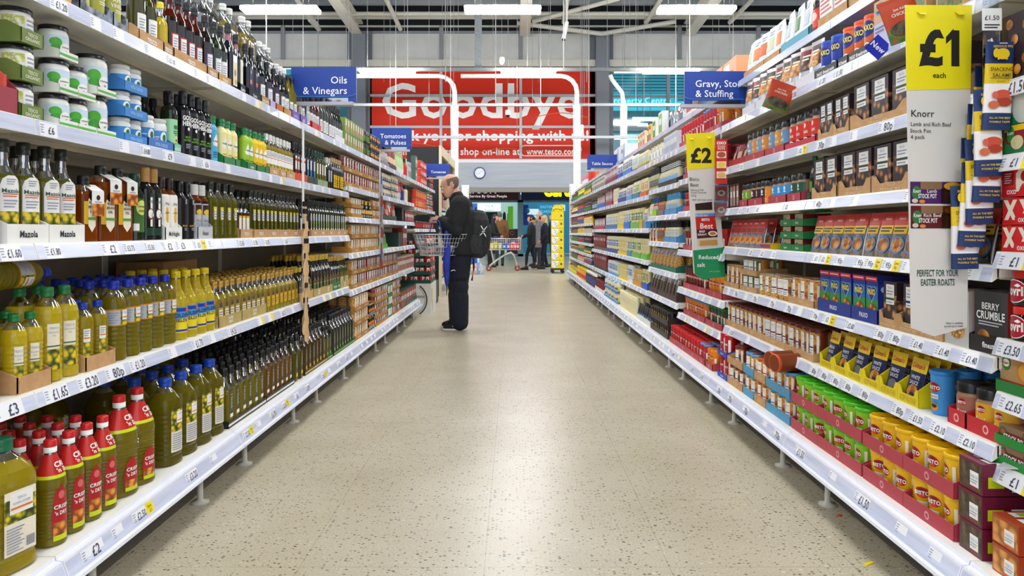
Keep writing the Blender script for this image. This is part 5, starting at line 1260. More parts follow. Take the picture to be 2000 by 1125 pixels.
for lb, px, h, c in wb:
    Y = 1.52*F/abs(px-VX)
    P = carton('spare_carton', .3, .16, h, c, [('b', -.05, h*.4, .05, h*.7)]) if 'barcode' in lb else carton('spare_carton', .3, .16, h, c, [('p', [(-.1, .04), (-.08, .03), (-.03, h*.8), (-.06, h*.85)], C('6a3c24')), ('p', [(.03, .04), (.05, .03), (.09, h*.8), (.06, h*.85)], C('6a3c24'))])
    o = place(P, (-1.54, Y, 1.745+.12*0+(.215 if 0 else 0)), PI/2, lb+', behind the front row of the left top shelf', None)
# ------------------------------------------------------------------ goods: right run
RTRAY = C('b03a48', .5); REDT = (RTRAY, .04, None, None, 4, {'emblem': C('e0a8ac', .5)})
def CT(text='TESCO', hf=.04, per=3, cut=False): return (CARD, hf, text, C('d8b88c', .6), per, {'cut': cut})
OV = lambda u, v, k, t='BISTO', c='b01c20': [('e', u, v, .022*k, .017*k, C(c, .35)), ('e', u, v+.008*k, .012*k, .006*k, C('7a1014', .35)), ('t', u, v-.001*k, .012*k, t, WHITE, 1.6, .042*k), ('e', u, v-.011*k, .010*k, .004*k, C('d8402c', .35))]
def btub(c, lc):
    return tub('sauce_granule_tub', .040, .112, c, lc, OV(0, .066, 1)+[('r', -.016, .026, .016, .040, CREAMP), ('t', 0, .033, .007, 'SAUCES', C(c, .4), .8, .028), ('r', .034, .02, .043, .08, CREAMP), ('r', .045, .02, .050, .05, C('e88c1c')), ('l', -.055, .03, -.03, .08, 5, C('a88a10', .5)), ('b', -.052, .012, -.036, .024)])
yt, gt = btub('f0bc10', 'ecb80a'), btub('86c81e', '4cb81c')
# front bay and base shelf
def photo_box(nm, w, d, h, c, ph, lab='8c1c34'):
    return carton(nm, w, d, h, c, [('r', -w*.46, h*.06, w*.46, h*.9, food(ph)), ('r', -w*.02, h*.12, w*.34, h*.66, WHITE), ('t', w*.16, h*.5, h*.09, 'TESCO', TXT, .5), ('l', w*.0, h*.26, w*.3, h*.42, 2, TXT), ('r', -w*.02, h*.12, w*.34, h*.18, C(lab))],
        left=[('r', -d*.4, h*.3, -d*.1, h*.7, C('c89098'))], right=[('r', d*.05, h*.12, d*.36, h*.62, WHITE), ('l', d*.08, h*.25, d*.34, h*.55, 3, TXT), ('r', -d*.4, h*.25, -d*.1, h*.6, LIME)],
        top=[('r', -w*.4, -d*.3, -w*.1, d*.1, WHITE), ('r', -w*.36, -d*.2, -w*.14, d*.0, LIME), ('r', w*.05, -d*.35, w*.42, d*.2, WHITE), ('l', w*.08, -d*.25, w*.4, d*.15, 3, C('8c3048'))])
run(RIGHT, BASE, 2200, 2045, photo_box('stuffing_box', .14, .16, .072, 'a83c1c', 'pastry', 'd86a1c'), 'orange photo box of small pastries', n=1, stack=3, jit=0)
run(RIGHT, BASE, 2040, 1962, photo_box('stuffing_box', .10, .16, .072, 'a8401c', 'pastry', 'd86a1c'), 'brown photo box of small pastries', n=1, stack=2, yaw=1)
run(RIGHT, BASE, 1960, 1893, photo_box('stuffing_box', .10, .14, .082, '6c1a34', 'dark'), 'burgundy box with dark photo', n=1, stack=3, yaw=1)
o = MB().rings([[(x, y, z) for x, y in ((-.05, -.08), (.05, -.08), (.05, .08))] for z in (0, .003)], C('c8ccd0', .5)).obj('card_flap', None, (1.30, 1.945, BASE+.262), -.3); tag(o, 'grey folded card flap on top of the burgundy boxes', 'card')
YT = (RTRAY, .045, None, None, 3, {'emblem': C('d89aa0', .5)})
run(RIGHT, BASE, 1905, 1700, yt, 'yellow granule tub', rows=4, stack=2, n=8, tray=YT, yaw=35, turn=8, gap=.001)
run(RIGHT, BASE, 1696, 1556, gt, 'lime green granule tub', rows=4, stack=2, n=8, tray=YT, yaw=35, turn=8, gap=.001)
def gcan(nm, lc, ph, band, R=.037, H=.11, base='7a3414'):
    return can(nm, R, H, [('r', -.05, .004, .05, H-.014, food(ph)), ('r', -.014, H*.18, .022, H*.82, WHITE), ('t', .004, H*.7, .006, 'TESCO', TXT, .4), ('r', -.013, H*.4, .021, H*.45, C(band)), ('l', -.012, H*.22, .02, H*.36, 2, TXT), ('r', .036, H*.15, .046, H*.8, WHITE)], C(base, .4), plastic=lc)
veg_c = gcan('gravy_drum', '4c9cd8', 'soup', '3c8cd0'); org_c = gcan('gravy_drum', 'c85818', 'soup', 'c03c1c'); mar_c = gcan('gravy_drum', '6a1c28', 'gravy', '6a1c28')
run(RIGHT, BASE, 1552, 1505, veg_c, 'blue lidded gravy drum', rows=3, stack=2, tray=(C('4c98c0', .5), .04, None, None, 3))
run(RIGHT, BASE, 1503, 1482, org_c, 'orange lidded gravy drum', rows=3, stack=2, tray=CT(per=3))
run(RIGHT, BASE, 1480, 1460, veg_c, 'blue lidded drum on blue tray', rows=3, stack=2, tray=(C('4c98c0', .5), .04, None, None, 3))
run(RIGHT, BASE, 1458, 1428, mar_c, 'maroon lidded gravy drum', rows=3, stack=[1, 2], tray=CT(per=4))
redd = lambda h=.13, c='b8141c', lc='c81c1c', R=.036: can('gravy_drum', R, h, OV(0, h*.6, .9, c='8c1014')+[('r', -.02, h*.15, .02, h*.3, C('d86020')), ('r', .03, h*.1, .042, h*.6, WHITE)], C(c, .35), plastic=lc)
scw = can('gravy_can', .035, .125, [('t', 0, .075, .014, 'Schwartz', WHITE, 1, .05), ('t', 0, .03, .010, 'GRAVY', WHITE, 1, .04), ('r', .03, .02, .045, .1, WHITE)], C('b8141c', .3), lid='c04048')
run(RIGHT, BASE, 1426, 1408, scw, 'bright red gravy can blue tray', rows=6, stack=2, n=3, tray=(C('1c3cb0', .5), .03, 'Schwartz', WHITE, 4))
run(RIGHT, BASE, 1398, 1384, redd(.12, 'e07c10', 'e88414'), 'bright orange gravy drum', rows=3, tray=(RTRAY, .04, None, None, 2, {'emblem': C('e0a8ac', .5)}))
run(RIGHT, BASE, 1383, 1371, redd(.13, 'b81c28', '3c9ce0'), 'red drum with blue lid', rows=4, tray=(RTRAY, .04, None, None, 2, {'emblem': C('e0a8ac', .5)}))
run(RIGHT, BASE, 1370, 1313, redd(), 'red gravy drum on red tray', rows=6, tray=REDT)
od = redd(.12, 'd86a10', 'd86a10'); place(od, (1.42, 4.72, BASE+.175), (0, PI/2, PI/2), 'orange drum lying on its side on the red drums', None)
mc = gcan('gravy_drum', 'c85020', 'meal', 'c03c1c', .04, .14)
for k in range(2): place(mc, (1.30+.005*k, 3.34+.084*k, BASE+.274), (0, PI/2, PI+.25), ('nearer', 'farther')[k]+' gravy drum lying on its side above the can stacks', None)
blackj = can('stuffing_tub', .042, .1, [('r', -.02, .03, .02, .06, C('c8a030')), ('r', -.012, .04, .012, .055, C('3c2414'))], C('1c1b1c', .3), plastic='242426')
run(RIGHT, BASE, 1310, 1276, blackj, 'black tub with gold label', rows=2, stack=2, tray=(C('2c2826', .5), .045, None, None, 4))
bpk = pouch('crouton_pouch', .1, .15, .06, [(.3, C('e8e4d8')), (.45, C('2c5cb8')), (1, C('16161a'))], [('e', 0, .05, .02, .02, C('5c7c3c'))])
run(RIGHT, BASE, 1274, 1246, bpk, 'black and blue pouch', rows=2, tray=(C('e4e4e0', .5), .05, None, None, 2))
may = lambda c, lc, h=.2, w=.075, st=None: squeezy('mayonnaise_bottle', w, w*.72, h, c, lc, [('r', -w*.34, h*.42, w*.34, h*.78, C(st or '3c7cc0', .4)), ('e', 0, h*.66, w*.26, h*.07, WHITE), ('l', -w*.28, h*.45, w*.28, h*.56, 2, WHITE)])
run(RIGHT, BASE, 1244, 1212, may('efe6b8', 'e8dca0', .19, .07, 'e8dfae'), 'plain cream squeezy bottle', rows=3)
mj = jar('mayonnaise_jar', .047, .12, C('ece4c0', .3), '5c9cd0', [('r', -.05, .02, .05, .075, C('e4ecf4')), ('r', -.03, .03, .03, .06, C('3c74b8')), ('e', 0, .06, .018, .012, WHITE)])
mj2 = jar('mayonnaise_jar', .047, .12, C('ece4c0', .3), 'e8e8e0', [('r', -.05, .02, .05, .075, C('f0d840')), ('e', 0, .05, .022, .018, C('2c5c9c'))])
run(RIGHT, BASE, 1210, 1184, [mj2, mj, mj], 'squat mayonnaise jar', rows=2, stack=2, tray=(C('3c8ccc', .5), .02, None, None, 4))
run(RIGHT, BASE, 1182, 1166, can('pickle_jar', .05, .15, [('r', -.04, .03, .04, .1, C('8a1c24'))], C('6a1a20', .3), plastic='7a2028'), 'maroon jar on white tray', rows=2, tray=(C('e8e8ec', .5), .05, None, None, 3))
run(RIGHT, BASE, 1165, 1146, bottle('brown_sauce_bottle', .035, .21, 'pet', C('3c1c14', .2), C('3c1c14', .2), C('f0f0ec', .3), .82, 2.2, .9, .6, art=[('r', -.03, .04, .03, .12, C('3c4c9c'))], capr=.024), 'brown sauce bottle white cap', rows=2)
run(RIGHT, BASE, 1145, 1128, bottle('salad_dressing_bottle', .03, .2, 'sauce', C('e0a018', .25), C('e0a018', .25), C('e8d020'), .84, 2, 1, .6, art=[('r', -.025, .03, .025, .09, C('d8401c'))]), 'orange dressing bottle yellow cap', rows=2)
run(RIGHT, BASE, 1127, 1112, can('mustard_jar', .035, .12, [('r', -.03, .02, .03, .08, C('e8dc30'))], C('a8a050', .3), plastic='d8c820'), 'yellow mustard jar', rows=2)
run(RIGHT, BASE, 1111, 1104, can('relish_jar', .04, .16, [('r', -.03, .02, .03, .1, C('e8e0d0'))], C('c87c3c', .3), plastic='e8e4d8'), 'cream and orange relish jar', rows=1)

# second shelf
Z = .526
bj = lambda c, c2, lc='18181a': jar('gravy_jar', .04, .125, C('a88464', .3), lc, [('r', -.05, .01, .05, .085, C(c, .35))]+OV(-.0, .068, .6)+[('t', 0, .042, .012, 'Best', WHITE, .8, .04), ('r', -.05, .012, .05, .03, C(c2))], lidh=.03, lidr=.98)
run(RIGHT, Z, 1985, 1906, [bj('dfa818', 'c87414')], 'yellow label gravy jar black lid', rows=3, n=2, tray=(C('c0202c', .5), .045, None, None, 2, {'emblem': C('e8a8ac', .5)}), yaw=6, turn=12, gap=.001)
run(RIGHT, Z, 1904, 1848, [bj('a86a58', '6a2024')], 'pinkish label gravy jar black lid', rows=3, n=2, tray=(C('c0202c', .5), .045, None, None, 2, {'emblem': C('e8a8ac', .5)}), yaw=6, turn=12, gap=.001)
bl = tub('sauce_granule_tub', .035, .135, '3c94dc', '2c84d4', OV(0, .085, .9)+[('r', -.014, .05, .014, .064, CREAMP), ('t', 0, .057, .006, 'SAUCES', BLU, .6, .024), ('e', 0, .025, .014, .012, C('d8902c')), ('e', 0, .028, .010, .006, C('3c2414'))])
run(RIGHT, Z, 1846, 1798, bl, 'sky blue granule drum', rows=3, n=2, yaw=4, turn=10)
NAV = C('1a2350', .25)
def sachet(nm, top, body, art, w=.1, h=.145, tl=.3):
    return pouch(nm, w, h, .014, [(1-tl, body), (1, top)], art, lean=.22)
colm = sachet('sauce_sachet', C('e8c810', .3), NAV, [('e', 0, .035, .034, .026, food('meal')), ('t', 0, .122, .016, "Colman's", C('b8281c'), 1.2, .075), ('t', 0, .085, .012, 'WHITE', C('d8dcec'), .8, .06), ('t', 0, .068, .012, 'SAUCE', C('d8dcec'), .8, .06)])
colm2 = sachet('sauce_sachet', C('e8c810', .3), NAV, [('t', 0, .122, .016, "Colman's", C('b8281c'), 1.2, .075), ('t', 0, .085, .012, 'BREAD', C('d8dcec'), .8, .06), ('t', 0, .068, .012, 'SAUCE', C('d8dcec'), .8, .06), ('e', 0, .035, .03, .02, C('6c6c78', .2))])
CYT = (C('e8d40c', .45), .055, 'ACCEPT NO OTHER', C('c8a818', .5), 1, {'cut': True})
run(RIGHT, Z, 1796, 1603, [colm, colm2], 'navy sauce sachet yellow top', rows=7, tray=CYT, gap=.004, yaw=4, turn=0, depth_gap=.020)
tg = gcan('gravy_drum', '5a1a20', 'gravy', '6a1c28', .036, .135)
run(RIGHT, Z, 1598, 1424, tg, 'tall maroon lidded gravy drum', rows=3, tray=CT(per=4, hf=.032), yaw=25)
bd = lambda c, lc, h=.135, R=.032: tub('gravy_drum', R, h, c, lc, OV(0, h*.6, .9)+[('r', .024, h*.1, .034, h*.6, CREAMP)])
Z = .468
run(RIGHT, Z, 1417, 1384, bd('1c4a2c', '1f7a3c'), 'dark green gravy drum', rows=3, tray=REDT, yaw=25)
run(RIGHT, Z, 1382, 1340, bd('e07818', '3c9ce0'), 'orange drum with blue lid', rows=3, tray=REDT, yaw=25)
Z = .526
bag = pouch('crouton_bag', .12, .17, .07, [(.25, C('4a3830')), (.75, food('dark')), (1, clear('e8e0d8', .5, .15))])
run(RIGHT, Z, 1326, 1290, bag, 'clear bag of brown pieces', rows=2, tray=(C('4a3434', .5), .05, None, None, 3))
run(RIGHT, Z, 1288, 1272, bag, 'small bag of brown croutons', rows=2, tray=(C('4a3434', .5), .05, None, None, 3))
Z = .52
run(RIGHT, Z, 1267, 1256, may('e8d8a0', 'e8dca8', .19, .07, '7a9c3c'), 'cream bottle with olive label', rows=2, tray=(C('2c5cc0', .5), .06, None, None, 2))
run(RIGHT, Z, 1254, 1238, may('dcc07c', 'd8a028', .17, .07, 'e0b040'), 'mustard coloured squeezy bottle', rows=2, tray=(C('d89c24', .5), .05, None, None, 3))
run(RIGHT, Z, 1237, 1228, may('e8ecf0', 'e4e8ec', .19, .08, '3c7cc0'), 'white and blue mayonnaise bottle', rows=2)
run(RIGHT, Z, 1227, 1209, may('e8dca0', 'f0d020', .18, .075, 'f0d840'), 'yellow label mayonnaise bottle', rows=2)
run(RIGHT, Z, 1208, 1189, may('e8ecf0', '5c9cd4', .18, .08, '4c8ccc'), 'pale blue mayonnaise bottle', rows=2)
ket = squeezy('ketchup_bottle', .085, .06, .24, '7a1a20', '4a3434', [('r', -.03, .09, .03, .2, C('8c2c34')), ('r', -.014, .16, .014, .2, WHITE)])
run(RIGHT, Z, 1187, 1161, ket, 'dark red ketchup bottle', rows=2)
Z = .758
run(RIGHT, Z, 1985, 1905, carton('crumble_box', .14, .06, .165, '2c2c30', [('t', .0, .125, .018, 'BERRY', WHITE, .8, .1), ('t', 0, .1, .022, 'CRUMBLE', WHITE, 1, .12), ('e', -.03, .03, .03, .03, food('pastry')), ('l', -.05, .07, .05, .085, 2, GREYP)], right=[('r', -.03, 0, .03, .165, C('a8241c'))], left=[('r', -.03, 0, .03, .165, C('a8241c')), ('e', 0, .1, .014, .014, C('8c1c18')), ('e', 0, .05, .014, .014, C('8c1c18'))]), 'black and red crumble box', rows=3, n=1, tray=(BLACK, .045, 'finest', WHITE, 1))
run(RIGHT, Z, 2100, 1995, carton('stuffing_box', .12, .05, .16, 'b8b8b4', [('t', 0, .12, .014, 'finest', C('6c6c74'), .6, .06), ('e', 0, .05, .04, .03, food('peas')), ('l', -.04, .085, .04, .1, 2, TXT)]), 'silver grey box with nut picture', rows=2, n=2)
nut = lambda w, h, band: carton('stuffing_box', w, .055, h, '2e2028', [('r', -w/2, 0, w/2, h*.7, food('balls')), ('r', -w*.3, h*.5, w*.32, h*.94, WHITE), ('t', 0, h*.87, h*.045, 'TESCO', TXT, .5, w*.4), ('l', -w*.24, h*.7, w*.26, h*.82, 2, TXT), ('r', -w*.3, h*.6, w*.32, h*.65, C(band)), ('l', -w*.24, h*.52, w*.2, h*.58, 1, TXT)], right=[('r', -.0275, 0, .0275, h*.6, food('balls'))], left=[('r', -.0275, 0, .0275, h*.9, food('balls'))])
NT = lambda hf=.05, per=2: (CARD, hf, 'TESCO|STUFFING MIX', C('d8b88c', .6), per, {'cut': True})
run(RIGHT, Z, 1900, 1726, [nut(.085, .155, '1c5c34'), nut(.085, .155, '1c2c8c')], 'nut photo stuffing box', rows=3, tray=NT(.055, 1), n=7)
def paxo(w=.09, h=.165):
    return carton('stuffing_box', w, .05, h, '1a2c8c', [('r', -w/2, 0, w/2, h*.8, C('3c8c3c')), ('p', [(-w/2, h*.5), (w/2, h*.5), (w/2, h*.8), (-w/2, h*.8)], C('2c6cb0')), *[q for k, c in ((1.12, '9cd0f0'), (1, '1a2c8c')) for q in (('e', -w*.18, h*.70, w*.2*k, h*.075*k, C(c)), ('e', w*.18, h*.70, w*.2*k, h*.075*k, C(c)), ('p', [(-w*.36*k, h*.68), (0, h*(.7-.24*k)), (w*.36*k, h*.68)], C(c)))], ('t', 0, h*.67, h*.12, 'PAXO', C('f4e430'), 2, w*.62), ('e', w*.08, h*.22, w*.34, h*.19, food('chips')), ('r', -w/2, h*.9, w/2, h, C('c81c34')), ('l', -w*.4, h*.92, w*.4, h*.98, 1, C('f0c0c8'))], right=[('r', -.02, .02, .02, .14, C('24389c')), ('e', 0, .12, .016, .012, C('9cd0f0'))], left=[('r', -.02, .02, .02, .14, C('24389c'))])
PT = (C('1c3488', .5), .05, 'PAXO', C('e8ecf8'), 2, {'cut': False})
run(RIGHT, Z, 1722, 1604, paxo(), 'blue and green stuffing box', rows=3, tray=PT, n=7)
soupc = lambda ph, band, H=.11, base='c88430': can('soup_can', .037, H, [('r', -.055, .003, .055, H-.003, food(ph)), ('r', -.014, H*.22, .024, H*.92, WHITE), ('t', .004, H*.8, .006, 'TESCO', TXT, .4), ('r', -.013, H*.46, .023, H*.52, C(band)), ('l', -.012, H*.26, .02, H*.42, 2, TXT), ('r', .04, H*.1, .05, H*.8, CREAMP)], C(base, .4))
run(RIGHT, Z, 1600, 1548, soupc('soup', '2c6c34', .115), 'can with orange vegetable picture', rows=2, tray=CT(per=3, hf=.03), yaw=20)
run(RIGHT, Z, 1546, 1524, soupc('gravy', '6a1c28', .11), 'can with dark brown picture', rows=2, yaw=20)
run(RIGHT, Z, 1523, 1487, soupc('peas', '2c3c9c', .11, 'e0d0a0'), 'pancake picture can blue rim', rows=2, yaw=20)
run(RIGHT, Z, 1486, 1453, soupc('herb', '2c6c34', .1), 'vegetable soup can on tan tray', rows=2, stack=2, tray=CT(per=3, hf=.03), yaw=20) if 0 else run(RIGHT, Z, 1486, 1453, soupc('herb', '2c6c34', .085), 'vegetable soup can on tan tray', rows=2, stack=2, tray=CT(per=3, hf=.028), yaw=20)
run(RIGHT, Z, 1451, 1421, soupc('pastry', 'c85c1c', .13), 'tall can with golden picture', rows=2, tray=CT(per=3, hf=.028), yaw=20)
Z = .665
run(RIGHT, Z, 1417, 1386, bd('e88c18', 'f0a018', .14, .034), 'golden orange gravy drum', rows=2, tray=REDT, yaw=25)
run(RIGHT, Z, 1385, 1340, bd('6a1c1c', '4a1414', .15, .034), 'brown red gravy drum', rows=2, tray=REDT, yaw=25)
Z = .758
cb = pouch('crouton_bag', .13, .175, .08, [(.2, C('1c5c44')), (.7, food('peas')), (1, clear('e8e4dc', .5, .15))])
run(RIGHT, Z, 1326, 1271, cb, 'clear crouton bag on green tray', rows=2, tray=(C('1c6a54', .5), .04, None, None, 2))
Z = .81
run(RIGHT, Z, 1266, 1254, may('e8dca0', 'e8dca8', .2, .07, 'd8cc8c'), 'plain cream bottle on green tray', rows=2, tray=(C('6cb83c', .5), .05, None, None, 2))
run(RIGHT, Z, 1253, 1236, may('e8e2a8', '6cb83c', .2, .075, '3c8c4c'), 'cream bottle with green label', rows=2, tray=(C('6cb83c', .5), .05, None, None, 3))
run(RIGHT, Z, 1235, 1228, may('e8e2a8', '5c9cd4', .2, .08, '4c8ccc'), 'cream bottle large blue label', rows=2, tray=(C('4c94d0', .5), .06, None, None, 2))
run(RIGHT, Z, 1227, 1209, may('efe4a8', 'f0d020', .21, .075, 'f0d840'), 'cream bottle yellow stripe', rows=2, tray=(C('f0d020', .5), .04, None, None, 3))
run(RIGHT, Z, 1208, 1186, may('efe8c0', '3c5cb0', .21, .07, '4c7cc0'), 'cream bottle navy stripe', rows=2, tray=(C('2c4c9c', .5), .05, None, None, 3))
run(RIGHT, Z, 1184, 1161, squeezy('ketchup_bottle', .08, .06, .22, '7a1a20', '6a5a54', [('r', -.03, .09, .03, .18, C('8c2c34')), ('r', -.012, .14, .012, .18, WHITE)]), 'maroon sauce bottle grey cap', rows=2)
# fourth shelf
Z = .998
sw = lambda c, t2, ph='meal': sachet('seasoning_sachet', C(c, .35), clear('f0ece4', .35, .12), [('r', -.042, .105, .042, .148, C(c, .35)), ('e', 0, .135, .02, .009, C('d83c24')), ('t', 0, .135, .008, 'Schwartz', WHITE, 1, .034), ('r', -.036, .082, .036, .112, C(t2, .4)), ('l', -.03, .087, .03, .108, 2, INK), ('e', 0, .045, .036, .03, C('5c84c0', .4)), ('e', 0, .045, .03, .024, food(ph))], .088, .158, .3)
run(RIGHT, Z, 1900, 1580, [sw('c02c24', 'e8b81c'), sw('b82420', 'f0c830', 'pastry')], 'red and yellow sauce sachet', rows=6, yaw=4, turn=6, gap=.006, depth_gap=.022)
kn = carton('stock_pot_pack', .09, .06, .052, '7a1a20', [('r', -.045, .03, .045, .052, C('a89878')), ('e', -.02, .026, .014, .012, C('1c6c34')), ('t', .008, .02, .010, 'STOCK', WHITE, 1, .04), ('r', -.045, 0, .045, .008, C('4a1014'))])
run(RIGHT, Z, 1577, 1531, kn, 'maroon stock pot pack', rows=2, stack=3, tray=(C('1c7a3c', .5), .03, 'Knorr', WHITE, 1))
o = MB().box(-.09, .09, -.04, .04, 0, .055, C('1c7a3c', .5)).art(face_flat(-.04), [('t', 0, .028, .02, 'Knorr', WHITE, 1)], .0006, 0).obj('display_carton', None, (1.36, 3.33, Z+.178), -PI/2); tag(o, 'green display carton lying on the maroon stock pot packs', 'carton')
run(RIGHT, Z, 1529, 1504, carton('flat_carton', .17, .2, .03, 'd8b41c', [('r', -.08, .005, .08, .025, C('8c3c6c'))]), 'flat open yellow carton', n=1)
run(RIGHT, Z, 1502, 1421, sw('b02020', 'c84434', 'soup'), 'dark red seasoning sachet', rows=7, yaw=3, turn=14, gap=.004, depth_gap=.018)
Z = .95
run(RIGHT, Z, 1417, 1396, bd('b8141c', 'c81c1c', .15, .034), 'scarlet gravy drum', rows=2, tray=REDT, yaw=25)
run(RIGHT, Z, 1395, 1340, bd('8c2420', '7a1a18', .14, .034), 'deep red gravy drum', rows=2, tray=REDT, yaw=25)
Z = .998
sb = lambda b, cap, lab, H=.172, R=.03, nm='dressing_bottle': bottle(nm, R, H, 'sauce', b, b, C(cap, .3), .7, 2, 1, .66, art=[('r', -.026, .03, .026, .09, C(lab, .4)), ('l', -.018, .04, .018, .08, 3, TXT)], capr=.02)
CRS = C('d8d4b0', .25)
run(RIGHT, Z, 1326, 1300, sb(CRS, '1a1a1c', 'e4e4d8'), 'cream sauce bottle black cap', rows=2, tray=(C('4c94cc', .5), .045, None, None, 3))
run(RIGHT, Z, 1299, 1286, sb(C('b87838', .2), '1a1a1c', '8a5a2c'), 'amber sauce bottle black cap', rows=2)
run(RIGHT, Z, 1285, 1271, [sb(CRS, '1a1a1c', 'd8d8c8'), sb(C('7a2c14', .2), '3c94d0', 'a85c3c')], 'mixed sauce bottle', rows=2)
Z = 1.115
run(RIGHT, Z, 1266, 1259, may('ece0b0', '4c94d0', .19, .075, '5c9cd4'), 'cream bottle blue tray', rows=2, tray=(C('4c94d0', .5), .07, None, None, 2))
run(RIGHT, Z, 1258, 1251, may('e8d898', 'e0a828', .21, .075, '3c7c3c'), 'cream bottle on amber tray', rows=2, tray=(C('e0a428', .5), .08, None, None, 2))
run(RIGHT, Z, 1250, 1234, may('e8dc98', '6cb83c', .21, .075, '2c6c3c'), 'cream bottle dark green print', rows=2, tray=(C('78b848', .5), .07, None, None, 3))
run(RIGHT, Z, 1233, 1221, may('ece4b8', '3c8ce0', .21, .08, '8cb4d8'), 'cream bottle vivid blue tray', rows=2, tray=(C('2c78d8', .5), .08, None, None, 3))
run(RIGHT, Z, 1220, 1208, may('ece0a8', 'f0d020', .21, .075, 'e8d060'), 'cream bottle bright yellow tray', rows=2, tray=(C('f0d020', .5), .06, None, None, 3))
run(RIGHT, Z, 1207, 1184, may('ece4b8', '4c8cc8', .2, .072, 'b0c4d8'), 'cream bottle steel blue tray', rows=2, tray=(C('3c7cb8', .5), .06, None, None, 3))
run(RIGHT, Z, 1183, 1163, cart('ketchup_carton', '8c2430', 'd0c0c0', .16, .07), 'maroon carton pale panel', rows=1, tray=(C('a8283c', .5), .05, None, None, 4))
run(RIGHT, Z, 1162, 1158, bottle('brown_sauce_bottle', .03, .17, 'sauce', C('2c1a14', .2), C('2c1a14', .2), BLACK, .8, 2, 1, .6, art=[('r', -.02, .03, .02, .08, C('e8702c'))]), 'brown sauce bottle orange label', rows=1, n=2)
# fifth shelf
Z = 1.224
run(RIGHT, Z, 1890, 1645, nut(.115, .165, '2c3c24'), 'large nut photo stuffing box', rows=2, tray=NT(.06, 2), gap=.006, yaw=1)
run(RIGHT, Z, 1642, 1592, nut(.11, .165, '24301c'), 'onion stuffing box in tan tray', rows=2, n=2, tray=NT(.05, 2), gap=.008, yaw=1)
run(RIGHT, Z, 1590, 1574, bottle('mint_sauce_bottle', .022, .19, 'sauce', C('14241a', .1), C('14241a', .1), C('1c6c44', .3), .9, 2, 1, .6, art=[('r', -.016, .02, .016, .08, C('4c8c3c'))]), 'dark green mint sauce bottle', rows=2, n=3, tray=(DGRN, .035, None, None, 3))
gj = lambda c, c2='3c2414': jar('gravy_jar', .032, .125, C('a88464', .3), '161618', [('r', -.045, .01, .045, .085, C(c, .35)), ('e', 0, .068, .010, .010, WHITE), ('r', -.012, .05, .012, .056, WHITE), ('e', 0, .026, .016, .009, WHITE), ('e', 0, .026, .011, .006, C('b0602c'))], lidh=.028)
run(RIGHT, Z, 1572, 1545, gj('2c5c44'), 'dark green label gravy jar', rows=2, tray=REDT, yaw=10)
run(RIGHT, Z, 1543, 1508, gj('3c9cdc'), 'sky blue label gravy jar', rows=2, tray=REDT, yaw=10)
run(RIGHT, Z, 1506, 1499, gj('e88c1c'), 'orange label gravy jar', rows=2, n=1, yaw=10)
run(RIGHT, Z, 1497, 1468, gj('4a2430'), 'plum label gravy jar', rows=2, tray=REDT, yaw=10)
run(RIGHT, Z, 1466, 1452, gj('7cac2c'), 'lime label gravy jar', rows=2, tray=REDT, yaw=10)
run(RIGHT, Z, 1450, 1424, cart('stock_carton', '4a2420', 'b08c7c', .14, .05), 'brown stock cube carton', rows=2)
Z = 1.236
run(RIGHT, Z, 1417, 1400, bd('2c4cb0', '3c8ce0', .14, .034), 'royal blue gravy drum', rows=2, yaw=20)
run(RIGHT, Z, 1399, 1340, bd('b82c24', 'c83c2c', .14, .034), 'red gravy drum behind sign', rows=2, tray=REDT, yaw=20)
Z = 1.224
run(RIGHT, Z, 1326, 1302, sb(C('cfc9a4', .2), '4c9cd0', 'a0c0d8'), 'dressing bottle light blue cap', rows=2, tray=(C('4c94cc', .5), .05, None, None, 4))
run(RIGHT, Z, 1300, 1287, sb(C('c07c34', .2), '1c2420', 'a85c3c'), 'amber dressing bottle dark cap', rows=2, tray=(C('78707c', .5), .05, None, None, 4))
run(RIGHT, Z, 1286, 1278, sb(C('9c3c24', .2), '24489c', 'e8d0b8'), 'red dressing bottle blue cap', rows=2, tray=(C('9cd020', .5), .06, None, None, 2))
run(RIGHT, Z, 1277, 1271, sb(C('e8d0b0', .2), '1c6c3c', 'f0e8e0'), 'pale bottle green cap', rows=1, n=2)
Z = 1.43
run(RIGHT, Z, 1266, 1252, may('e8dcb0', 'c83c3c', .18, .07, 'e08c3c'), 'cream bottle on orange tray', rows=2, tray=(C('d86a34', .5), .05, None, None, 3))
run(RIGHT, Z, 1251, 1238, may('ece4c0', '5c8cc8', .18, .075, '9cb83c'), 'cream bottle on teal tray', rows=2, tray=(C('3c84a8', .5), .06, None, None, 3))
run(RIGHT, Z, 1237, 1226, may('ece4c8', '6ca8d8', .17, .075, '9c7cc0'), 'cream bottle on pale blue tray', rows=2, tray=(C('68a8d8', .5), .06, None, None, 3))
run(RIGHT, Z, 1225, 1209, may('e8e4d0', '3c5cb0', .16, .07, '3c5ca8'), 'cream bottle on navy tray', rows=2, tray=(C('2c449c', .5), .06, None, None, 4))
run(RIGHT, Z, 1208, 1199, may('ece4c0', 'e8e0b8', .2, .08, 'e4dab0'), 'tall plain cream bottle', rows=2)
run(RIGHT, Z, 1198, 1184, cart('ketchup_carton', '7a1c28', 'b89c9c', .2, .07), 'tall maroon carton', rows=1, tray=(C('a02c3c', .5), .06, None, None, 3))
run(RIGHT, Z, 1183, 1168, cart('ketchup_carton', '8c2c34', 'c8b8b8', .17, .07), 'maroon carton on blue tray', rows=1, tray=(C('2c68c8', .5), .06, None, None, 3))
run(RIGHT, Z, 1167, 1158, sb(C('2c2420', .2), '1c1c1c', '8cb0b8', .18, .03, 'brown_sauce_bottle'), 'dark sauce bottle pale label', rows=1)
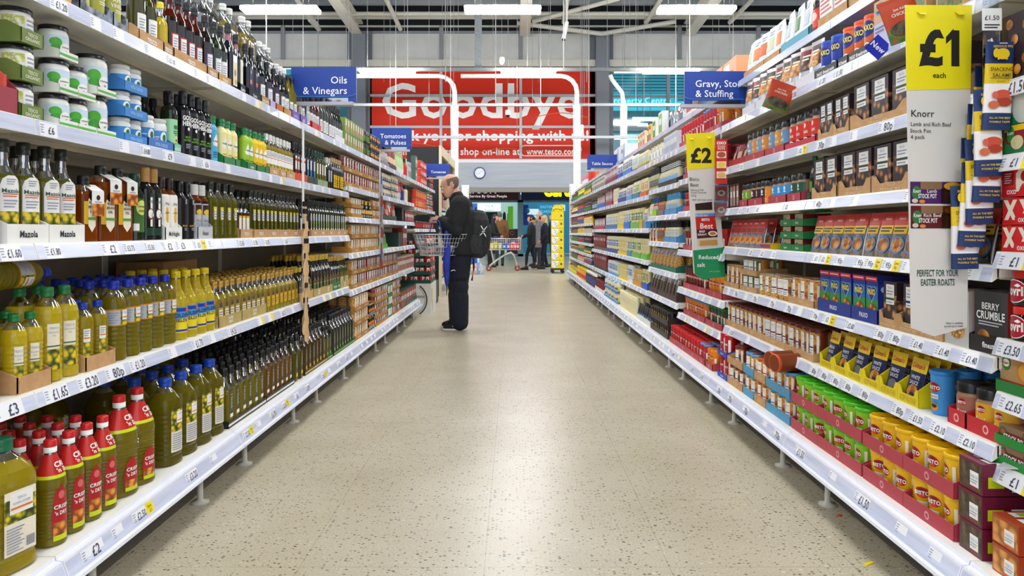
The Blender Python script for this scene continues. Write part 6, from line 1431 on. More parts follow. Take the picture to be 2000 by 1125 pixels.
# sixth shelf
Z = 1.467
run(RIGHT, Z, 1900, 1668, nut(.115, .165, '2c3c24'), 'sage stuffing box in tan tray', rows=2, tray=NT(.06, 2), gap=.006, yaw=1)
run(RIGHT, Z, 1666, 1605, nut(.062, .15, '2c3c24'), 'small nut photo stuffing box', rows=2, n=5, tray=NT(.05, 2), yaw=1, gap=.003)
best = lambda c, c2: jar('gravy_jar', .036, .15, C('b08c6c', .3), '141416', [('r', -.05, .012, .05, .105, C(c, .35)), ('e', 0, .088, .010, .010, C('f0d8d0', .4)), ('t', 0, .062, .016, 'Best', WHITE, .8, .045), ('r', -.05, .014, .05, .038, C(c2)), ('e', .004, .027, .017, .010, WHITE), ('e', .004, .027, .012, .006, C('c87434'))], lidh=.03)
run(RIGHT, Z, 1602, 1542, best('d8301c', '4a1818'), 'tall red label gravy jar', rows=2, yaw=8, tray=(C('c0243c', .5), .03, None, None, 3))
run(RIGHT, Z, 1540, 1502, [best('6c9cc8', 'd8702c'), best('e89c2c', 'c86020')], 'blue and amber label gravy jar', rows=2, yaw=8, tray=REDT)
run(RIGHT, Z, 1500, 1462, [best('e08c34', '8c4c24'), best('7c9cc0', 'b8602c')], 'amber label gravy jar', rows=2, yaw=8, tray=REDT)
run(RIGHT, Z, 1460, 1424, sachet('sauce_sachet', C('8c2028', .3), C('4a1418', .3), [('r', -.03, .04, .03, .08, C('c89c8c'))], .08, .12), 'dark maroon sachet in red tray', rows=3, tray=(C('a82030', .5), .04, None, None, 3))
Z = 1.478
run(RIGHT, Z, 1417, 1340, bd('b02c38', 'c03c44', .15, .036), 'crimson gravy drum', rows=2, tray=REDT, yaw=20)
Z = 1.467
zeb = bottle('salad_dressing_bottle', .03, .185, 'sauce', CRS, CRS, C('18181a', .3), .72, 2, 1, .66, bands=((.74, .76, WHITE),), art=[('r', -.026, .03, .026, .08, C('8cb4dc')), ('r', -.026, .008, .026, .03, BLACK)], capr=.018)
zp = zeb.parts[0][1]
for k in range(3): zp.lathe([(.0186, .142+.014*k), (.0186, .149+.014*k)], WHITE, 14)
run(RIGHT, Z, 1326, 1290, zeb, 'dressing bottle black striped cap', rows=2, tray=(C('28282c', .5), .045, None, None, 4))
run(RIGHT, Z, 1288, 1271, sb(C('b8b488', .15), '16161a', '6c6c5c', .2), 'clear dressing bottle black cap', rows=2)
# seventh shelf
Z = 1.727
run(RIGHT, Z, 1905, 1764, carton('breadcrumb_box', .14, .06, .19, 'b89468', [('r', -.06, .02, .06, .12, food('herb')), ('e', 0, .15, .04, .02, C('2c4c9c'))]), 'brown breadcrumb box behind the sign', rows=1, n=5)
run(RIGHT, Z, 1762, 1716, carton('breadcrumb_box', .12, .1, .175, 'c0986a', [('r', -.06, .0, .06, .095, C('b8b4d8')), ('e', -.02, .145, .032, .022, C('5c84c0')), ('e', -.02, .145, .026, .016, C('1c2c8c')), ('t', -.02, .145, .013, 'PAXO', C('f0e430'), 1.4, .045), ('l', -.05, .06, .02, .085, 2, C('6c6890'))]), 'kraft and lilac breadcrumb box', n=1)
pd = lambda c, c2, c3: can('breadcrumb_drum', .039, .15, [('e', 0, .1, .034, .03, C(c2, .35)), ('e', 0, .104, .026, .018, C('10185c', .35)), ('t', 0, .104, .020, 'PAXO', C('f0e070'), 1.8, .056), ('e', .0, .028, .022, .022, WHITE), ('e', .0, .028, .017, .017, food('pastry'))], C(c, .3), plastic=c3)
BT2 = (C('28282a', .5), .042, 'PAXO Breadcrumb', WHITE, 2)
run(RIGHT, Z, 1714, 1648, pd('dd6418', '1a2c88', 'e8501c'), 'orange breadcrumb drum', rows=2, n=4, tray=BT2, yaw=6, turn=12)
run(RIGHT, Z, 1646, 1602, pd('1c3ca8', '1c3cb0', '1c50c0'), 'blue breadcrumb drum', rows=2, n=2, tray=BT2, yaw=6, turn=12)
SILV = C('d4d4d8', .2, .6)
stuf = lambda c, ph: pouch('stuffing_pouch', .105, .19, .06, [(.42, SILV), (.9, C(c, .3)), (1, C('c0b8b8', .25, .4))], [('p', [(-.035, .075), (.035, .075), (.04, .14), (-.04, .14)], food(ph)), ('l', -.02, .12, .03, .15, 2, CREAMP)], top=.02)
run(RIGHT, Z, 1600, 1456, [stuf('3c2420', 'meal'), stuf('7a2430', 'balls'), stuf('2c1c1a', 'pastry')], 'silver stuffing pouch', rows=2, tray=(C('d8d6dc', .5), .05, None, None, 2), yaw=8, turn=14)
run(RIGHT, Z, 1416, 1401, bd('e8861c', 'e89c34', .17, .036), 'tall orange gravy drum', rows=2, tray=REDT, yaw=15)
run(RIGHT, Z, 1400, 1376, bd('c02c40', '3c9ce0', .17, .034), 'tall red drum blue lid', rows=2, tray=REDT, yaw=15)
run(RIGHT, Z, 1375, 1332, bd('c81c2c', 'd0303c', .16, .034), 'tall red gravy drum', rows=2, tray=REDT, yaw=15)
wj = jar('tartare_jar', .034, .125, C('e4e0cc', .25), 'd8d8c8', [('r', -.03, .02, .03, .08, C('c8ccd0')), ('e', 0, .055, .014, .016, C('8a98a8'))])
run(RIGHT, Z, 1326, 1300, cart('sauce_carton', 'd8dce4', 'b8c4d4', .16, .05), 'pale blue sauce carton', rows=1)
run(RIGHT, Z, 1299, 1271, [wj, jar('tartare_jar', .034, .14, C('d8d0a8', .25), 'c8b888', [('r', -.03, .03, .03, .09, WHITE)])], 'cream tartare jar', rows=2)
run(RIGHT, Z, 1266, 1248, may('e8dca8', 'e0d060', .15, .065, 'c8d4dc'), 'small cream bottle top row', rows=1, tray=(C('a0a860', .5), .03, None, None, 4))
run(RIGHT, Z, 1247, 1236, may('e8e8dc', '3c3c3c', .17, .07, 'c0d0d8'), 'white bottle dark cap', rows=1)
run(RIGHT, Z, 1235, 1218, may('ece4c8', '5c9cd4', .19, .07, '3c6cb0'), 'mayonnaise bottle blue tray', rows=1, tray=(C('4c84d0', .5), .06, None, None, 3))
run(RIGHT, Z, 1217, 1208, may('ece8dc', '2c4cb0', .17, .07, '3c5cb0'), 'white bottle royal blue tray', rows=1, tray=(C('2c50c0', .5), .06, None, None, 2))
run(RIGHT, Z, 1207, 1184, cart('sauce_carton', 'e4dcdc', 'a83c48', .2, .06), 'white and maroon carton', rows=1, tray=(C('8c2c40', .5), .06, None, None, 4))
run(RIGHT, Z, 1183, 1158, [cart('sauce_carton', 'e0e0e0', '9c3040', .16, .06), cart('sauce_carton', 'd8dcd0', '4c8c3c', .15, .06)], 'white carton coloured panel', rows=1)
# end bays: small mixed goods
mixc = ['e8d020', '2c2420', 'c83c24', 'e87828', '6c2c24', 'd8d0bc', '3c5c8c', '4c7c34', 'b82c38', '8a5a30']
names = {'e8d020': 'yellow', '2c2420': 'black', 'c83c24': 'red', 'e87828': 'orange', '6c2c24': 'brown', 'd8d0bc': 'cream', '3c5c8c': 'blue', '4c7c34': 'green', 'b82c38': 'crimson', '8a5a30': 'tan'}
rr = random.Random(3)
for z, seq in ((1.727, '2c2420 e8d020 2c2420 d8d0bc 2c2420'), (1.43, '2c2420 c83c24 d8d0bc e8d020 2c2420'), (1.22, 'e8d020 e87828 2c2420 6c2c24 c83c24'), (1.05, 'd8d0bc e8d020 b82c38 2c2420 3c5c8c'), (.88, '2c2420 6c2c24 4c7c34 d8d0bc 8a5a30'), (.70, '2c2420 8a5a30 e87828 c83c24 d8d0bc'), (.52, '3c5c8c e87828 6c2c24 e8d020 4c7c34')):
    px = 1156.0
    ss = seq.split()
    for k, c in enumerate(ss):
        w = (52/len(ss))*(1.4-.2*k)
        big = z in (1.22, 1.43, 1.727)
        H = (.15 if big else .105)+.012*(k % 2)
        P = bottle('condiment_bottle', .03, H, 'sauce', C(c, .25), C(c, .25), C(mixc[(k*3+int(z*10)) % 10], .3), .8, 2, 1, .6, art=[('r', -.024, H*.15, .024, H*.5, C(mixc[(k*7+3+int(z*10)) % 10], .4))], capr=.02) if (k+int(z*100)) % 3 else jar('relish_jar', .034, H, C(c, .3), mixc[(k*3+1) % 10], [('r', -.03, .02, .03, H*.6, C(mixc[(k+5) % 10], .4))])
        run(RIGHT, z, px, px-w+.5, P, 'small '+names[c]+' '+('condiment bottle' if P.cat == 'bottle' else 'relish jar'), rows=1)
        px -= w
# top shelf
Z = TOPZ
bagm = lambda c, ph: carton('stuffing_bag', .15, .1, .2, c, [('r', -.06, .05, .07, .15, food(ph)), ('r', -.02, .1, .05, .17, WHITE)])
run(RIGHT, Z, 1768, 1672, bagm('d8c49c', 'pastry'), 'tan photo pack with yellow label', n=2, tray=CT(None, .05, 2))
run(RIGHT, Z, 1668, 1612, carton('flour_bag', .14, .09, .2, 'eceae6', [('l', -.06, .06, .06, .17, 6, C('c8402c')), ('r', -.05, .02, .05, .05, C('d8d4cc'))]), 'white pack with red lines', n=2, tray=CT(None, .05, 2))
run(RIGHT, Z, 1608, 1591, jar('mincemeat_jar', .045, .15, C('c83c2c', .3), '1a1a1c', [('r', -.03, .03, .03, .1, C('e05038')), ('e', 0, .08, .02, .02, C('f0d0c8'))], lidh=.03), 'big red jar black lid', n=1)
wp = lambda col: pouch('rice_pouch', .11, .2, .06, [(.3, C('e4e4e4')), (1, C('f0f0ee'))], [('r', -.04, .07, .04, .14, C(col)), ('l', -.03, .15, .03, .18, 2, C('7ca8c0'))])
run(RIGHT, Z, 1588, 1532, [wp('b8c8d0'), wp('4c7c44')], 'white pouch on teal tray', n=6, tray=(C('4ca0b8', .5), .05, None, None, 3))
run(RIGHT, Z, 1529, 1458, [wp('e0803c'), wp('c8d0b0'), wp('d86a34')], 'white pouch with orange picture', n=10, tray=CT(None, .04, 3))
run(RIGHT, Z, 1452, 1400, carton('sharing_pack', .3, .16, .19, 'e8a070', [('r', -.14, .06, .0, .17, C('f0ece4')), ('e', .03, .08, .08, .04, C('d86030'))]), 'large orange and white pack', n=2)
run(RIGHT, Z, 1396, 1345, carton('sharing_pack', .3, .16, .16, 'e4e0dc', [('r', -.1, .04, .1, .1, C('c83c3c'))]), 'white pack behind the gravy sign', n=3)
for k, (px, c, lb) in enumerate(((1326, 'd8dce0', 'white bottles in shrink wrap beside the gravy sign'), (1308, 'c8d8e8', 'pale blue bottles in shrink wrap on the right top shelf'))):
    Y = 1.46*F/(px-VX)
    o = empty('wrapped_case', (1.50, Y, Z+.001), -PI/2); tag(o, lb, 'multipack')
    P = bottle('wrapped_bottle', .035, .21, 'sauce', C(c, .3), C(c, .3), WHITE, .8, 2, 1, .6, art=[('r', -.028, .03, .028, .09, C('8cb8dc'))])
    for i in range(3): b = put(P.one(), 'bottle', o); b.location = ((i-1)*.074, 0, .003)
    MB().sq([(.113, .04, .002, 6), (.115, .042, .12, 6), (.1, .03, .19, 4), (.09, .02, .215, 4)], wrap, 24).obj('plastic_wrap', o)
run(RIGHT, Z, 1296, 1284, cart('oil_carton', 'e8ecec', '8cc020', .22, .18), 'white carton lime leaf', n=1)
run(RIGHT, Z, 1283, 1275, cart('oil_carton', 'e8e4e0', '2c8c3c', .19, .15), 'white and green carton', n=1)
run(RIGHT, Z, 1274, 1264, cart('oil_carton', 'e8c83c', 'a83c2c', .18, .1), 'yellow and red carton', n=3)
run(RIGHT, Z, 1262, 1248, cart('oil_carton', 'e8d8c0', 'e0902c', .16, .12), 'pale orange carton', n=4)
run(RIGHT, Z, 1228, 1206, carton('spare_carton', .5, .2, .2, 'e4e6ea', [('b', -.05, .08, .15, .14), ('p', [(.1, 0), (.25, 0), (.25, .2), (.2, .2)], C('7cb0d8'))]), 'big white carton with barcode', n=3)
run(RIGHT, Z, 1186, 1172, pouch('crisp_pouch', .12, .22, .06, [(1, C('3c3c90'))], [('r', -.03, .05, .03, .15, C('e8e0e0'))]), 'navy pouch with white panel', n=4)
run(RIGHT, Z, 1171, 1162, pouch('crisp_pouch', .12, .22, .06, [(1, C('e89c5c'))], [('r', -.03, .05, .03, .15, C('c83c5c'))]), 'orange and pink pouch', n=4)
run(RIGHT, Z, 1160, 1148, can('biscuit_tin', .11, .26, [('r', -.05, .1, .05, .2, C('d8502c'))], C('d83a20', .35), lid='c83c24'), 'tall round red tin', n=2)
run(RIGHT, Z, 1146, 1130, pouch('crisp_pouch', .14, .2, .08, [(.5, C('e8e4e0')), (1, C('d86a88'))]), 'pink and white pouch at the far end', n=6)
# front bay
fb = lambda z, P, dsc, Y0, n, x=1.275, **k: run(RIGHT, z, VX+(x+P.d*.3)*F/(Y0-n*P.w-.01), VX+(x+P.d*.3)*F/Y0, P, dsc, n=n, fx=x, yaw=1, **k)
fb(.48, carton('stock_pot_pack', .135, .09, .048, '8a6a50', [('r', -.0675, .0, .0675, .032, C('6c1a20')), ('t', -.005, .018, .017, 'STOCK POT', WHITE, 1.2, .085), ('e', -.05, .03, .014, .012, C('1c6c34')), ('e', -.05, .03, .008, .006, C('d83c2c')), ('r', .03, .002, .066, .046, C('2c2018')), ('e', .045, .036, .02, .008, C('7a4a24'))]), 'rich beef stock pot pack', 1.935, 2, stack=2, tray=(C('1c8c34', .5), .022, None, None, 1))
fb(.67, carton('stock_pot_pack', .14, .09, .105, 'b08c5c', [('r', -.07, 0, .07, .03, C('c8281c')), ('t', 0, .016, .013, 'STOCK POT', WHITE, 1, .08), ('e', -.045, .075, .016, .02, C('1c7c34')), ('e', -.045, .075, .013, .010, WHITE), ('t', -.045, .075, .009, 'Knorr', C('c8281c'), 1, .024), ('e', .03, .06, .035, .03, C('c87c24')), ('e', .03, .06, .028, .022, C('d89c34'))]), 'green edged stock pot pack', 1.93, 2, tray=(C('1c7c34', .5), .03, None, None, 1))
bov = jar('yeast_extract_jar', .042, .088, C('1a0c0a', .08), 'd8281c', [('e', 0, .036, .036, .030, WHITE), ('e', 0, .036, .034, .028, C('a81830', .35)), ('t', 0, .038, .024, 'Bovril', WHITE, 1.8, .062), ('p', [(0, .05), (.012, .056), (.02, .05), (.012, .046)], WHITE)], lidh=.02, shoulder=.86, lidr=.9)
fb(.81, bov, 'dark jar with round red emblem', 1.93, 2, stack=2)
oxo = carton('stock_cube_box', .12, .08, .068, 'd81c20', [*[('p', [(cx-s*.026, .01), (cx-s*.010, .01), (cx+s*.026, .064), (cx+s*.010, .064)], CREAMP) for cx in (-.03, .03) for s in (1, -1)], ('r', -.06, 0, .06, .012, C('c81418')), ('p', [(-.012, 0), (.045, 0), (.045, .02), (.035, .028), (.0, .028), (-.012, .018)], C('d81c20')), ('t', .018, .012, .010, 'OXO', WHITE, 1.6)])
fb(1.035, oxo, 'red stock cube box with crosses', 1.935, 2, stack=2)
oxo2 = carton('stock_cube_box', .16, .08, .075, 'd81c20', [('e', .01, .048, .034, .028, CREAMP), ('r', -.024, .012, -.008, .06, CREAMP), ('e', .01, .05, .016, .014, C('a81418')), ('p', [(-.02, 0), (.08, 0), (.08, .04), (.03, .04), (.0, .03), (-.012, .014)], C('d81c20')), ('t', -.04, .012, .011, 'OXO', WHITE, 1.6), ('r', -.07, .03, -.035, .064, C('7a1418')), ('l', -.068, .033, -.037, .062, 5, C('d89c9c'))])
fb(1.035, oxo2, 'red carton with big letter', 1.94, 2, zoff=.143)
fb(1.285, carton('stock_cube_box', .13, .08, .075, '1c7c4c', [('p', [(-.055, .03), (.065, .01), (.065, .075), (-.06, .075)], C('8c1a20')), ('r', -.06, .06, .065, .075, C('ecc81c')), ('e', -.035, .052, .014, .022, C('2c8c34')), ('t', -.035, .056, .009, 'Knorr', WHITE, 1, .026), ('e', -.01, .03, .024, .018, C('d8cc9c')), ('e', .04, .035, .02, .02, C('e06a3c'))]), 'green and red stock cube box', 1.93, 2)
fb(1.285, carton('stock_cube_box', .13, .08, .07, '1c7c4c', [('e', .01, .05, .04, .05, C('c8ccc4')), ('r', .045, .03, .065, .07, C('4c9c24'))]), 'green box with grey curve', 1.935, 2, zoff=.077)
fb(1.475, carton('stuffing_box', .22, .08, .17, '2a1a22', [('e', .02*a+.0, .03*b+.085, .013, .013, food('pastry')) for a, b in ((-4, 2), (-1, 1.6), (2, 2.1), (-3, .6), (0, .2), (3, .5), (-4, -.8), (-1, -1.2), (2, -1), (-2.4, -2))]+[('e', .075, .05, .04, .04, WHITE), ('e', .075, .05, .038, .038, C('b01c2c')), ('t', .075, .052, .022, 'Bovril', WHITE, 1.6, .066)]), 'dark box with roast balls', 1.935, 2)
# ------------------------------------------------------------------ signs on the shelves
SB = C('1c3f96', .35)
def aisle_sign(px0, px1, py0, py1, Y, lines_, label, yaw=0):
    x0, _, z1 = at(px0, py0, Y); x1, _, z0 = at(px1, py1, Y)
    w, h = x1-x0, z1-z0
    o = empty('aisle_sign', ((x0+x1)/2, Y, (z0+z1)/2), yaw); tag(o, label, 'sign')
    b = MB().box(-w/2, w/2, 0, .012, -h/2, h/2, SB)
    f = face_flat(0)
    b.obj('board', o)
    t = MB(); n = len(lines_); ch = h*.21 if n > 1 else h*.19
    for i, s in enumerate(lines_):
        g, ff, gw = glyphs(s, .3); wd = gw*ch/.72
        u = w*.36-wd/2 if 'Gravy' not in lines_[0] else -w*.33+wd/2
        v = h*.13-(i*h*.30) if n > 1 else -h*.08
        t.art(f, [('t', u, v, ch, s, C('f4f6fa', .4), .3)], .002, 0)
    t.obj('lettering', o)
    s = MB(); c = C('4aa0e0', .4)
    sgn = 1 if 'Gravy' not in lines_[0] and 'Table' not in lines_[0] else -1
    s.tube([(-sgn*w/2, -.003, -h*.345), (sgn*w*.36, -.003, -h*.345), (sgn*w*.44, -.003, -h*.33), (sgn*w/2, -.003, -h*.28)], h*.008, c, 4).obj('underline', o)
    MB().box(-w*.5-.02, w*.5-.02, -.012, .03, -h/2-.02, -h/2, C('b4b4b8', .35, .3)).box(-w*.38, w*.38, -.004, -.002, -h/2, -h*.39, clear('d8dce8', .6)).obj('holder', o)
    side = -1 if x0 < 0 else 1
    e = abs(x1 if side > 0 else x0)
    MB().tube([(side*(w/2-.05), .015, -h/2-.01), (side*(1.45)-(x0+x1)/2, .015, -h/2-.01)], .008, C('b4b4b8', .35, .3), 6).obj('arm', o)
    return o
aisle_sign(568, 696, 131, 199, 4.44, ['Oils', '& Vinegars'], 'blue oils and vinegars sign projecting from the left run', -.02)
aisle_sign(726, 804, 250, 292, 7.3, ['Tomatoes', '& Pulses'], 'blue tomatoes and pulses sign projecting from the left run')
aisle_sign(826, 878, 320, 347, 11.1, ['Tomatoes'], 'small blue tomatoes sign above the head of the bald man')
aisle_sign(1337, 1462, 139, 204, 4.5, ['Gravy, Stocks', '& Stuffing'], 'blue gravy stocks and stuffing sign on the right run')
aisle_sign(1147, 1205, 302, 332, 9.9, ['Table Sauces'], 'blue table sauces sign projecting from the right run')

def barker(Y, P, label, items, yaw, tabs):
    """promotion card hung from the shelf edge; P = outline in frame places at depth Y"""
    pts = [at(a, b, Y) for a, b in P]
    cx = sum(p[0] for p in pts)/len(pts)
    o = empty('promotion_card', (cx, Y, pts[0][2]), yaw); tag(o, label, 'sign')
    q = [(p[0]-cx, p[2]-pts[0][2]) for p in pts]
    MB().rings([[(u, y, v) for u, v in q] for y in (0, .0015)], C('dedbd4', .5)).obj('card', o)
    k = Y/F
    def U(px, py):
        p = at(px, py, Y); return p[0]-cx, p[2]-pts[0][2]
    f = face_flat(0)
    for nm, its in items:
        m = MB(); out = []
        for it in its:
            if it[0] == 't':
                u, v = U(it[1], it[2]); out.append(('t', u, v, it[3]*k, it[4], it[5], it[6] if len(it) > 6 else 0)+((it[7]*k,) if len(it) > 7 else ()))
            elif it[0] == 'p': out.append(('p', [U(a, b) for a, b in it[1]], it[2]))
            elif it[0] == 'e':
                u, v = U(it[1], it[2]); out.append(('e', u, v, it[3]*k, it[4]*k, it[5]))
        m.art(f, out, .001, 0).obj(nm, o)
    for px, py, w in tabs:
        u, v = U(px, py)
        MB().rings([[(u-w*k/2, -.001, v), (u+w*k/2, -.001, v), (u+w*k*.35, -.012, v-w*k*.4), (u-w*k*.35, -.012, v-w*k*.4)], [(u-w*k/2, -.002, v), (u+w*k/2, -.002, v), (u+w*k*.35, -.013, v-w*k*.4), (u-w*k*.35, -.013, v-w*k*.4)]], C('ead817', .45)).obj('folded_tab', o)
    return o
YELP = C('f2e21a', .45); TX = C('24221c', .5)
def stockpot(px0, py0, px1, py1, c, nm, drop):
    sl = 10
    P = lambda a, b, e, g: ('p', [(a, b), (e, b), (e, g), (a, g)])
    w = px1-px0; h = py1-py0
    return [P(px0, py0, px1, py1)+(C(c, .4),), P(px0+w*.2, py0, px0+w*.62, py0+h*.35)+(C('8a6a48', .5),), ('e', px0+w*.12, py0+h*.5, w*.09, h*.3, C('2c7a3c', .4)), ('t', px0+w*.13, py0+h*.42, h*.17, 'Knorr', WHITE, 1, w*.15),
            ('t', px0+w*.42, py0+h*.42, h*.16, nm, WHITE, .2), ('t', px0+w*.33, py0+h*.65, h*.2, 'STOCK POT', WHITE, 1.2, w*.36), P(px0+w*.6, py0+h*.3, px1, py1)+(C('24160e', .4),), ('e', px0+w*.82, py0+h*.2, w*.17, h*.18, C(drop, .3)), P(px0+w*.66, py0+h*.45, px0+w*.9, py0+h*.95)+(C('3a2016', .4),), ('e', px0+w*.95, py0+h*.72, w*.045, h*.2, C('4c8c3c', .4)), ('e', px0+w*.08, py0+h*.87, w*.06, h*.1, C('d8c8b8', .4)), ('e', px0+w*.22, py0+h*.9, w*.06, h*.08, C('d88a3c', .4))]
barker(2.02, [(1764, 12), (1903, 8), (1893, 640), (1824, 657), (1776, 640)], 'tall yellow and white one pound promotion card', [
    ('price_panel', [('p', [(1764, 12), (1903, 8), (1900, 172), (1766, 178)], YELP)]),
    ('price', [('t', 1834, 92, 66, '£1', TX, 2.0, 84), ('p', [(1848, 72), (1864, 55), (1864, 72), (1848, 86)], TX), ('t', 1834, 147, 10.5, 'each', TX, .8)]),
    ('product_name', [('t', 1800, 222, 14, 'Knorr', TX, .2), ('t', 1817, 243, 8, 'Lamb and Rich Beef', TX, 0, 84), ('t', 1795, 256, 8, 'Stock Pot', TX, 0), ('t', 1789, 268, 8, '4 pack', TX, 0)]),
    ('lamb_picture', stockpot(1774, 355, 1880, 398, '4a2060', 'Lamb', 'd8a020')),
    ('beef_picture', stockpot(1775, 402, 1882, 446, '5c1620', 'Rich Beef', '7a3a1c')),
    ('slogan', [('t', 1831, 533, 13, 'PERFECT FOR YOUR', C('1c4a38', .5), .6, 86), ('t', 1831, 551, 13, 'EASTER ROASTS', C('1c4a38', .5), .6, 70)]),
    ('small_print', [('t', 1866, 631, 4, 'Subject to availability,', TX, 0, 36), ('t', 1864, 637, 4, 'see shelf edge for details.', TX, 0, 40)])], .10, [(1796, 24, 18), (1876, 22, 20)])
barker(4.52, [(1338, 262), (1396, 258), (1418, 541), (1372, 546), (1354, 533)], 'tall yellow white and green two pound promotion card', [
    ('price_panel', [('p', [(1338, 262), (1396, 258), (1402, 327), (1341, 332)], YELP)]),
    ('price', [('t', 1369, 303, 28, '£2', TX, 1.8)]),
    ('product_name', [('t', 1356, 350, 7, 'Bisto', TX, .2), ('t', 1356, 361, 7, 'Best', TX, .2), ('t', 1361, 371, 4, 'Reduced Salt', TX, 0, 26), ('t', 1364, 376, 4, 'Gravy Granules', TX, 0, 31), ('t', 1354, 382, 4, '325g', TX, 0), ('t', 1371, 390, 4, 'with real meat juices', TX, 0, 40)]),
    ('jar_picture', [('p', [(1357, 398), (1391, 394), (1392, 410), (1358, 411)], C('2c1a14', .4)), ('p', [(1358, 411), (1392, 410), (1403, 478), (1362, 481)], C('d8c8b0', .4)), ('p', [(1357, 418), (1396, 416), (1402, 463), (1361, 466)], C('c82820', .4)), ('p', [(1357, 418), (1396, 416), (1397, 421), (1358, 424)], C('3c94d8', .4)), ('t', 1370, 421, 3.4, '25% LESS SALT', WHITE, .6, 26), ('p', [(1360, 449), (1401, 448), (1402, 463), (1361, 466)], C('4a1820', .4)),
        ('t', 1378, 429, 5, 'BISTO', WHITE, 1.6, 16), ('t', 1380, 441, 10.5, 'Best', WHITE, .6), ('t', 1371, 452, 4, 'BEEF', WHITE, 1), ('t', 1371, 458, 4, 'GRAVY', WHITE, 1), ('e', 1392, 456, 9, 5, WHITE), ('e', 1392, 456, 6.5, 3.4, C('c07838', .4)), ('p', [(1366, 470), (1401, 468), (1402, 478), (1366, 480)], C('c0904c', .5))]),
    ('green_panel', [('p', [(1353, 489), (1414, 483), (1418, 541), (1372, 546), (1356, 534)], C('1f8a58', .45)), ('t', 1384, 502, 8, 'Reduced', WHITE, .8, 46), ('t', 1369, 517, 8, 'salt', WHITE, .8), ('t', 1396, 530, 1.8, 'Subject to availability', C('bfe0d0', .5), 0, 36)])], .08, [(1350, 270, 9), (1384, 267, 9)])
# the small blue marker and two hanging sachets
Y = 2.50; x, _, z = at(1715, 92, Y)
o = empty('shelf_marker', (x, Y, z), -.15); tag(o, 'blue diamond shaped marker reading new on the shelf edge', 'sign')
h = .044
MB().rings([[(0, y, -h), (h, y, 0), (0, y, h), (-h, y, 0)] for y in (0, .0015)], C('1428b0', .4)).obj('card', o)
m = MB(); g, ff, gw = glyphs('New', 1)
a = -.75; s = .026
m.add([((p*math.cos(a)-q*math.sin(a))*s, -.001, (p*math.sin(a)+q*math.cos(a))*s) for p, q in g], ff, WHITE); m.obj('lettering', o)
MB().tube([(.02, .005, 0), (.16, .02, -.01)], .002, C('c8ccd0', .3), 5).obj('clip', o)
for px, py, Y, lb, r in ((1512, 188, 3.36, 'red seasoning sachet swinging from a clip beside the pouches', .35), (1776, 36, 2.26, 'red seasoning sachet hanging behind the one pound card', -.35)):
    x, _, z = at(px, py, Y)
    P = pouch('seasoning_sachet', .12, .135, .012, [(.35, food('herb')), (1, C('b8401c', .35))], [('t', 0, .1, .008, 'Just Add', CREAMP, .4), ('t', 0, .085, .010, 'CHICKEN', CREAMP, .6, .08), ('e', 0, .04, .048, .022, food('dark'))])
    o = place(P, (x, Y, z-.065), (0, r, 0), lb)
    MB().tube([(.02, .01, .13), (.10, .05, .15)], .003, clear('ffffff', .6), 6).obj('clip', o)

# ------------------------------------------------------------------ clip strips
WOOD = noisy('utensil_wood', 'c8a070', 'd8b485', 12, .6, (1, 1, .2))
def strip_of(px, Y, py0, py1, n, lb, kind):
    x, _, z0 = at(px, py0, Y); z1 = at(px, py1, Y)[2]
    st = MB().box(-.012, .012, -.001, .001, z1-z0+.05, 0, C('e6e6e4', .4)).tube([(0, 0, 0), (-.0, .0, .02)], .01, clear(), 8).obj('hanging_strip', None, (x, Y, z0), PI/2*.85)
    tag(st, 'white hanging strip carrying the '+lb+', fixed to the left run', 'strip')
    zt = z0-(z0-z1)*(.42 if kind == 'wood' else .2)
    for k in range(n):
        z = zt-(zt-z1)*k/(n-.2)
        L = .20
        t = empty('kitchen_utensil', (x+.018+.004*(k % 3), Y-.014-.018*(k % 2), z), 1.2+.3*((k*5) % 4-1.5)/2); tag(t, lb+', '+ordn(k)+' from the top of its hanging strip', 'utensil', lb+' on a strip')
        if kind == 'wood':
            MB().sq([(.010, .004, -.02, 3), (.011, .0045, -.10, 3), (.012, .005, -.13, 3), (.024, .004, -.17, 3), (.027, .004, -L, 3), (.02, .003, -L-.02, 2.4)], WOOD, 14).obj('blade', t)
            MB().box(-.018, .018, -.006, .006, -.03, .0, C('1a1a1c', .4)).obj('card_tab', t)
        else:
            MB().sq([(.008, .005, -.02, 2.4), (.010, .006, -.13, 2.4)], (C('2c6cb8', .35) if k % 3 == 0 else C('b8babc', .3, .5)), 10).obj('handle', t)
            MB().sq([(.006, .004, -.13, 2.4), (.022, .003, -.17, 3), (.024, .003, -.23, 3)], (C('8a3c34', .4) if k % 2 else C('a8aaac', .3, .6)), 12).obj('blade', t)
strip_of(592, 4.44, 240, 606, 15, 'flat wooden spatula with black tab', 'wood')
strip_of(742, 7.0, 300, 505, 11, 'cooking utensil with grey handle', 'metal')
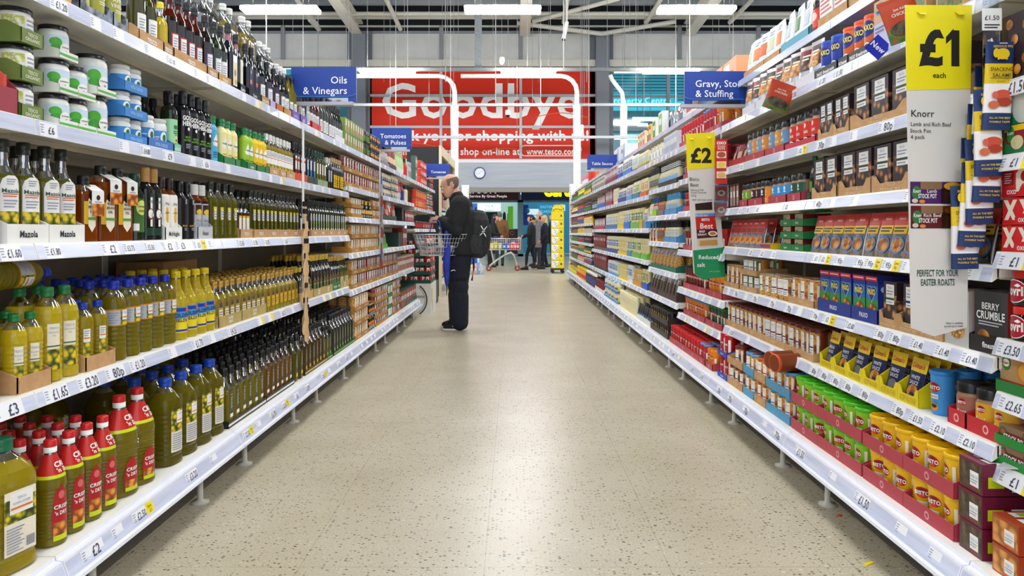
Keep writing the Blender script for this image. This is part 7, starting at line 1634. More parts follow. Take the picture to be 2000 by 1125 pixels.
# salami packets at the front of the right run
NVY = C('1f3566', .35); SY = C('e2c014', .4)
def salami(w=.118, h=.27):
    q = w/.118
    P = pouch('salami_packet', w, h, .02, [(.19, NVY), (.50, C('efece8', .4)), (.52, C('efece8', .4)), (.75, SY), (1, NVY)], None, top=.02, e=3)
    b = P.part('print')
    b.art(face_flat(-.0125), [tuple(v*q if n in ((1, 3) if t[0] != 't' else (1, 3, 7)) and isinstance(v, float) else v for n, v in enumerate(t)) for t in [('e', .012, h*.39, .036, h*.06, C('c8503a', .35)), ('e', .018, h*.31, .03, h*.05, C('a83c28', .35)), ('e', -.024, h*.28, .022, h*.045, C('d06a48', .35)), ('e', -.02, h*.39, .012, h*.04, C('d8624a', .35)), ('t', 0, h*.68, .016, 'SNACKING', INK, .8, .09), ('t', 0, h*.61, .016, 'SALAMI', INK, .8, .07), ('t', 0, h*.54, .007, 'CLASSIC', INK, 0, .04), ('r', -.045, h*.575, .045, h*.58, INK),
        ('t', 0, h*.935, .010, 'SERIOUS PIG', SY, .4, .1), ('e', .0, h*.85, .028, .014, SY), ('e', -.026, h*.86, .012, .012, SY), ('r', -.02, h*.785, -.012, h*.84, SY), ('r', .012, h*.785, .02, h*.84, SY), ('r', -.016, h*.965, .016, h*.972, WHITE),
        ('t', 0, h*.13, .008, 'ALL IN THE BEST', SY, .8, .085), ('t', 0, h*.085, .008, 'POSSIBLE TASTE', SY, .8, .085)]], .0006, 0)
    return P
SP = salami(.07, .225)
X0, _, _ = at(1925, 100, 1.93)
for k, (px, pb) in enumerate(((1930, 257), (1925, 345), (1929, 395), (1926, 438), (1918, 483), (1914, 528))):
    x, _, zb = at(px, pb, 1.90-.022*k if 0 else 1.93)
    place(SP, (x, 1.90+.019*k, zb), (.04, .05*(-1)**k*.6, -.12), 'navy and yellow salami packet, '+ordn(k)+' from the top of the hanging strip', 'salami packets on the front strip', True)
for k, (px, pb) in enumerate(((1912, 296), (1908, 366), (1904, 430), (1900, 500))):
    x, _, zb = at(px, pb, 2.03)
    place(SP, (x-.01, 2.0+.02*k, zb), (.04, 0, .25), 'salami packet half hidden behind the others, '+ordn(k)+' from the top', 'salami packets behind the front strip', True)
x, _, z = at(1934, 10, 1.93)
o = empty('hanging_strip', (x, 1.925, z)); tag(o, 'clear hanging strip with a price slip above the salami packets', 'strip')
MB().box(-.022, .022, -.001, .001, -.40, .02, clear('e4ecf4', .6)).obj('plastic_strip', o)
MB().art(face_flat(-.001), [('r', -.026, -.068, .026, -.01, WHITE), ('t', 0, -.035, .012, '£1.50', INK, .6), ('l', -.02, -.064, .02, -.05, 2, INK)], .001, 0).obj('price_slip', o)
MB().tube([(0, -.006, -.09), (0, -.009, -.11), (.0, -.006, -.125)], .006, clear('ffffff', .5), 8).box(-.02, .02, -.012, -.008, -.13, -.125, C('e8ecf0', .3)).obj('hook', o)
# stock pot strip beside the two pound card
Y = 4.40; x, _, z = at(1409, 272, Y)
o = empty('stock_pot_strip', (x, Y, z), -.1); tag(o, 'tall red stock pot strip pack hanging beside the two pound card', 'packet')
w = .034
MB().box(-w, w, 0, .03, -.265, 0, C('c8281c', .4)).art(face_flat(0), [('t', 0, -.022, .016, 'OXO', WHITE, 2, .055), ('t', 0, -.042, .010, 'STOCK', CREAMP, 1, .05), ('t', 0, -.056, .012, 'POTS', CREAMP, 1, .05)]+[q for k, c in enumerate(('a8502c', 'e8c84c', 'd8b060')) for q in (('r', -.028, -.112-.06*k, .028, -.072-.06*k, C('e0d8cc')), ('e', 0, -.092-.06*k, .024, .017, C(c)))], .0008, 0).obj('header_card', o)
for k in range(2):
    MB().box(-w, w, .004, .03, -.37-.10*k+.005, -.27-.10*k, C('a81c24', .4)).art(face_flat(.004), [('r', -w, -.28-.1*k, w, -.27-.1*k, C('6c9cd0')), ('e', 0, -.32-.1*k, .022, .018, C('e8d8b8')), ('e', 0, -.32-.1*k, .012, .010, C('8c5c34'))], .0008, 0).obj('stock_pot', o)
MB().box(-w-.004, w+.004, -.004, .034, -.48, -.27, clear('f0f4f8', .85)).obj('plastic_sleeve', o)
MB().box(-.004, .004, .01, .012, 0, .12, clear('e8ecf0', .5)).obj('strip', o)

# ------------------------------------------------------------------ can display at the end of the left run
dx0, dx1, dy0, dy1 = -1.56, -1.09, 9.72, 10.36
o = empty('display_plinth', ((dx0+dx1)/2, (dy0+dy1)/2, 0)); tag(o, 'white card display plinth with a big black ring under the tomato cans', 'display')
hx, hy = (dx1-dx0)/2, (dy1-dy0)/2
WP = C('e2e2dc', .55)
MB().box(-hx, hx, -hy, hy, 0, .40, WP).obj('plinth', o)
p = MB(); f = face_flat(-hy)
cx, cz = at(800, 586, dy0)[0]-(dx0+dx1)/2, at(800, 586, dy0)[2]
for R0, R1 in ((.235, .218), (.205, .199)):
    a0, a1 = -1.0, .95
    A = [a0+(a1-a0)*k/20 for k in range(21)]
    p.add([(cx+r*math.cos(a), -hy-.001, cz+r*math.sin(a)) for a in A for r in (R0, R1)], [(2*k, 2*k+2, 2*k+3, 2*k+1) for k in range(20)], INK)
p.art(f, [('t', cx+.07, cz+.05, .04, 'Absolutely', INK, .6, .3)], .001, 0)
p.obj('printed_ring', o)
p = MB().art(face_right(hx), [('r', -hy+.04, .15, -hy+.12, .33, C('d8cc3c')), ('r', -hy+.13, .2, -hy+.17, .33, C('e08c4c')), ('r', -hy+.13, .02, -hy+.17, .19, C('6c8c80')), ('r', .05, .02, .3, .36, C('d8dcd4'))], .001, 0); p.obj('side_print', o)
tcan = can('tomato_can', .037, .085, [('r', -.04, .002, .04, .083, WHITE), ('r', -.05, .002, -.012, .083, C('c42a20')), ('r', .028, .002, .05, .083, C('c42a20')), ('e', .01, .04, .012, .02, C('b8301c')), ('l', -.008, .06, .024, .075, 2, TXT)], C('c42a20', .4))
DG = C('17463a', .5)
for tier in range(5):
    z = .402+tier*.118
    for blk, (ya, nY, xo) in enumerate(((dy0+.005, 4, 0), (dy0+.33, 4, .012))):
        m = MB(); L = nY*.078; Wd = .395
        m.box(-Wd/2, Wd/2, 0, L, 0, .004, DG)
        m.box(-Wd/2, Wd/2, 0, .003, .004, .045, DG).box(-Wd/2, Wd/2, L-.003, L, .004, .045, DG).box(Wd/2-.003, Wd/2, .003, L-.003, .004, .045, DG).box(-Wd/2, -Wd/2+.003, .003, L-.003, .004, .045, DG)
        t = m.obj('shelf_tray', None, (dx1-.004-Wd/2-xo, ya, z)); tag(t, 'dark green card tray of tomato cans, %s tier of the %s stack on the plinth' % (ORD[tier], ('front', 'rear')[blk]), 'tray', 'green trays of the can display')
        for i in range(5):
            for j in range(nY):
                if 0 < j and i < 4: continue
                if blk == 1 and i < 4: continue
                place(tcan, (dx1-.004-xo-.0425-(4-i)*.0765, ya+.0425+j*.0765, z+.0045), rnd.uniform(-.5, .9), 'red and white tomato can, %s tier of the %s green tray stack, %s along' % (ORD[tier], ('front', 'rear')[blk], ordn(i+j)), 'tomato cans of the display', False)
# second stack on the floor side, farther on
o = empty('display_plinth', (-1.33, 10.95, 0)); tag(o, 'dark lower display stand behind the white card plinth', 'display')
MB().box(-.24, .16, -.5, .5, 0, .34, C('22242a', .5)).obj('plinth', o); MB().art(face_right(.16), [('r', -.4, .05, .3, .3, C('3c4048')), ('e', -.1, .18, .1, .08, C('b83424'))], .001, 0).obj('side_print', o)
c2 = can('tomato_can', .04, .11, [('r', -.03, .004, .04, .1, C('c82c20')), ('r', -.012, .02, .02, .08, WHITE)], C('b8281c', .4))
for tier in range(5):
    z = .342+tier*.14
    m = MB().box(-.10, .10, 0, .84, 0, .004, DG).box(.097, .10, 0, .84, .004, .03, DG).box(-.1, .1, 0, .003, .004, .03, DG)
    t = m.obj('shelf_tray', None, (-1.30, 10.5, z)); tag(t, 'narrow green tray of tall tomato cans, %s tier behind the plinth stack' % ORD[tier], 'tray', 'green trays behind the can display')
    for j in range(10): place(c2, (-1.30+.052, 10.548+j*.083, z+.0045), rnd.uniform(-.5, .5)+.8, 'tall red tomato can behind the plinth stack, %s tier, %s along' % (ORD[tier], ordn(j)), 'tall tomato cans behind the display', False)

# ------------------------------------------------------------------ black fixture with cream posts beyond the left run
o = empty('drinks_fixture', (-1.45, 13.7, 0)); tag(o, 'tall black fixture with pale wooden posts beyond the left run', 'shelving')
BK = C('1b1b1e', .5); PW = noisy('pale_wood', 'd8c8a4', 'e0d2b0', 8, .5, (1, 1, .2))
MB().box(-.34, .20, -1.35, -1.31, 0, 2.50, BK).obj('end_board', o)
MB().box(-.34, -.30, -1.31, 1.45, 0, 2.42, BK).obj('back_board', o)
for yy in (-1.35, 0, 1.42): MB().box(.20, .245, yy-.03, yy+.03, 0, 2.52, PW).obj('post', o)
MB().box(.20, .245, -1.32, 1.42, 2.36, 2.52, PW).box(.17, .2, -1.32, 1.42, 2.2, 2.36, BK).obj('header', o)
for z in (.25, .7, 1.1, 1.5, 1.9):
    s = MB().box(-.29, .17, -1.30, 1.40, z-.03, z, BK).box(.17, .18, -1.3, 1.4, z-.04, z, STRIP).obj('shelf', o)
rp = random.Random(5)
for z, cs in ((.25, ('1c44b0', 'e8e8ea', '1c44b0')), (.7, ('d8d8d8', 'b83430')), (1.1, ('2c2c2c', '8c2c20')), (1.5, ('8a4030', 'c8a890')), (1.9, ('c0a8a0', 'd8c8c0'))):
    for k in range(9):
        c = cs[k % len(cs)]; hh = .2+.12*rp.random()
        P = carton('drinks_carton', .2, .2, hh, c, [('r', -.08, .04, .08, hh-.05, C(('e8e4e0', 'c83c34', 'd8b890')[k % 3]))])
        place(P, (-1.42, 12.55+k*.285, z+.001), PI/2, '%s carton on the black fixture, %s along, shelf %s' % ({'1c44b0': 'blue', 'e8e8ea': 'white', 'd8d8d8': 'pale grey', 'b83430': 'red', '2c2c2c': 'black', '8c2c20': 'dark red', '8a4030': 'brown', 'c8a890': 'tan', 'c0a8a0': 'pinkish', 'd8c8c0': 'pale pink'}[c], ordn(k), ('at the foot', 'second up', 'third up', 'fourth up', 'fifth up')[(.25, .7, 1.1, 1.5, 1.9).index(z)]), 'cartons on the black fixture', False)
ep = MB().box(-1.22, -1.05, 17.3, 17.34, 0, 2.17, STEEL)
for k in range(34): ep.box(-1.075, -1.065, 17.297, 17.3, .2+k*.056, .225+k*.056, BLACK)
tag(ep.obj('end_panel'), 'perforated white end panel behind the bald man', 'panel')
# ------------------------------------------------------------------ people
def bake(mb, name, parent, voxel, smooth=4, mats=None, rule=None, loc=None):
    """one continuous surface out of overlapping limbs"""
    o = mb.obj(name, parent)
    r = o.modifiers.new('r', 'REMESH'); r.mode = 'VOXEL'; r.voxel_size = voxel; r.use_smooth_shade = True
    if smooth:
        s = o.modifiers.new('s', 'SMOOTH'); s.iterations = smooth; s.factor = .5
    dg = bpy.context.evaluated_depsgraph_get(); dg.update()
    me = bpy.data.meshes.new_from_object(o.evaluated_get(dg))
    o.modifiers.clear(); old = o.data; o.data = me
    me.name = name
    me.materials.clear()
    for m in mats or old.materials[:1]: me.materials.append(m)
    me.polygons.foreach_set('use_smooth', [True]*len(me.polygons))
    if rule: me.polygons.foreach_set('material_index', [rule(p.center) for p in me.polygons])
    else: me.polygons.foreach_set('material_index', [0]*len(me.polygons))
    return o
SKIN = noisy('skin', 'c89478', 'd8a488', 14, .5)
def ell(mb, rows, m, n=20):
    """loft of level rings: (x, y, z, half x, half y)"""
    mb.rings([[(x+a*math.cos(2*PI*k/n), y+b*math.sin(2*PI*k/n), z) for k in range(n)] for x, y, z, a, b in rows], m, True, True)
    return mb
def limb(mb, pts, rad, m):
    P = []; R = []
    for i in range(len(pts)-1):
        for k in range(4):
            t = k/4; P.append(tuple(a+(b-a)*t for a, b in zip(pts[i], pts[i+1]))); R.append(rad[i]+(rad[i+1]-rad[i])*t)
    P.append(pts[-1]); R.append(rad[-1])
    mb.tube(P, R, m, 14)
    for p, r in zip(pts, rad): ball(mb, p, r, m)
    return mb
def ball(mb, p, r, m, sx=1, sy=1, sz=1):
    mb.rings([[(p[0]+r*sx*math.sin(PI*i/8)*math.cos(2*PI*k/12), p[1]+r*sy*math.sin(PI*i/8)*math.sin(2*PI*k/12), p[2]-r*sz*math.cos(PI*i/8)) for k in range(12)] for i in range(1, 8)], m, True, True)
def hand(mb, w, d, up, m, s=1, curl=.5, thumb=1):
    """palm and five fingers from wrist w, pointing along d, back of the hand towards up"""
    w, d, up = Vector(w), Vector(d).normalized(), Vector(up); up = (up-d*up.dot(d)).normalized(); sd = d.cross(up)
    c = w+d*.045*s
    limb(mb, [tuple(w), tuple(w+d*.03*s)], [.024*s, .024*s], m)
    for q in (-.024, -.008, .008, .024): limb(mb, [tuple(w+d*.02*s+sd*q*.7*s), tuple(w+d*.085*s+sd*q*s)], [.014*s, .0115*s], m)
    for q, L in ((-.027, .062), (-.009, .075), (.009, .07), (.027, .055)):
        b = w+d*.085*s+sd*q*s; P = [b]; dd = d.copy()
        for k in range(3):
            a = curl*(.5+.3*k); dd = (d*math.cos(a)-up*math.sin(a)) if k == 0 else (dd*math.cos(curl*.7)-up*math.sin(curl*.7)).normalized()
            P.append(P[-1]+dd*L*s*(.42, .32, .26)[k])
        mb.tube([tuple(p) for p in P], [.0095*s, .009*s, .008*s, .0065*s], m, 8)
    tb = w+d*.03*s+sd*.024*thumb*s; t1 = tb+(d*.6+sd*thumb*.7-up*.3)*.035*s; t2 = t1+(d*.9+sd*thumb*.1-up*.35)*.032*s
    mb.tube([tuple(tb), tuple(t1), tuple(t2)], [.013*s, .011*s, .008*s], m, 8)
HEAD = [(0, -.070, -.030, .020), (.010, -.086, -.012, .036), (.03, -.093, .012, .050), (.05, -.095, .035, .058), (.07, -.094, .055, .064), (.09, -.091, .075, .069), (.112, -.086, .088, .072), (.132, -.093, .095, .0735), (.155, -.092, .099, .0745), (.18, -.082, .094, .071), (.203, -.060, .078, .060), (.222, -.03, .052, .040), (.232, .0, .025, .016)]
def head_rings(sc, lo=0, hi=1, n=24):
    out = []
    for z, f, b, w in HEAD:
        if lo <= z <= hi:
            cx, a = (f+b)/2, (b-f)/2
            out.append([(cx+a*sc*math.cos(2*PI*k/n), w*sc*math.sin(2*PI*k/n), .11+(z-.11)*sc) for k in range(n)])
    return out
def head_mesh(s, m):
    h = MB()
    h.rings(head_rings(1), m, True, True)
    h.tube([(-.088, 0, .118), (-.100, 0, .095), (-.113, 0, .078), (-.094, 0, .070)], [.010, .012, .014, .010], m, 8)
    ball(h, (-.102, .011, .074), .009, m); ball(h, (-.102, -.011, .074), .009, m)
    h.tube([(-.093, -.02, .048), (-.100, 0, .049), (-.093, .02, .048)], [.005, .0075, .005], m, 8)
    h.tube([(-.092, -.018, .041), (-.098, 0, .039), (-.092, .018, .041)], [.005, .008, .005], m, 8)
    h.tube([(-.086, -.045, .136), (-.095, -.02, .139), (-.095, .02, .139), (-.086, .045, .136)], [.007, .010, .010, .007], m, 8)
    for q in (-1, 1):
        h.tube([(.012, q*.069, .128), (.026, q*.080, .133), (.032, q*.083, .112), (.018, q*.076, .082), (.010, q*.069, .088)], [.006, .008, .008, .008, .006], m, 8)
        ball(h, (.018, q*.073, .108), .016, m, 1, .4, 1.2)
    return h
def person(name, label, loc, rz, H, pose, look, voxel=.012, s=None, build=1.0, hs=1.0):
    """look: clothing colours and hair; pose: joints in metres, facing -x"""
    t = empty(name, loc, rz); tag(t, label, 'person')
    k = H/1.72; bw = build
    sc = lambda p: tuple(c*k for c in p)
    skin = look.get('skin', SKIN)
    hip, sh, nk = sc(pose.get('pelvis', (0, 0, .93))), sc(pose.get('chest', (0, 0, 1.36))), sc(pose.get('neck', (-.02, 0, 1.47)))
    legs = [[sc(p) for p in L] for L in pose['legs']]; arms = [[sc(p) for p in A] for A in pose['arms']]
    hp, hrot, hyaw = sc(pose.get('head', (-.03, 0, 1.49))), pose.get('nod', 0), pose.get('headyaw', 0)
    HM = Matrix.Translation(hp) @ Matrix.Rotation(hyaw, 4, 'Z') @ Matrix.Rotation(-hrot, 4, 'Y') @ Matrix.Scale(k*hs, 4)
    def torso(mb, ex, m, belly=.0):
        T = [];
        for f, a, b in ((-.12, .10, .15), (0, .118, .165), (.25, .122+belly, .16), (.5, .125+belly, .165), (.75, .125, .185), (.95, .105, .195), (1.08, .075, .14), (1.16, .05, .075)):
            x = hip[0]+(sh[0]-hip[0])*f; z = hip[2]+(sh[2]-hip[2])*f; y = hip[1]+(sh[1]-hip[1])*f
            T.append((x, y, z, (a*bw+ex)*k, (b*bw+ex)*k))
        ell(mb, T, m)
    body = MB(); torso(body, -.012, skin)
    limb(body, [sh, nk, (hp[0]+.02*k, hp[1], hp[2]+.05*k)], [.06*k, .055*k, .05*k], skin)
    body.join(head_mesh(1, skin), HM)
    for L in legs: limb(body, L, [.075*k, .05*k, .036*k], skin); limb(body, [L[2], (L[2][0]-.12*k, L[2][1], .035*k)], [.035*k, .03*k], skin)
    for i, A in enumerate(arms):
        limb(body, A, [.048*k, .038*k, .026*k], skin)
        hd = pose.get('hands', [None, None])[i]
        if hd: hand(body, A[2], hd[0], hd[1], skin, k, hd[2], hd[3])
        else:
            d = Vector(A[2])-Vector(A[1]); hand(body, A[2], d, (0, (-1, 1)[i], 0), skin, k, .5, 1)
    bake(body, 'body', t, look.get('bodyvox', voxel*.55), 3)
    top = MB(); torso(top, .012, look['top'], look.get('belly', 0))
    if look.get('long'):
        z1 = hip[2]-look['long']*k
        ell(top, [(hip[0], hip[1], hip[2]+.05*k, .135*bw*k, .18*bw*k), (hip[0], hip[1], z1, look.get('hem', (.15, .20))[0]*bw*k, look.get('hem', (.15, .20))[1]*bw*k)], look['top'])
    for A in arms:
        e = Vector(A[2])-Vector(A[1]); e = Vector(A[1])+e*.93
        sr = look.get('sleeve', 1)
        limb(top, [A[0], A[1], tuple(e)], [.078*k*bw**.5*sr, .062*k*sr, .045*k*sr], look['top'])
        limb(top, [A[0], (sh[0], sh[1]+(A[0][1]-sh[1])*.4, sh[2]+.06*k)], [.07*k*sr, .07*k], look['top'])
    if look.get('collar'): limb(top, [(nk[0]+.01*k, nk[1], nk[2]-.06*k), (nk[0]-.0*k, nk[1], nk[2]+.015*k)], [.10*k, .075*k], look['top'])
    bake(top, look.get('topname', 'jacket'), t, voxel, 4)
    tr = MB()
    ell(tr, [(hip[0], hip[1], hip[2]+.09*k, .12*bw*k, .16*bw*k), (hip[0], hip[1], hip[2]-.02*k, .13*bw*k, .175*bw*k), (hip[0], hip[1], hip[2]-.16*k, .075*bw*k, .12*bw*k)], look['legs'])
    lr = look.get('legr', (.095, .07, .052))
    for L in legs: limb(tr, [(L[0][0], L[0][1], L[0][2]), L[1], (L[2][0], L[2][1], max(L[2][2], .09*k))], [lr[0]*k, lr[1]*k, lr[2]*k], look['legs'])
    bake(tr, 'trousers', t, voxel, 10)
    for L in legs:
        x, y = L[2][0], L[2][1]; lift = max(0, L[2][2]-.09*k)
        m = MB().sq([(.135*k, .044*k, lift+.004, 2.6), (.142*k, .047*k, lift+.012, 2.6), (.142*k, .047*k, lift+.024*k, 2.6), (.136*k, .042*k, lift+.026*k, 2.6)], look.get('sole', BLACK), 20, cx=x-.055*k, cy=y)
        sh_ = m.obj('sole', None) if 0 else None
        u = MB(); limb(u, [(x+.03*k, y, lift+.06*k), (x-.06*k, y, lift+.055*k), (x-.15*k, y, lift+.04*k)], [.046*k, .046*k, .034*k], look.get('shoe', BLACK)); limb(u, [(x+.02*k, y, lift+.06*k), (x+.01*k, y, lift+.11*k)], [.044*k, .048*k], look.get('shoe', BLACK))
        sho = bake(u, 'shoe', t, voxel*.6, 2); m.obj('sole', sho)
    # face and hair
    fx = MB()
    for q in (-1, 1): ball(fx, (-.080, q*.031, .115), .0115, C('ece8e4', .2)); ball(fx, (-.0865, q*.031, .114), .0065, C('2a1c14', .1))
    e = fx.obj('eyes', t); e.matrix_local = HM
    bz = MB()
    for q in (-1, 1): bz.tube([(-.088, q*.048, .133), (-.099, q*.032, .139), (-.098, q*.016, .135)], .0035, look['hair'], 6)
    e = bz.obj('eyebrows', t); e.matrix_local = HM
    hm = MB(); st = look['style']
    if st == 'balding':
        for R in (1.014,):
            rs = head_rings(R, .05, .19); n = 24
            for i in range(len(rs)-1):
                for q in range(n):
                    p = [rs[i][q], rs[i][(q+1) % n], rs[i+1][(q+1) % n], rs[i+1][q]]
                    c = Vector(p[0]).lerp(Vector(p[2]), .5)
                    if (c.x > .03 or (c.x > -.012 and c.z > .12)) and c.z < .17: hm.add(p, [(0, 1, 2, 3)], look['hair'], True)
    elif st in ('short', 'cap', 'long', 'tied'):
        rs = head_rings(1.07, .03, .24); n = 24
        for i in range(len(rs)-1):
            for q in range(n):
                p = [rs[i][q], rs[i][(q+1) % n], rs[i+1][(q+1) % n], rs[i+1][q]]
                c = Vector(p[0]).lerp(Vector(p[2]), .5)
                if c.x > -.035 or c.z > .165: hm.add(p, [(0, 1, 2, 3)], look['hair'], True)
        hm.add(rs[-1], [tuple(range(n))], look['hair'], True)
        if st == 'long': hm.sq([(.045, .085, -.20, 2.4), (.062, .10, -.10, 2.4), (.065, .095, .02, 2.4), (.06, .08, .12, 2.2), (.04, .05, .2, 2)], look['hair'], 18, cx=.055)
        if st == 'tied': ball(hm, (.10, 0, .11), .05, look['hair'])
    if hm.v: h = hm.obj('hair', t); h.matrix_local = HM
    if look.get('beard'):
        b = MB(); b.tube([(-.094, -.026, .040), (-.101, -.02, .058), (-.105, 0, .062), (-.101, .02, .058), (-.094, .026, .040)], [.006, .007, .007, .007, .006], look['beard'], 8)
        b.tube([(-.092, 0, .028), (-.094, 0, .012), (-.084, 0, -.006)], [.022, .025, .016], look['beard'], 10)
        h = b.obj('beard', t); h.matrix_local = HM
    if look.get('hat'):
        b = MB().rings([[(p[0], p[1], p[2]) for p in r] for r in head_rings(1.14, .125, .24)], look['hat'], True, True); ball(b, (.01, 0, .262), .045, look['hat'])
        h = b.obj('bobble_hat', t); h.matrix_local = HM
    return t
BLK = noisy('black_cloth', '0e0f12', '17181c', 30, .85); NVYC = noisy('navy_cloth', '0e1220', '161b2c', 30, .9)
# the man reading his phone
MY = 8.2; mx = at(893, 0, MY)[0]
man = person('person', 'bald man in a black jacket looking at his phone with a wire basket', (mx, MY, 0), 0, 1.72, dict(
    pelvis=(.035, 0, .93), chest=(.035, 0, 1.34), neck=(.0, 0, 1.455), head=(-.035, 0, 1.475), nod=.32,
    legs=[[(.03, -.095, .86), (.02, -.10, .48), (.035, -.10, .085)], [(.03, .095, .86), (.0, .10, .48), (.0, .11, .085)]],
    arms=[[(.05, -.205, 1.37), (.0, -.27, 1.10), (-.165, -.16, 1.205)], [(.05, .205, 1.37), (-.02, .24, 1.11), (-.16, .06, 1.22)]],
    hands=[((-1, .12, .10), (.1, -.9, .3), .75, 1), ((-1, -.15, .05), (.2, .6, .7), .8, -1)]),
    dict(top=BLK, legs=NVYC, hair=C('6e5c50', .9), style='balding', beard=C('3a2c24', .9), belly=.035, long=.10, hem=(.155, .19), collar=True, legr=(.135, .118, .098), shoe=C('141416', .7), sole=C('dcd8cc', .6), bodyvox=.0065, sleeve=1.28), .011, build=1.32, hs=1.09)
e = MB()
for z0 in (.0,): e.art(lambda u, v, o: (.035+u, -.185-.0-o, v), [('l', -.05, .655, -.005, .672, 2, C('d8dce0', .5))], .001, 0) if 0 else None
lg = MB().tube([(-.05, -.212, .66), (-.02, -.216, .672), (.0, -.214, .662)], .005, C('d8dce0', .4), 5).obj('trouser_logo', man)
for y in (-.10, .11):
    lc = MB()
    for q in range(3): lc.tube([(-.075-.02*q, y-.035, .098-.008*q), (-.08-.02*q, y, .108-.010*q), (-.085-.02*q, y+.035, .098-.008*q)], .004, C('2c2c2e', .6), 5)
    lc.obj('laces', man)
MB().sq([(.022, .003, .045, 2.4), (.022, .003, .063, 2.4)], C('c8ccd0', .4), 10, cx=-.02, cy=-.149).obj('shoe_logo', man)
ph = empty('mobile_phone', (mx-.262, MY-.10, 1.245), 0); tag(ph, 'dark mobile phone held in both hands of the bald man', 'phone')
MB().box(-.045, .07, -.036, .036, -.005, .005, C('141418', .15), .004).obj('case', ph)
MB().box(-.04, .065, -.032, .032, .005, .0056, C('8c9cb0', .1, emit=.35)).obj('screen', ph)
ph.rotation_euler = (0, .22, .05)
# backpack
bp = empty('backpack', (mx+.215, MY-.0, 1.05)); tag(bp, 'black backpack with a white emblem on the bald man', 'backpack'); bp.rotation_euler = (0, .12, 0)
BKP = noisy('rucksack_cloth', '141517', '222326', 40, .75); BKG = noisy('rucksack_base', '1e1f20', '2c2d2e', 40, .8)
MB().sq([(.09, .13, -.25, 3), (.125, .155, -.22, 3), (.13, .16, -.10, 3), (.125, .16, .06, 3), (.115, .15, .17, 3), (.085, .12, .24, 2.6), (.04, .07, .275, 2.2)], BKP, 28, [BKG, BKG, BKP, BKP, BKP, BKP]).obj('main_bag', bp)
MB().sq([(.05, .12, -.20, 3), (.062, .13, -.12, 3), (.06, .13, .06, 3), (.035, .1, .13, 2.6)], BKP, 24, cx=.10).obj('front_pocket', bp)
MB().sq([(.07, .02, -.20, 3), (.08, .026, -.08, 3), (.07, .02, .0, 3)], BKG, 18, cx=.0, cy=-.158).obj('side_pocket', bp)
for y in (-.10, .10): MB().tube([(-.10, y, .21), (-.20, y*1.25, .32), (-.31, y*1.3, .25), (-.34, y*1.3, .05), (-.22, y*1.6, -.12), (-.10, y*1.2, -.18)], .016, BKP, 8).obj('shoulder_strap', bp)
MB().tube([(-.05, -.03, .26), (-.04, -.02, .30), (-.04, .02, .30), (-.05, .03, .26)], .008, BKP, 8).obj('handle', bp)
em = MB()
for s in (1, -1): em.tube([(.075-.03, -.166, .055*s+.05), (.075-.008, -.168, .02*s+.05), (.075+.012, -.168, .02*s+.05), (.075+.034, -.166, .055*s+.05)], .006, C('e8e8e8', .4), 6)
em.tube([(.06, -.168, .045), (.095, -.168, .055)], .006, C('e8e8e8', .4), 6).obj('emblem', bp)
MB().tube([(.03, -.162, .16), (.05, -.166, .06), (.02, -.166, -.06)], .004, C('3a3a3c', .4), 5).obj('zip', bp)
MB().tube([(.0, -.13, -.24), (.02, -.14, -.36), (.015, -.14, -.50)], [.012, .010, .012], BKP, 6).obj('hanging_strap', bp)
# wire basket on his arm
def wire_basket(o, L, Wd, H, taper, m, r=.0022, nl=13, nw=9, nh=5):
    c = MB()
    def rect(t): a = L/2-taper*(1-t); b = Wd/2-taper*(1-t); return a, b, -H*(1-t)
    for i in range(nh+1):
        a, b, z = rect(i/nh); rr = r*2 if i in (0, nh) else r
        c.tube([(-a, -b, z), (a, -b, z), (a, b, z), (-a, b, z), (-a, -b, z)], rr, m, 5)
    a0, b0, z0 = rect(0); a1, b1, z1 = rect(1)
    for k in range(nl+1):
        f = -1+2*k/nl
        for s in (-1, 1): c.tube([(f*a0, s*b0, z0), (f*a1, s*b1, z1)], r, m, 4)
        c.tube([(f*a0, -b0, z0), (f*a0, b0, z0)], r, m, 4)
    for k in range(nw+1):
        f = -1+2*k/nw
        for s in (-1, 1): c.tube([(s*a0, f*b0, z0), (s*a1, f*b1, z1)], r, m, 4)
        c.tube([(-a0, f*b0, z0), (a0, f*b0, z0)], r, m, 4)
    return c.obj('wire_body', o)
WIRE = C('d4d8da', .3, .5)
bkx, bkY = at(859, 0, 8.0)[0], 8.0
bk = empty('wire_basket', (bkx, bkY, 1.055), .55); tag(bk, 'silver wire shopping basket hanging from the bald man\'s arm', 'basket')
wire_basket(bk, .48, .33, .225, .06, WIRE, .003)
for s in (1,): MB().tube([(-.05, -.155, 0), (-.05, -.13, .06), (-.05, -.09, .135), (-.05, -.06, .15), (-.05, .06, .15), (-.05, .09, .135), (-.05, .13, .06), (-.05, .155, 0)], .0055, C('1f36a8', .35), 8).obj('blue_handle', bk)
MB().tube([(.06, -.155, 0), (.10, -.16, -.02), (.12, .0, -.01), (.10, .16, -.02), (.06, .155, 0)], .004, WIRE, 6).obj('second_handle', bk)
pc = empty('plastic_box', (bkx+.05, bkY-.0, .845), .55); tag(pc, 'clear pale plastic food box lying in the wire basket', 'box')
MB().sq([(.085, .065, .004, 6), (.10, .078, .075, 6)], clear('d8e8f8', .5, .1), 24).obj('tub', pc); MB().sq([(.104, .082, .076, 6), (.104, .082, .088, 6), (.095, .073, .092, 6)], C('c4d4e4', .25), 24).obj('lid', pc)
um = empty('folded_umbrella', (at(874, 0, 8.02)[0], 7.93, 0)); tag(um, 'folded blue umbrella hanging point down beside the navy trousers', 'umbrella')
UB = noisy('umbrella_cloth', '16288c', '1e36a8', 20, .6)
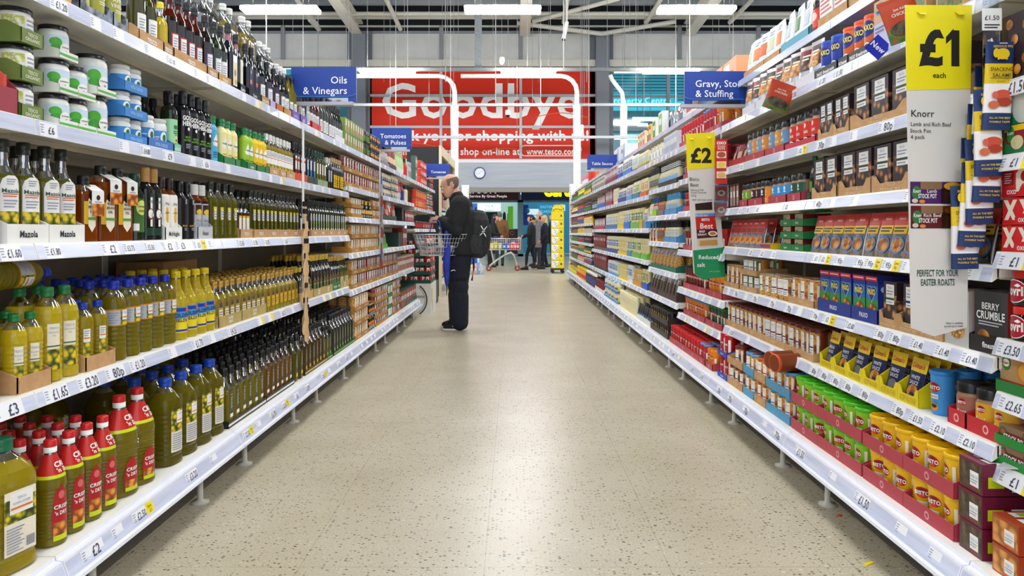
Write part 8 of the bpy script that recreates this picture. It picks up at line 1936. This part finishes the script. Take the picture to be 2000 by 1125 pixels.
MB().sq([(.008, .008, .50, 2), (.022, .02, .54, 2.2), (.036, .03, .70, 2.4), (.042, .034, .9, 2.4), (.03, .026, 1.06, 2.2), (.012, .012, 1.10, 2)], UB, 16).obj('canopy', um)
MB().tube([(0, 0, .40), (.002, 0, .51)], [.004, .008], BLACK, 8).obj('tip', um); MB().tube([(0, 0, 1.09), (0, 0, 1.16), (.015, .02, 1.19), (.04, .04, 1.18)], .009, BLACK, 8).obj('handle', um)
cbg = MB().sq([(.03, .012, 0, 2.6), (.045, .018, .05, 2.4), (.04, .016, .12, 2.4), (.02, .008, .19, 2.2)], clear('e8ecf0', .45, .12), 16).obj('plastic_bag', None, (at(862, 0, 8.0)[0], 8.12, 1.02)); tag(cbg, 'crumpled clear plastic bag between the basket and the jacket', 'bag')

# the people beyond the end of the aisle
def std(stride=0, arm=None, lean=0):
    d = dict(pelvis=(0, 0, .93), chest=(-lean, 0, 1.36), neck=(-lean*1.3-.01, 0, 1.46), head=(-lean*1.5-.02, 0, 1.485),
        legs=[[(0, -.09, .87), (-.06*bool(stride)-stride*.25, -.09, .48), (-stride*.5, -.09, .085)], [(0, .09, .87), (-.03*bool(stride)+stride*.22, .09, .47), (stride*.55, .09, .085+.05*bool(stride))]])
    d['arms'] = arm or [[(-lean, -.2, 1.38), (.02-lean, -.25, 1.11), (-.05-lean, -.23, .87)], [(-lean, .2, 1.38), (.02-lean, .25, 1.11), (-.05-lean, .23, .87)]]
    return d
def far(px, foot, rz, H, pose, look, label, hs=1):
    Y = EYE*F/(foot-VY)
    return person('person', label, (at(px, 0, Y)[0], Y, 0), rz, H, pose, look, .02, hs=hs)
push = [[(0, -.19, 1.36), (-.08, -.24, 1.10), (-.33, -.17, 1.0)], [(0, .19, 1.36), (-.08, .24, 1.10), (-.33, .17, 1.0)]]
far(1038, 527, 0, 1.56, std(.33, push), dict(top=BLK, legs=BLK, hair=C('241814', .6), style='tied', long=.16, hem=(.14, .17), shoe=C('241c18', .5), legr=(.085, .058, .042)), 'dark haired woman in a black blazer pushing the laden trolley')
far(1064, 525.5, .1, 1.55, std(.14, [[(0, -.19, 1.36), (.0, -.24, 1.08), (-.16, -.22, .92)], [(0, .19, 1.36), (.02, .25, 1.1), (-.06, .23, .87)]]), dict(top=NVYC, legs=NVYC, hair=C('cfae74', .5), style='long', long=.12, hem=(.15, .18), shoe=BLACK), 'blonde woman in navy walking behind the dark haired woman', 1.0)
GRYC = noisy('grey_cloth', '6c6c70', '84848a', 20, .9)
far(1055, 521.5, .3, 1.66, std(.0), dict(top=GRYC, legs=C('3a3a40', .8), hair=C('2c2018', .6), style='long', long=.32, hem=(.16, .2), hat=noisy('knit_wool', '9c9488', 'b4aca0', 60, .9)), 'person in a long grey coat and a bobble hat')
far(976, 519, -PI/2+.15, 1.70, std(0), dict(top=noisy('brown_cloth', '6a4824', '7c562e', 20, .85), legs=C('34363c', .8), hair=C('6c6862', .8), style='short', long=.10, hem=(.15, .2)), 'man in a brown jacket seen from behind at the maroon shop')
far(957, 522, PI-.2, 1.62, std(0, [[(-.1, -.18, 1.32), (-.2, -.22, 1.08), (-.34, -.1, 1.0)], [(-.1, .18, 1.32), (-.2, .22, 1.08), (-.34, .1, 1.0)]], .10), dict(top=C('16181c', .8), legs=BLK, hair=C('0c0c0e', .4), style='long', long=.1), 'black haired woman leaning forward beside the brown jacketed man')
far(1044, 520, .2, 1.50, std(0), dict(top=C('3c5c9c', .8), legs=C('2c3448', .8), hair=C('b89060', .6), style='short'), 'fair haired person in blue half hidden behind the black blazer')
far(1080, 521, .2, 1.66, std(0), dict(top=BLK, legs=BLK, hair=C('1c1614', .6), style='short', long=.2), 'person in black half hidden behind the yellow cartons')
# trolley
ty = 20.4; tx0 = at(985, 0, ty)[0]
tr = empty('shopping_trolley', (tx0, ty, 0)); tag(tr, 'silver shopping trolley full of groceries at the end of the aisle', 'trolley')
wb = empty('wire_cage', (0, 0, .88)); wb.parent = tr; wb.location = (0, 0, .88)
cg = wire_basket(wb, .92, .5, .30, .045, WIRE, .004, 15, 7, 5)
cg.name = 'cage'
PLATE = C('c2c2b8', .3, .6)
for y in (-.2, .2):
    MB().tube([(-.42, y, .12), (-.2, y, .30), (.05, y, .46), (.18, y, .50), (.26, y, .44), (.32, y, .25), (.36, y, .12)], .026, PLATE, 8).obj('side_frame', tr)
    MB().tube([(-.36, y, .58), (-.32, y, .36), (-.28, y, .22)], .014, PLATE, 8).tube([(.44, y, .58), (.46, y, .9), (.52, y, 1.0)], .014, PLATE, 8).obj('upright', tr)
MB().tube([(.52, -.26, 1.0), (.52, .26, 1.0)], .018, C('2038a8', .4), 10).obj('handle', tr)
MB().box(-.44, -.10, -.22, .22, .90, .93, C('2038b0', .4)).obj('child_seat_flap', tr)
for x in (-.42, .36):
    for y in (-.2, .2):
        w = empty('castor', (x, y, .075)); w.parent = tr
        q = lambda rr, yy: [(rr*math.cos(2*PI*k/18), yy, rr*math.sin(2*PI*k/18)) for k in range(18)]
        MB().rings([q(.05, -.016), q(.075, -.013), q(.075, .013), q(.05, .016)], C('8c3c34', .5)).obj('wheel', w)
        MB().rings([q(.03, -.018), q(.03, .018)], C('c8b8b0', .4)).box(-.012, .012, -.022, .022, .02, .1, C('2a3a50', .4)).obj('fork', w)
gro = random.Random(11)
for k, (x, c, nm, lb) in enumerate(((-.34, 'e8dc7a', 'bread_bag', 'pale yellow bread bag'), (-.24, 'e8c83c', 'banana_bag', 'yellow fruit bag'), (-.12, 'c8d080', 'crisp_bag', 'pale green snack bag'), (-.0, '2c50b8', 'milk_carton', 'blue carton'), (.1, '3c64c8', 'cereal_box', 'bright blue box'), (.2, 'd8382c', 'biscuit_pack', 'red packet'), (.29, 'e84c7c', 'yoghurt_pack', 'pink packet'), (.37, 'd83c50', 'apple_bag', 'crimson bag'), (-.3, 'd8a83c', 'cheese_pack', 'amber packet'), (.24, 'f0e8e0', 'paper_bag', 'white bag'))):
    y = -.10 if k < 8 else .1
    P = pouch(nm, .11, .16+.05*gro.random(), .10, [(1, C(c, .4))], [('e', 0, .08, .03, .03, C('f4f0e4'))], cat='groceries')
    place(P, (tx0+x, ty+y, .59), .3*gro.random(), lb+' among the groceries in the trolley', None, False)
# carton stack on a wheeled base
cy = 19.3; cx0 = at(1088.5, 0, cy)[0]
dl = empty('wheeled_base', (cx0, cy, 0)); tag(dl, 'low black wheeled base under the yellow carton stack', 'dolly')
MB().box(-.17, .17, -.2, .2, .09, .13, BLACK).obj('platform', dl)
for x in (-.13, .13):
    for y in (-.15, .15):
        MB().rings([[(x+.045*math.cos(2*PI*k/14), y+yy, .045+.045*math.sin(2*PI*k/14)) for k in range(14)] for yy in (-.015, .015)], C('1c1c1e', .4)).obj('wheel', dl)
chh = .208
for k in range(7):
    m = MB().box(-.158, .158, -.18, .18, 0, chh-.004, C('e8d00c', .45))
    o = m.obj('display_carton', None, (cx0, cy, .1305+k*chh)); tag(o, 'yellow and white carton, %s up in the stack on the wheeled base' % ORD[k], 'carton', 'yellow cartons in the stack')
    f = face_flat(-.18)
    its = [('p', [(-.156, .07), (-.11, .015), (-.02, .015), (.03, .19), (-.156, .19)], C('ecebe4', .5)), ('e', .09, .12, .022, .022, C('4a3818', .5)), ('e', .085, .095, .018, .014, C('4a3818', .5)), ('e', .115, .09, .010, .010, C('4a3818', .5))]
    for q in range(5): its.append(('e', -.04-.012*q+.03*(q % 2), .04+.028*q, .013, .009, C('2c2414', .5)))
    if k == 6: its = its[1:4]
    MB().art(f, its, .001, 0).obj('front_print', o)
for k, (x, y, h, r) in enumerate(((-.11, -.1, .14, .2), (-.03, -.12, .19, -.2), (.05, -.1, .17, .1), (.12, -.08, .15, -.3), (0, .05, .2, 0), (.1, .06, .21, .15))):
    P = pouch('easter_pouch', .085, h, .06, [(.8, C('ecd40c', .4)), (1, C('d8bc0c', .4))], [('e', 0, h*.4, .02, .02, C('5c4414'))])
    place(P, (cx0+x, cy+y, .1305+7*chh), (0, r, 0), 'yellow pouch sticking up from the top carton, %s of the bunch' % ORD[k], 'yellow pouches on the carton stack', False)
# groceries standing in a basket on the floor
gy = 18.6; gx = at(931, 0, gy)[0]
gb_ = empty('floor_basket', (gx, gy, .215), .2); tag(gb_, 'wire basket of groceries standing on the floor behind the man', 'basket')
wire_basket(gb_, .40, .30, .21, .03, WIRE, .003)
for k, (x, y, c, nm, lb) in enumerate(((-.11, -.05, 'd8c070', 'bread_roll_bag', 'tan bread bag'), (-.03, -.06, 'e8a0b0', 'tissue_pack', 'pink packet'), (.05, -.05, '7ca0e0', 'milk_carton', 'pale blue carton'), (.11, -.04, 'c8dcf0', 'water_pack', 'icy blue packet'), (0, .06, '8a5c3c', 'potato_bag', 'brown bag'), (.09, .06, 'f0f0ec', 'kitchen_roll', 'white roll'))):
    P = pouch(nm, .085, .24+.03*(k % 3), .08, [(1, C(c, .4))], [('e', 0, .12, .02, .03, C('f4f0e4'))], cat='groceries')
    place(P, (gx+x, gy+y, .012), .3*k, lb+' in the basket on the floor', None, False)
by = 23; bx = at(926, 0, by)[0]
o = empty('banner_stand', (bx, by, 0)); tag(o, 'blue and white banner stand behind the man\'s backpack', 'stand')
MB().box(-.16, .16, 0, .02, .06, 1.95, C('2a60b8', .4)).box(.10, .16, -.004, 0, .06, 1.95, C('e4eaf0', .4)).obj('panel', o); MB().box(-.18, .18, -.1, .1, 0, .06, C('b8bcc0', .4)).obj('foot', o)
sc_ = MB().box(-.02, .02, -.006, .006, 0, .004, YEL).obj('paper_scrap', None, at(1697, 1106, 2.42)[:2]+(.0,), .5); tag(sc_, 'small yellow scrap lying on the floor near the right run', 'litter')
sc_ = MB().sq([(.012, .008, 0, 2.4), (.010, .007, .004, 2.4)], C('c85a2c', .6), 10).obj('paper_scrap', None, at(1640, 1008, 2.83)[:2]+(.0,), .5); tag(sc_, 'tiny orange scrap lying on the floor beside the right run', 'litter')
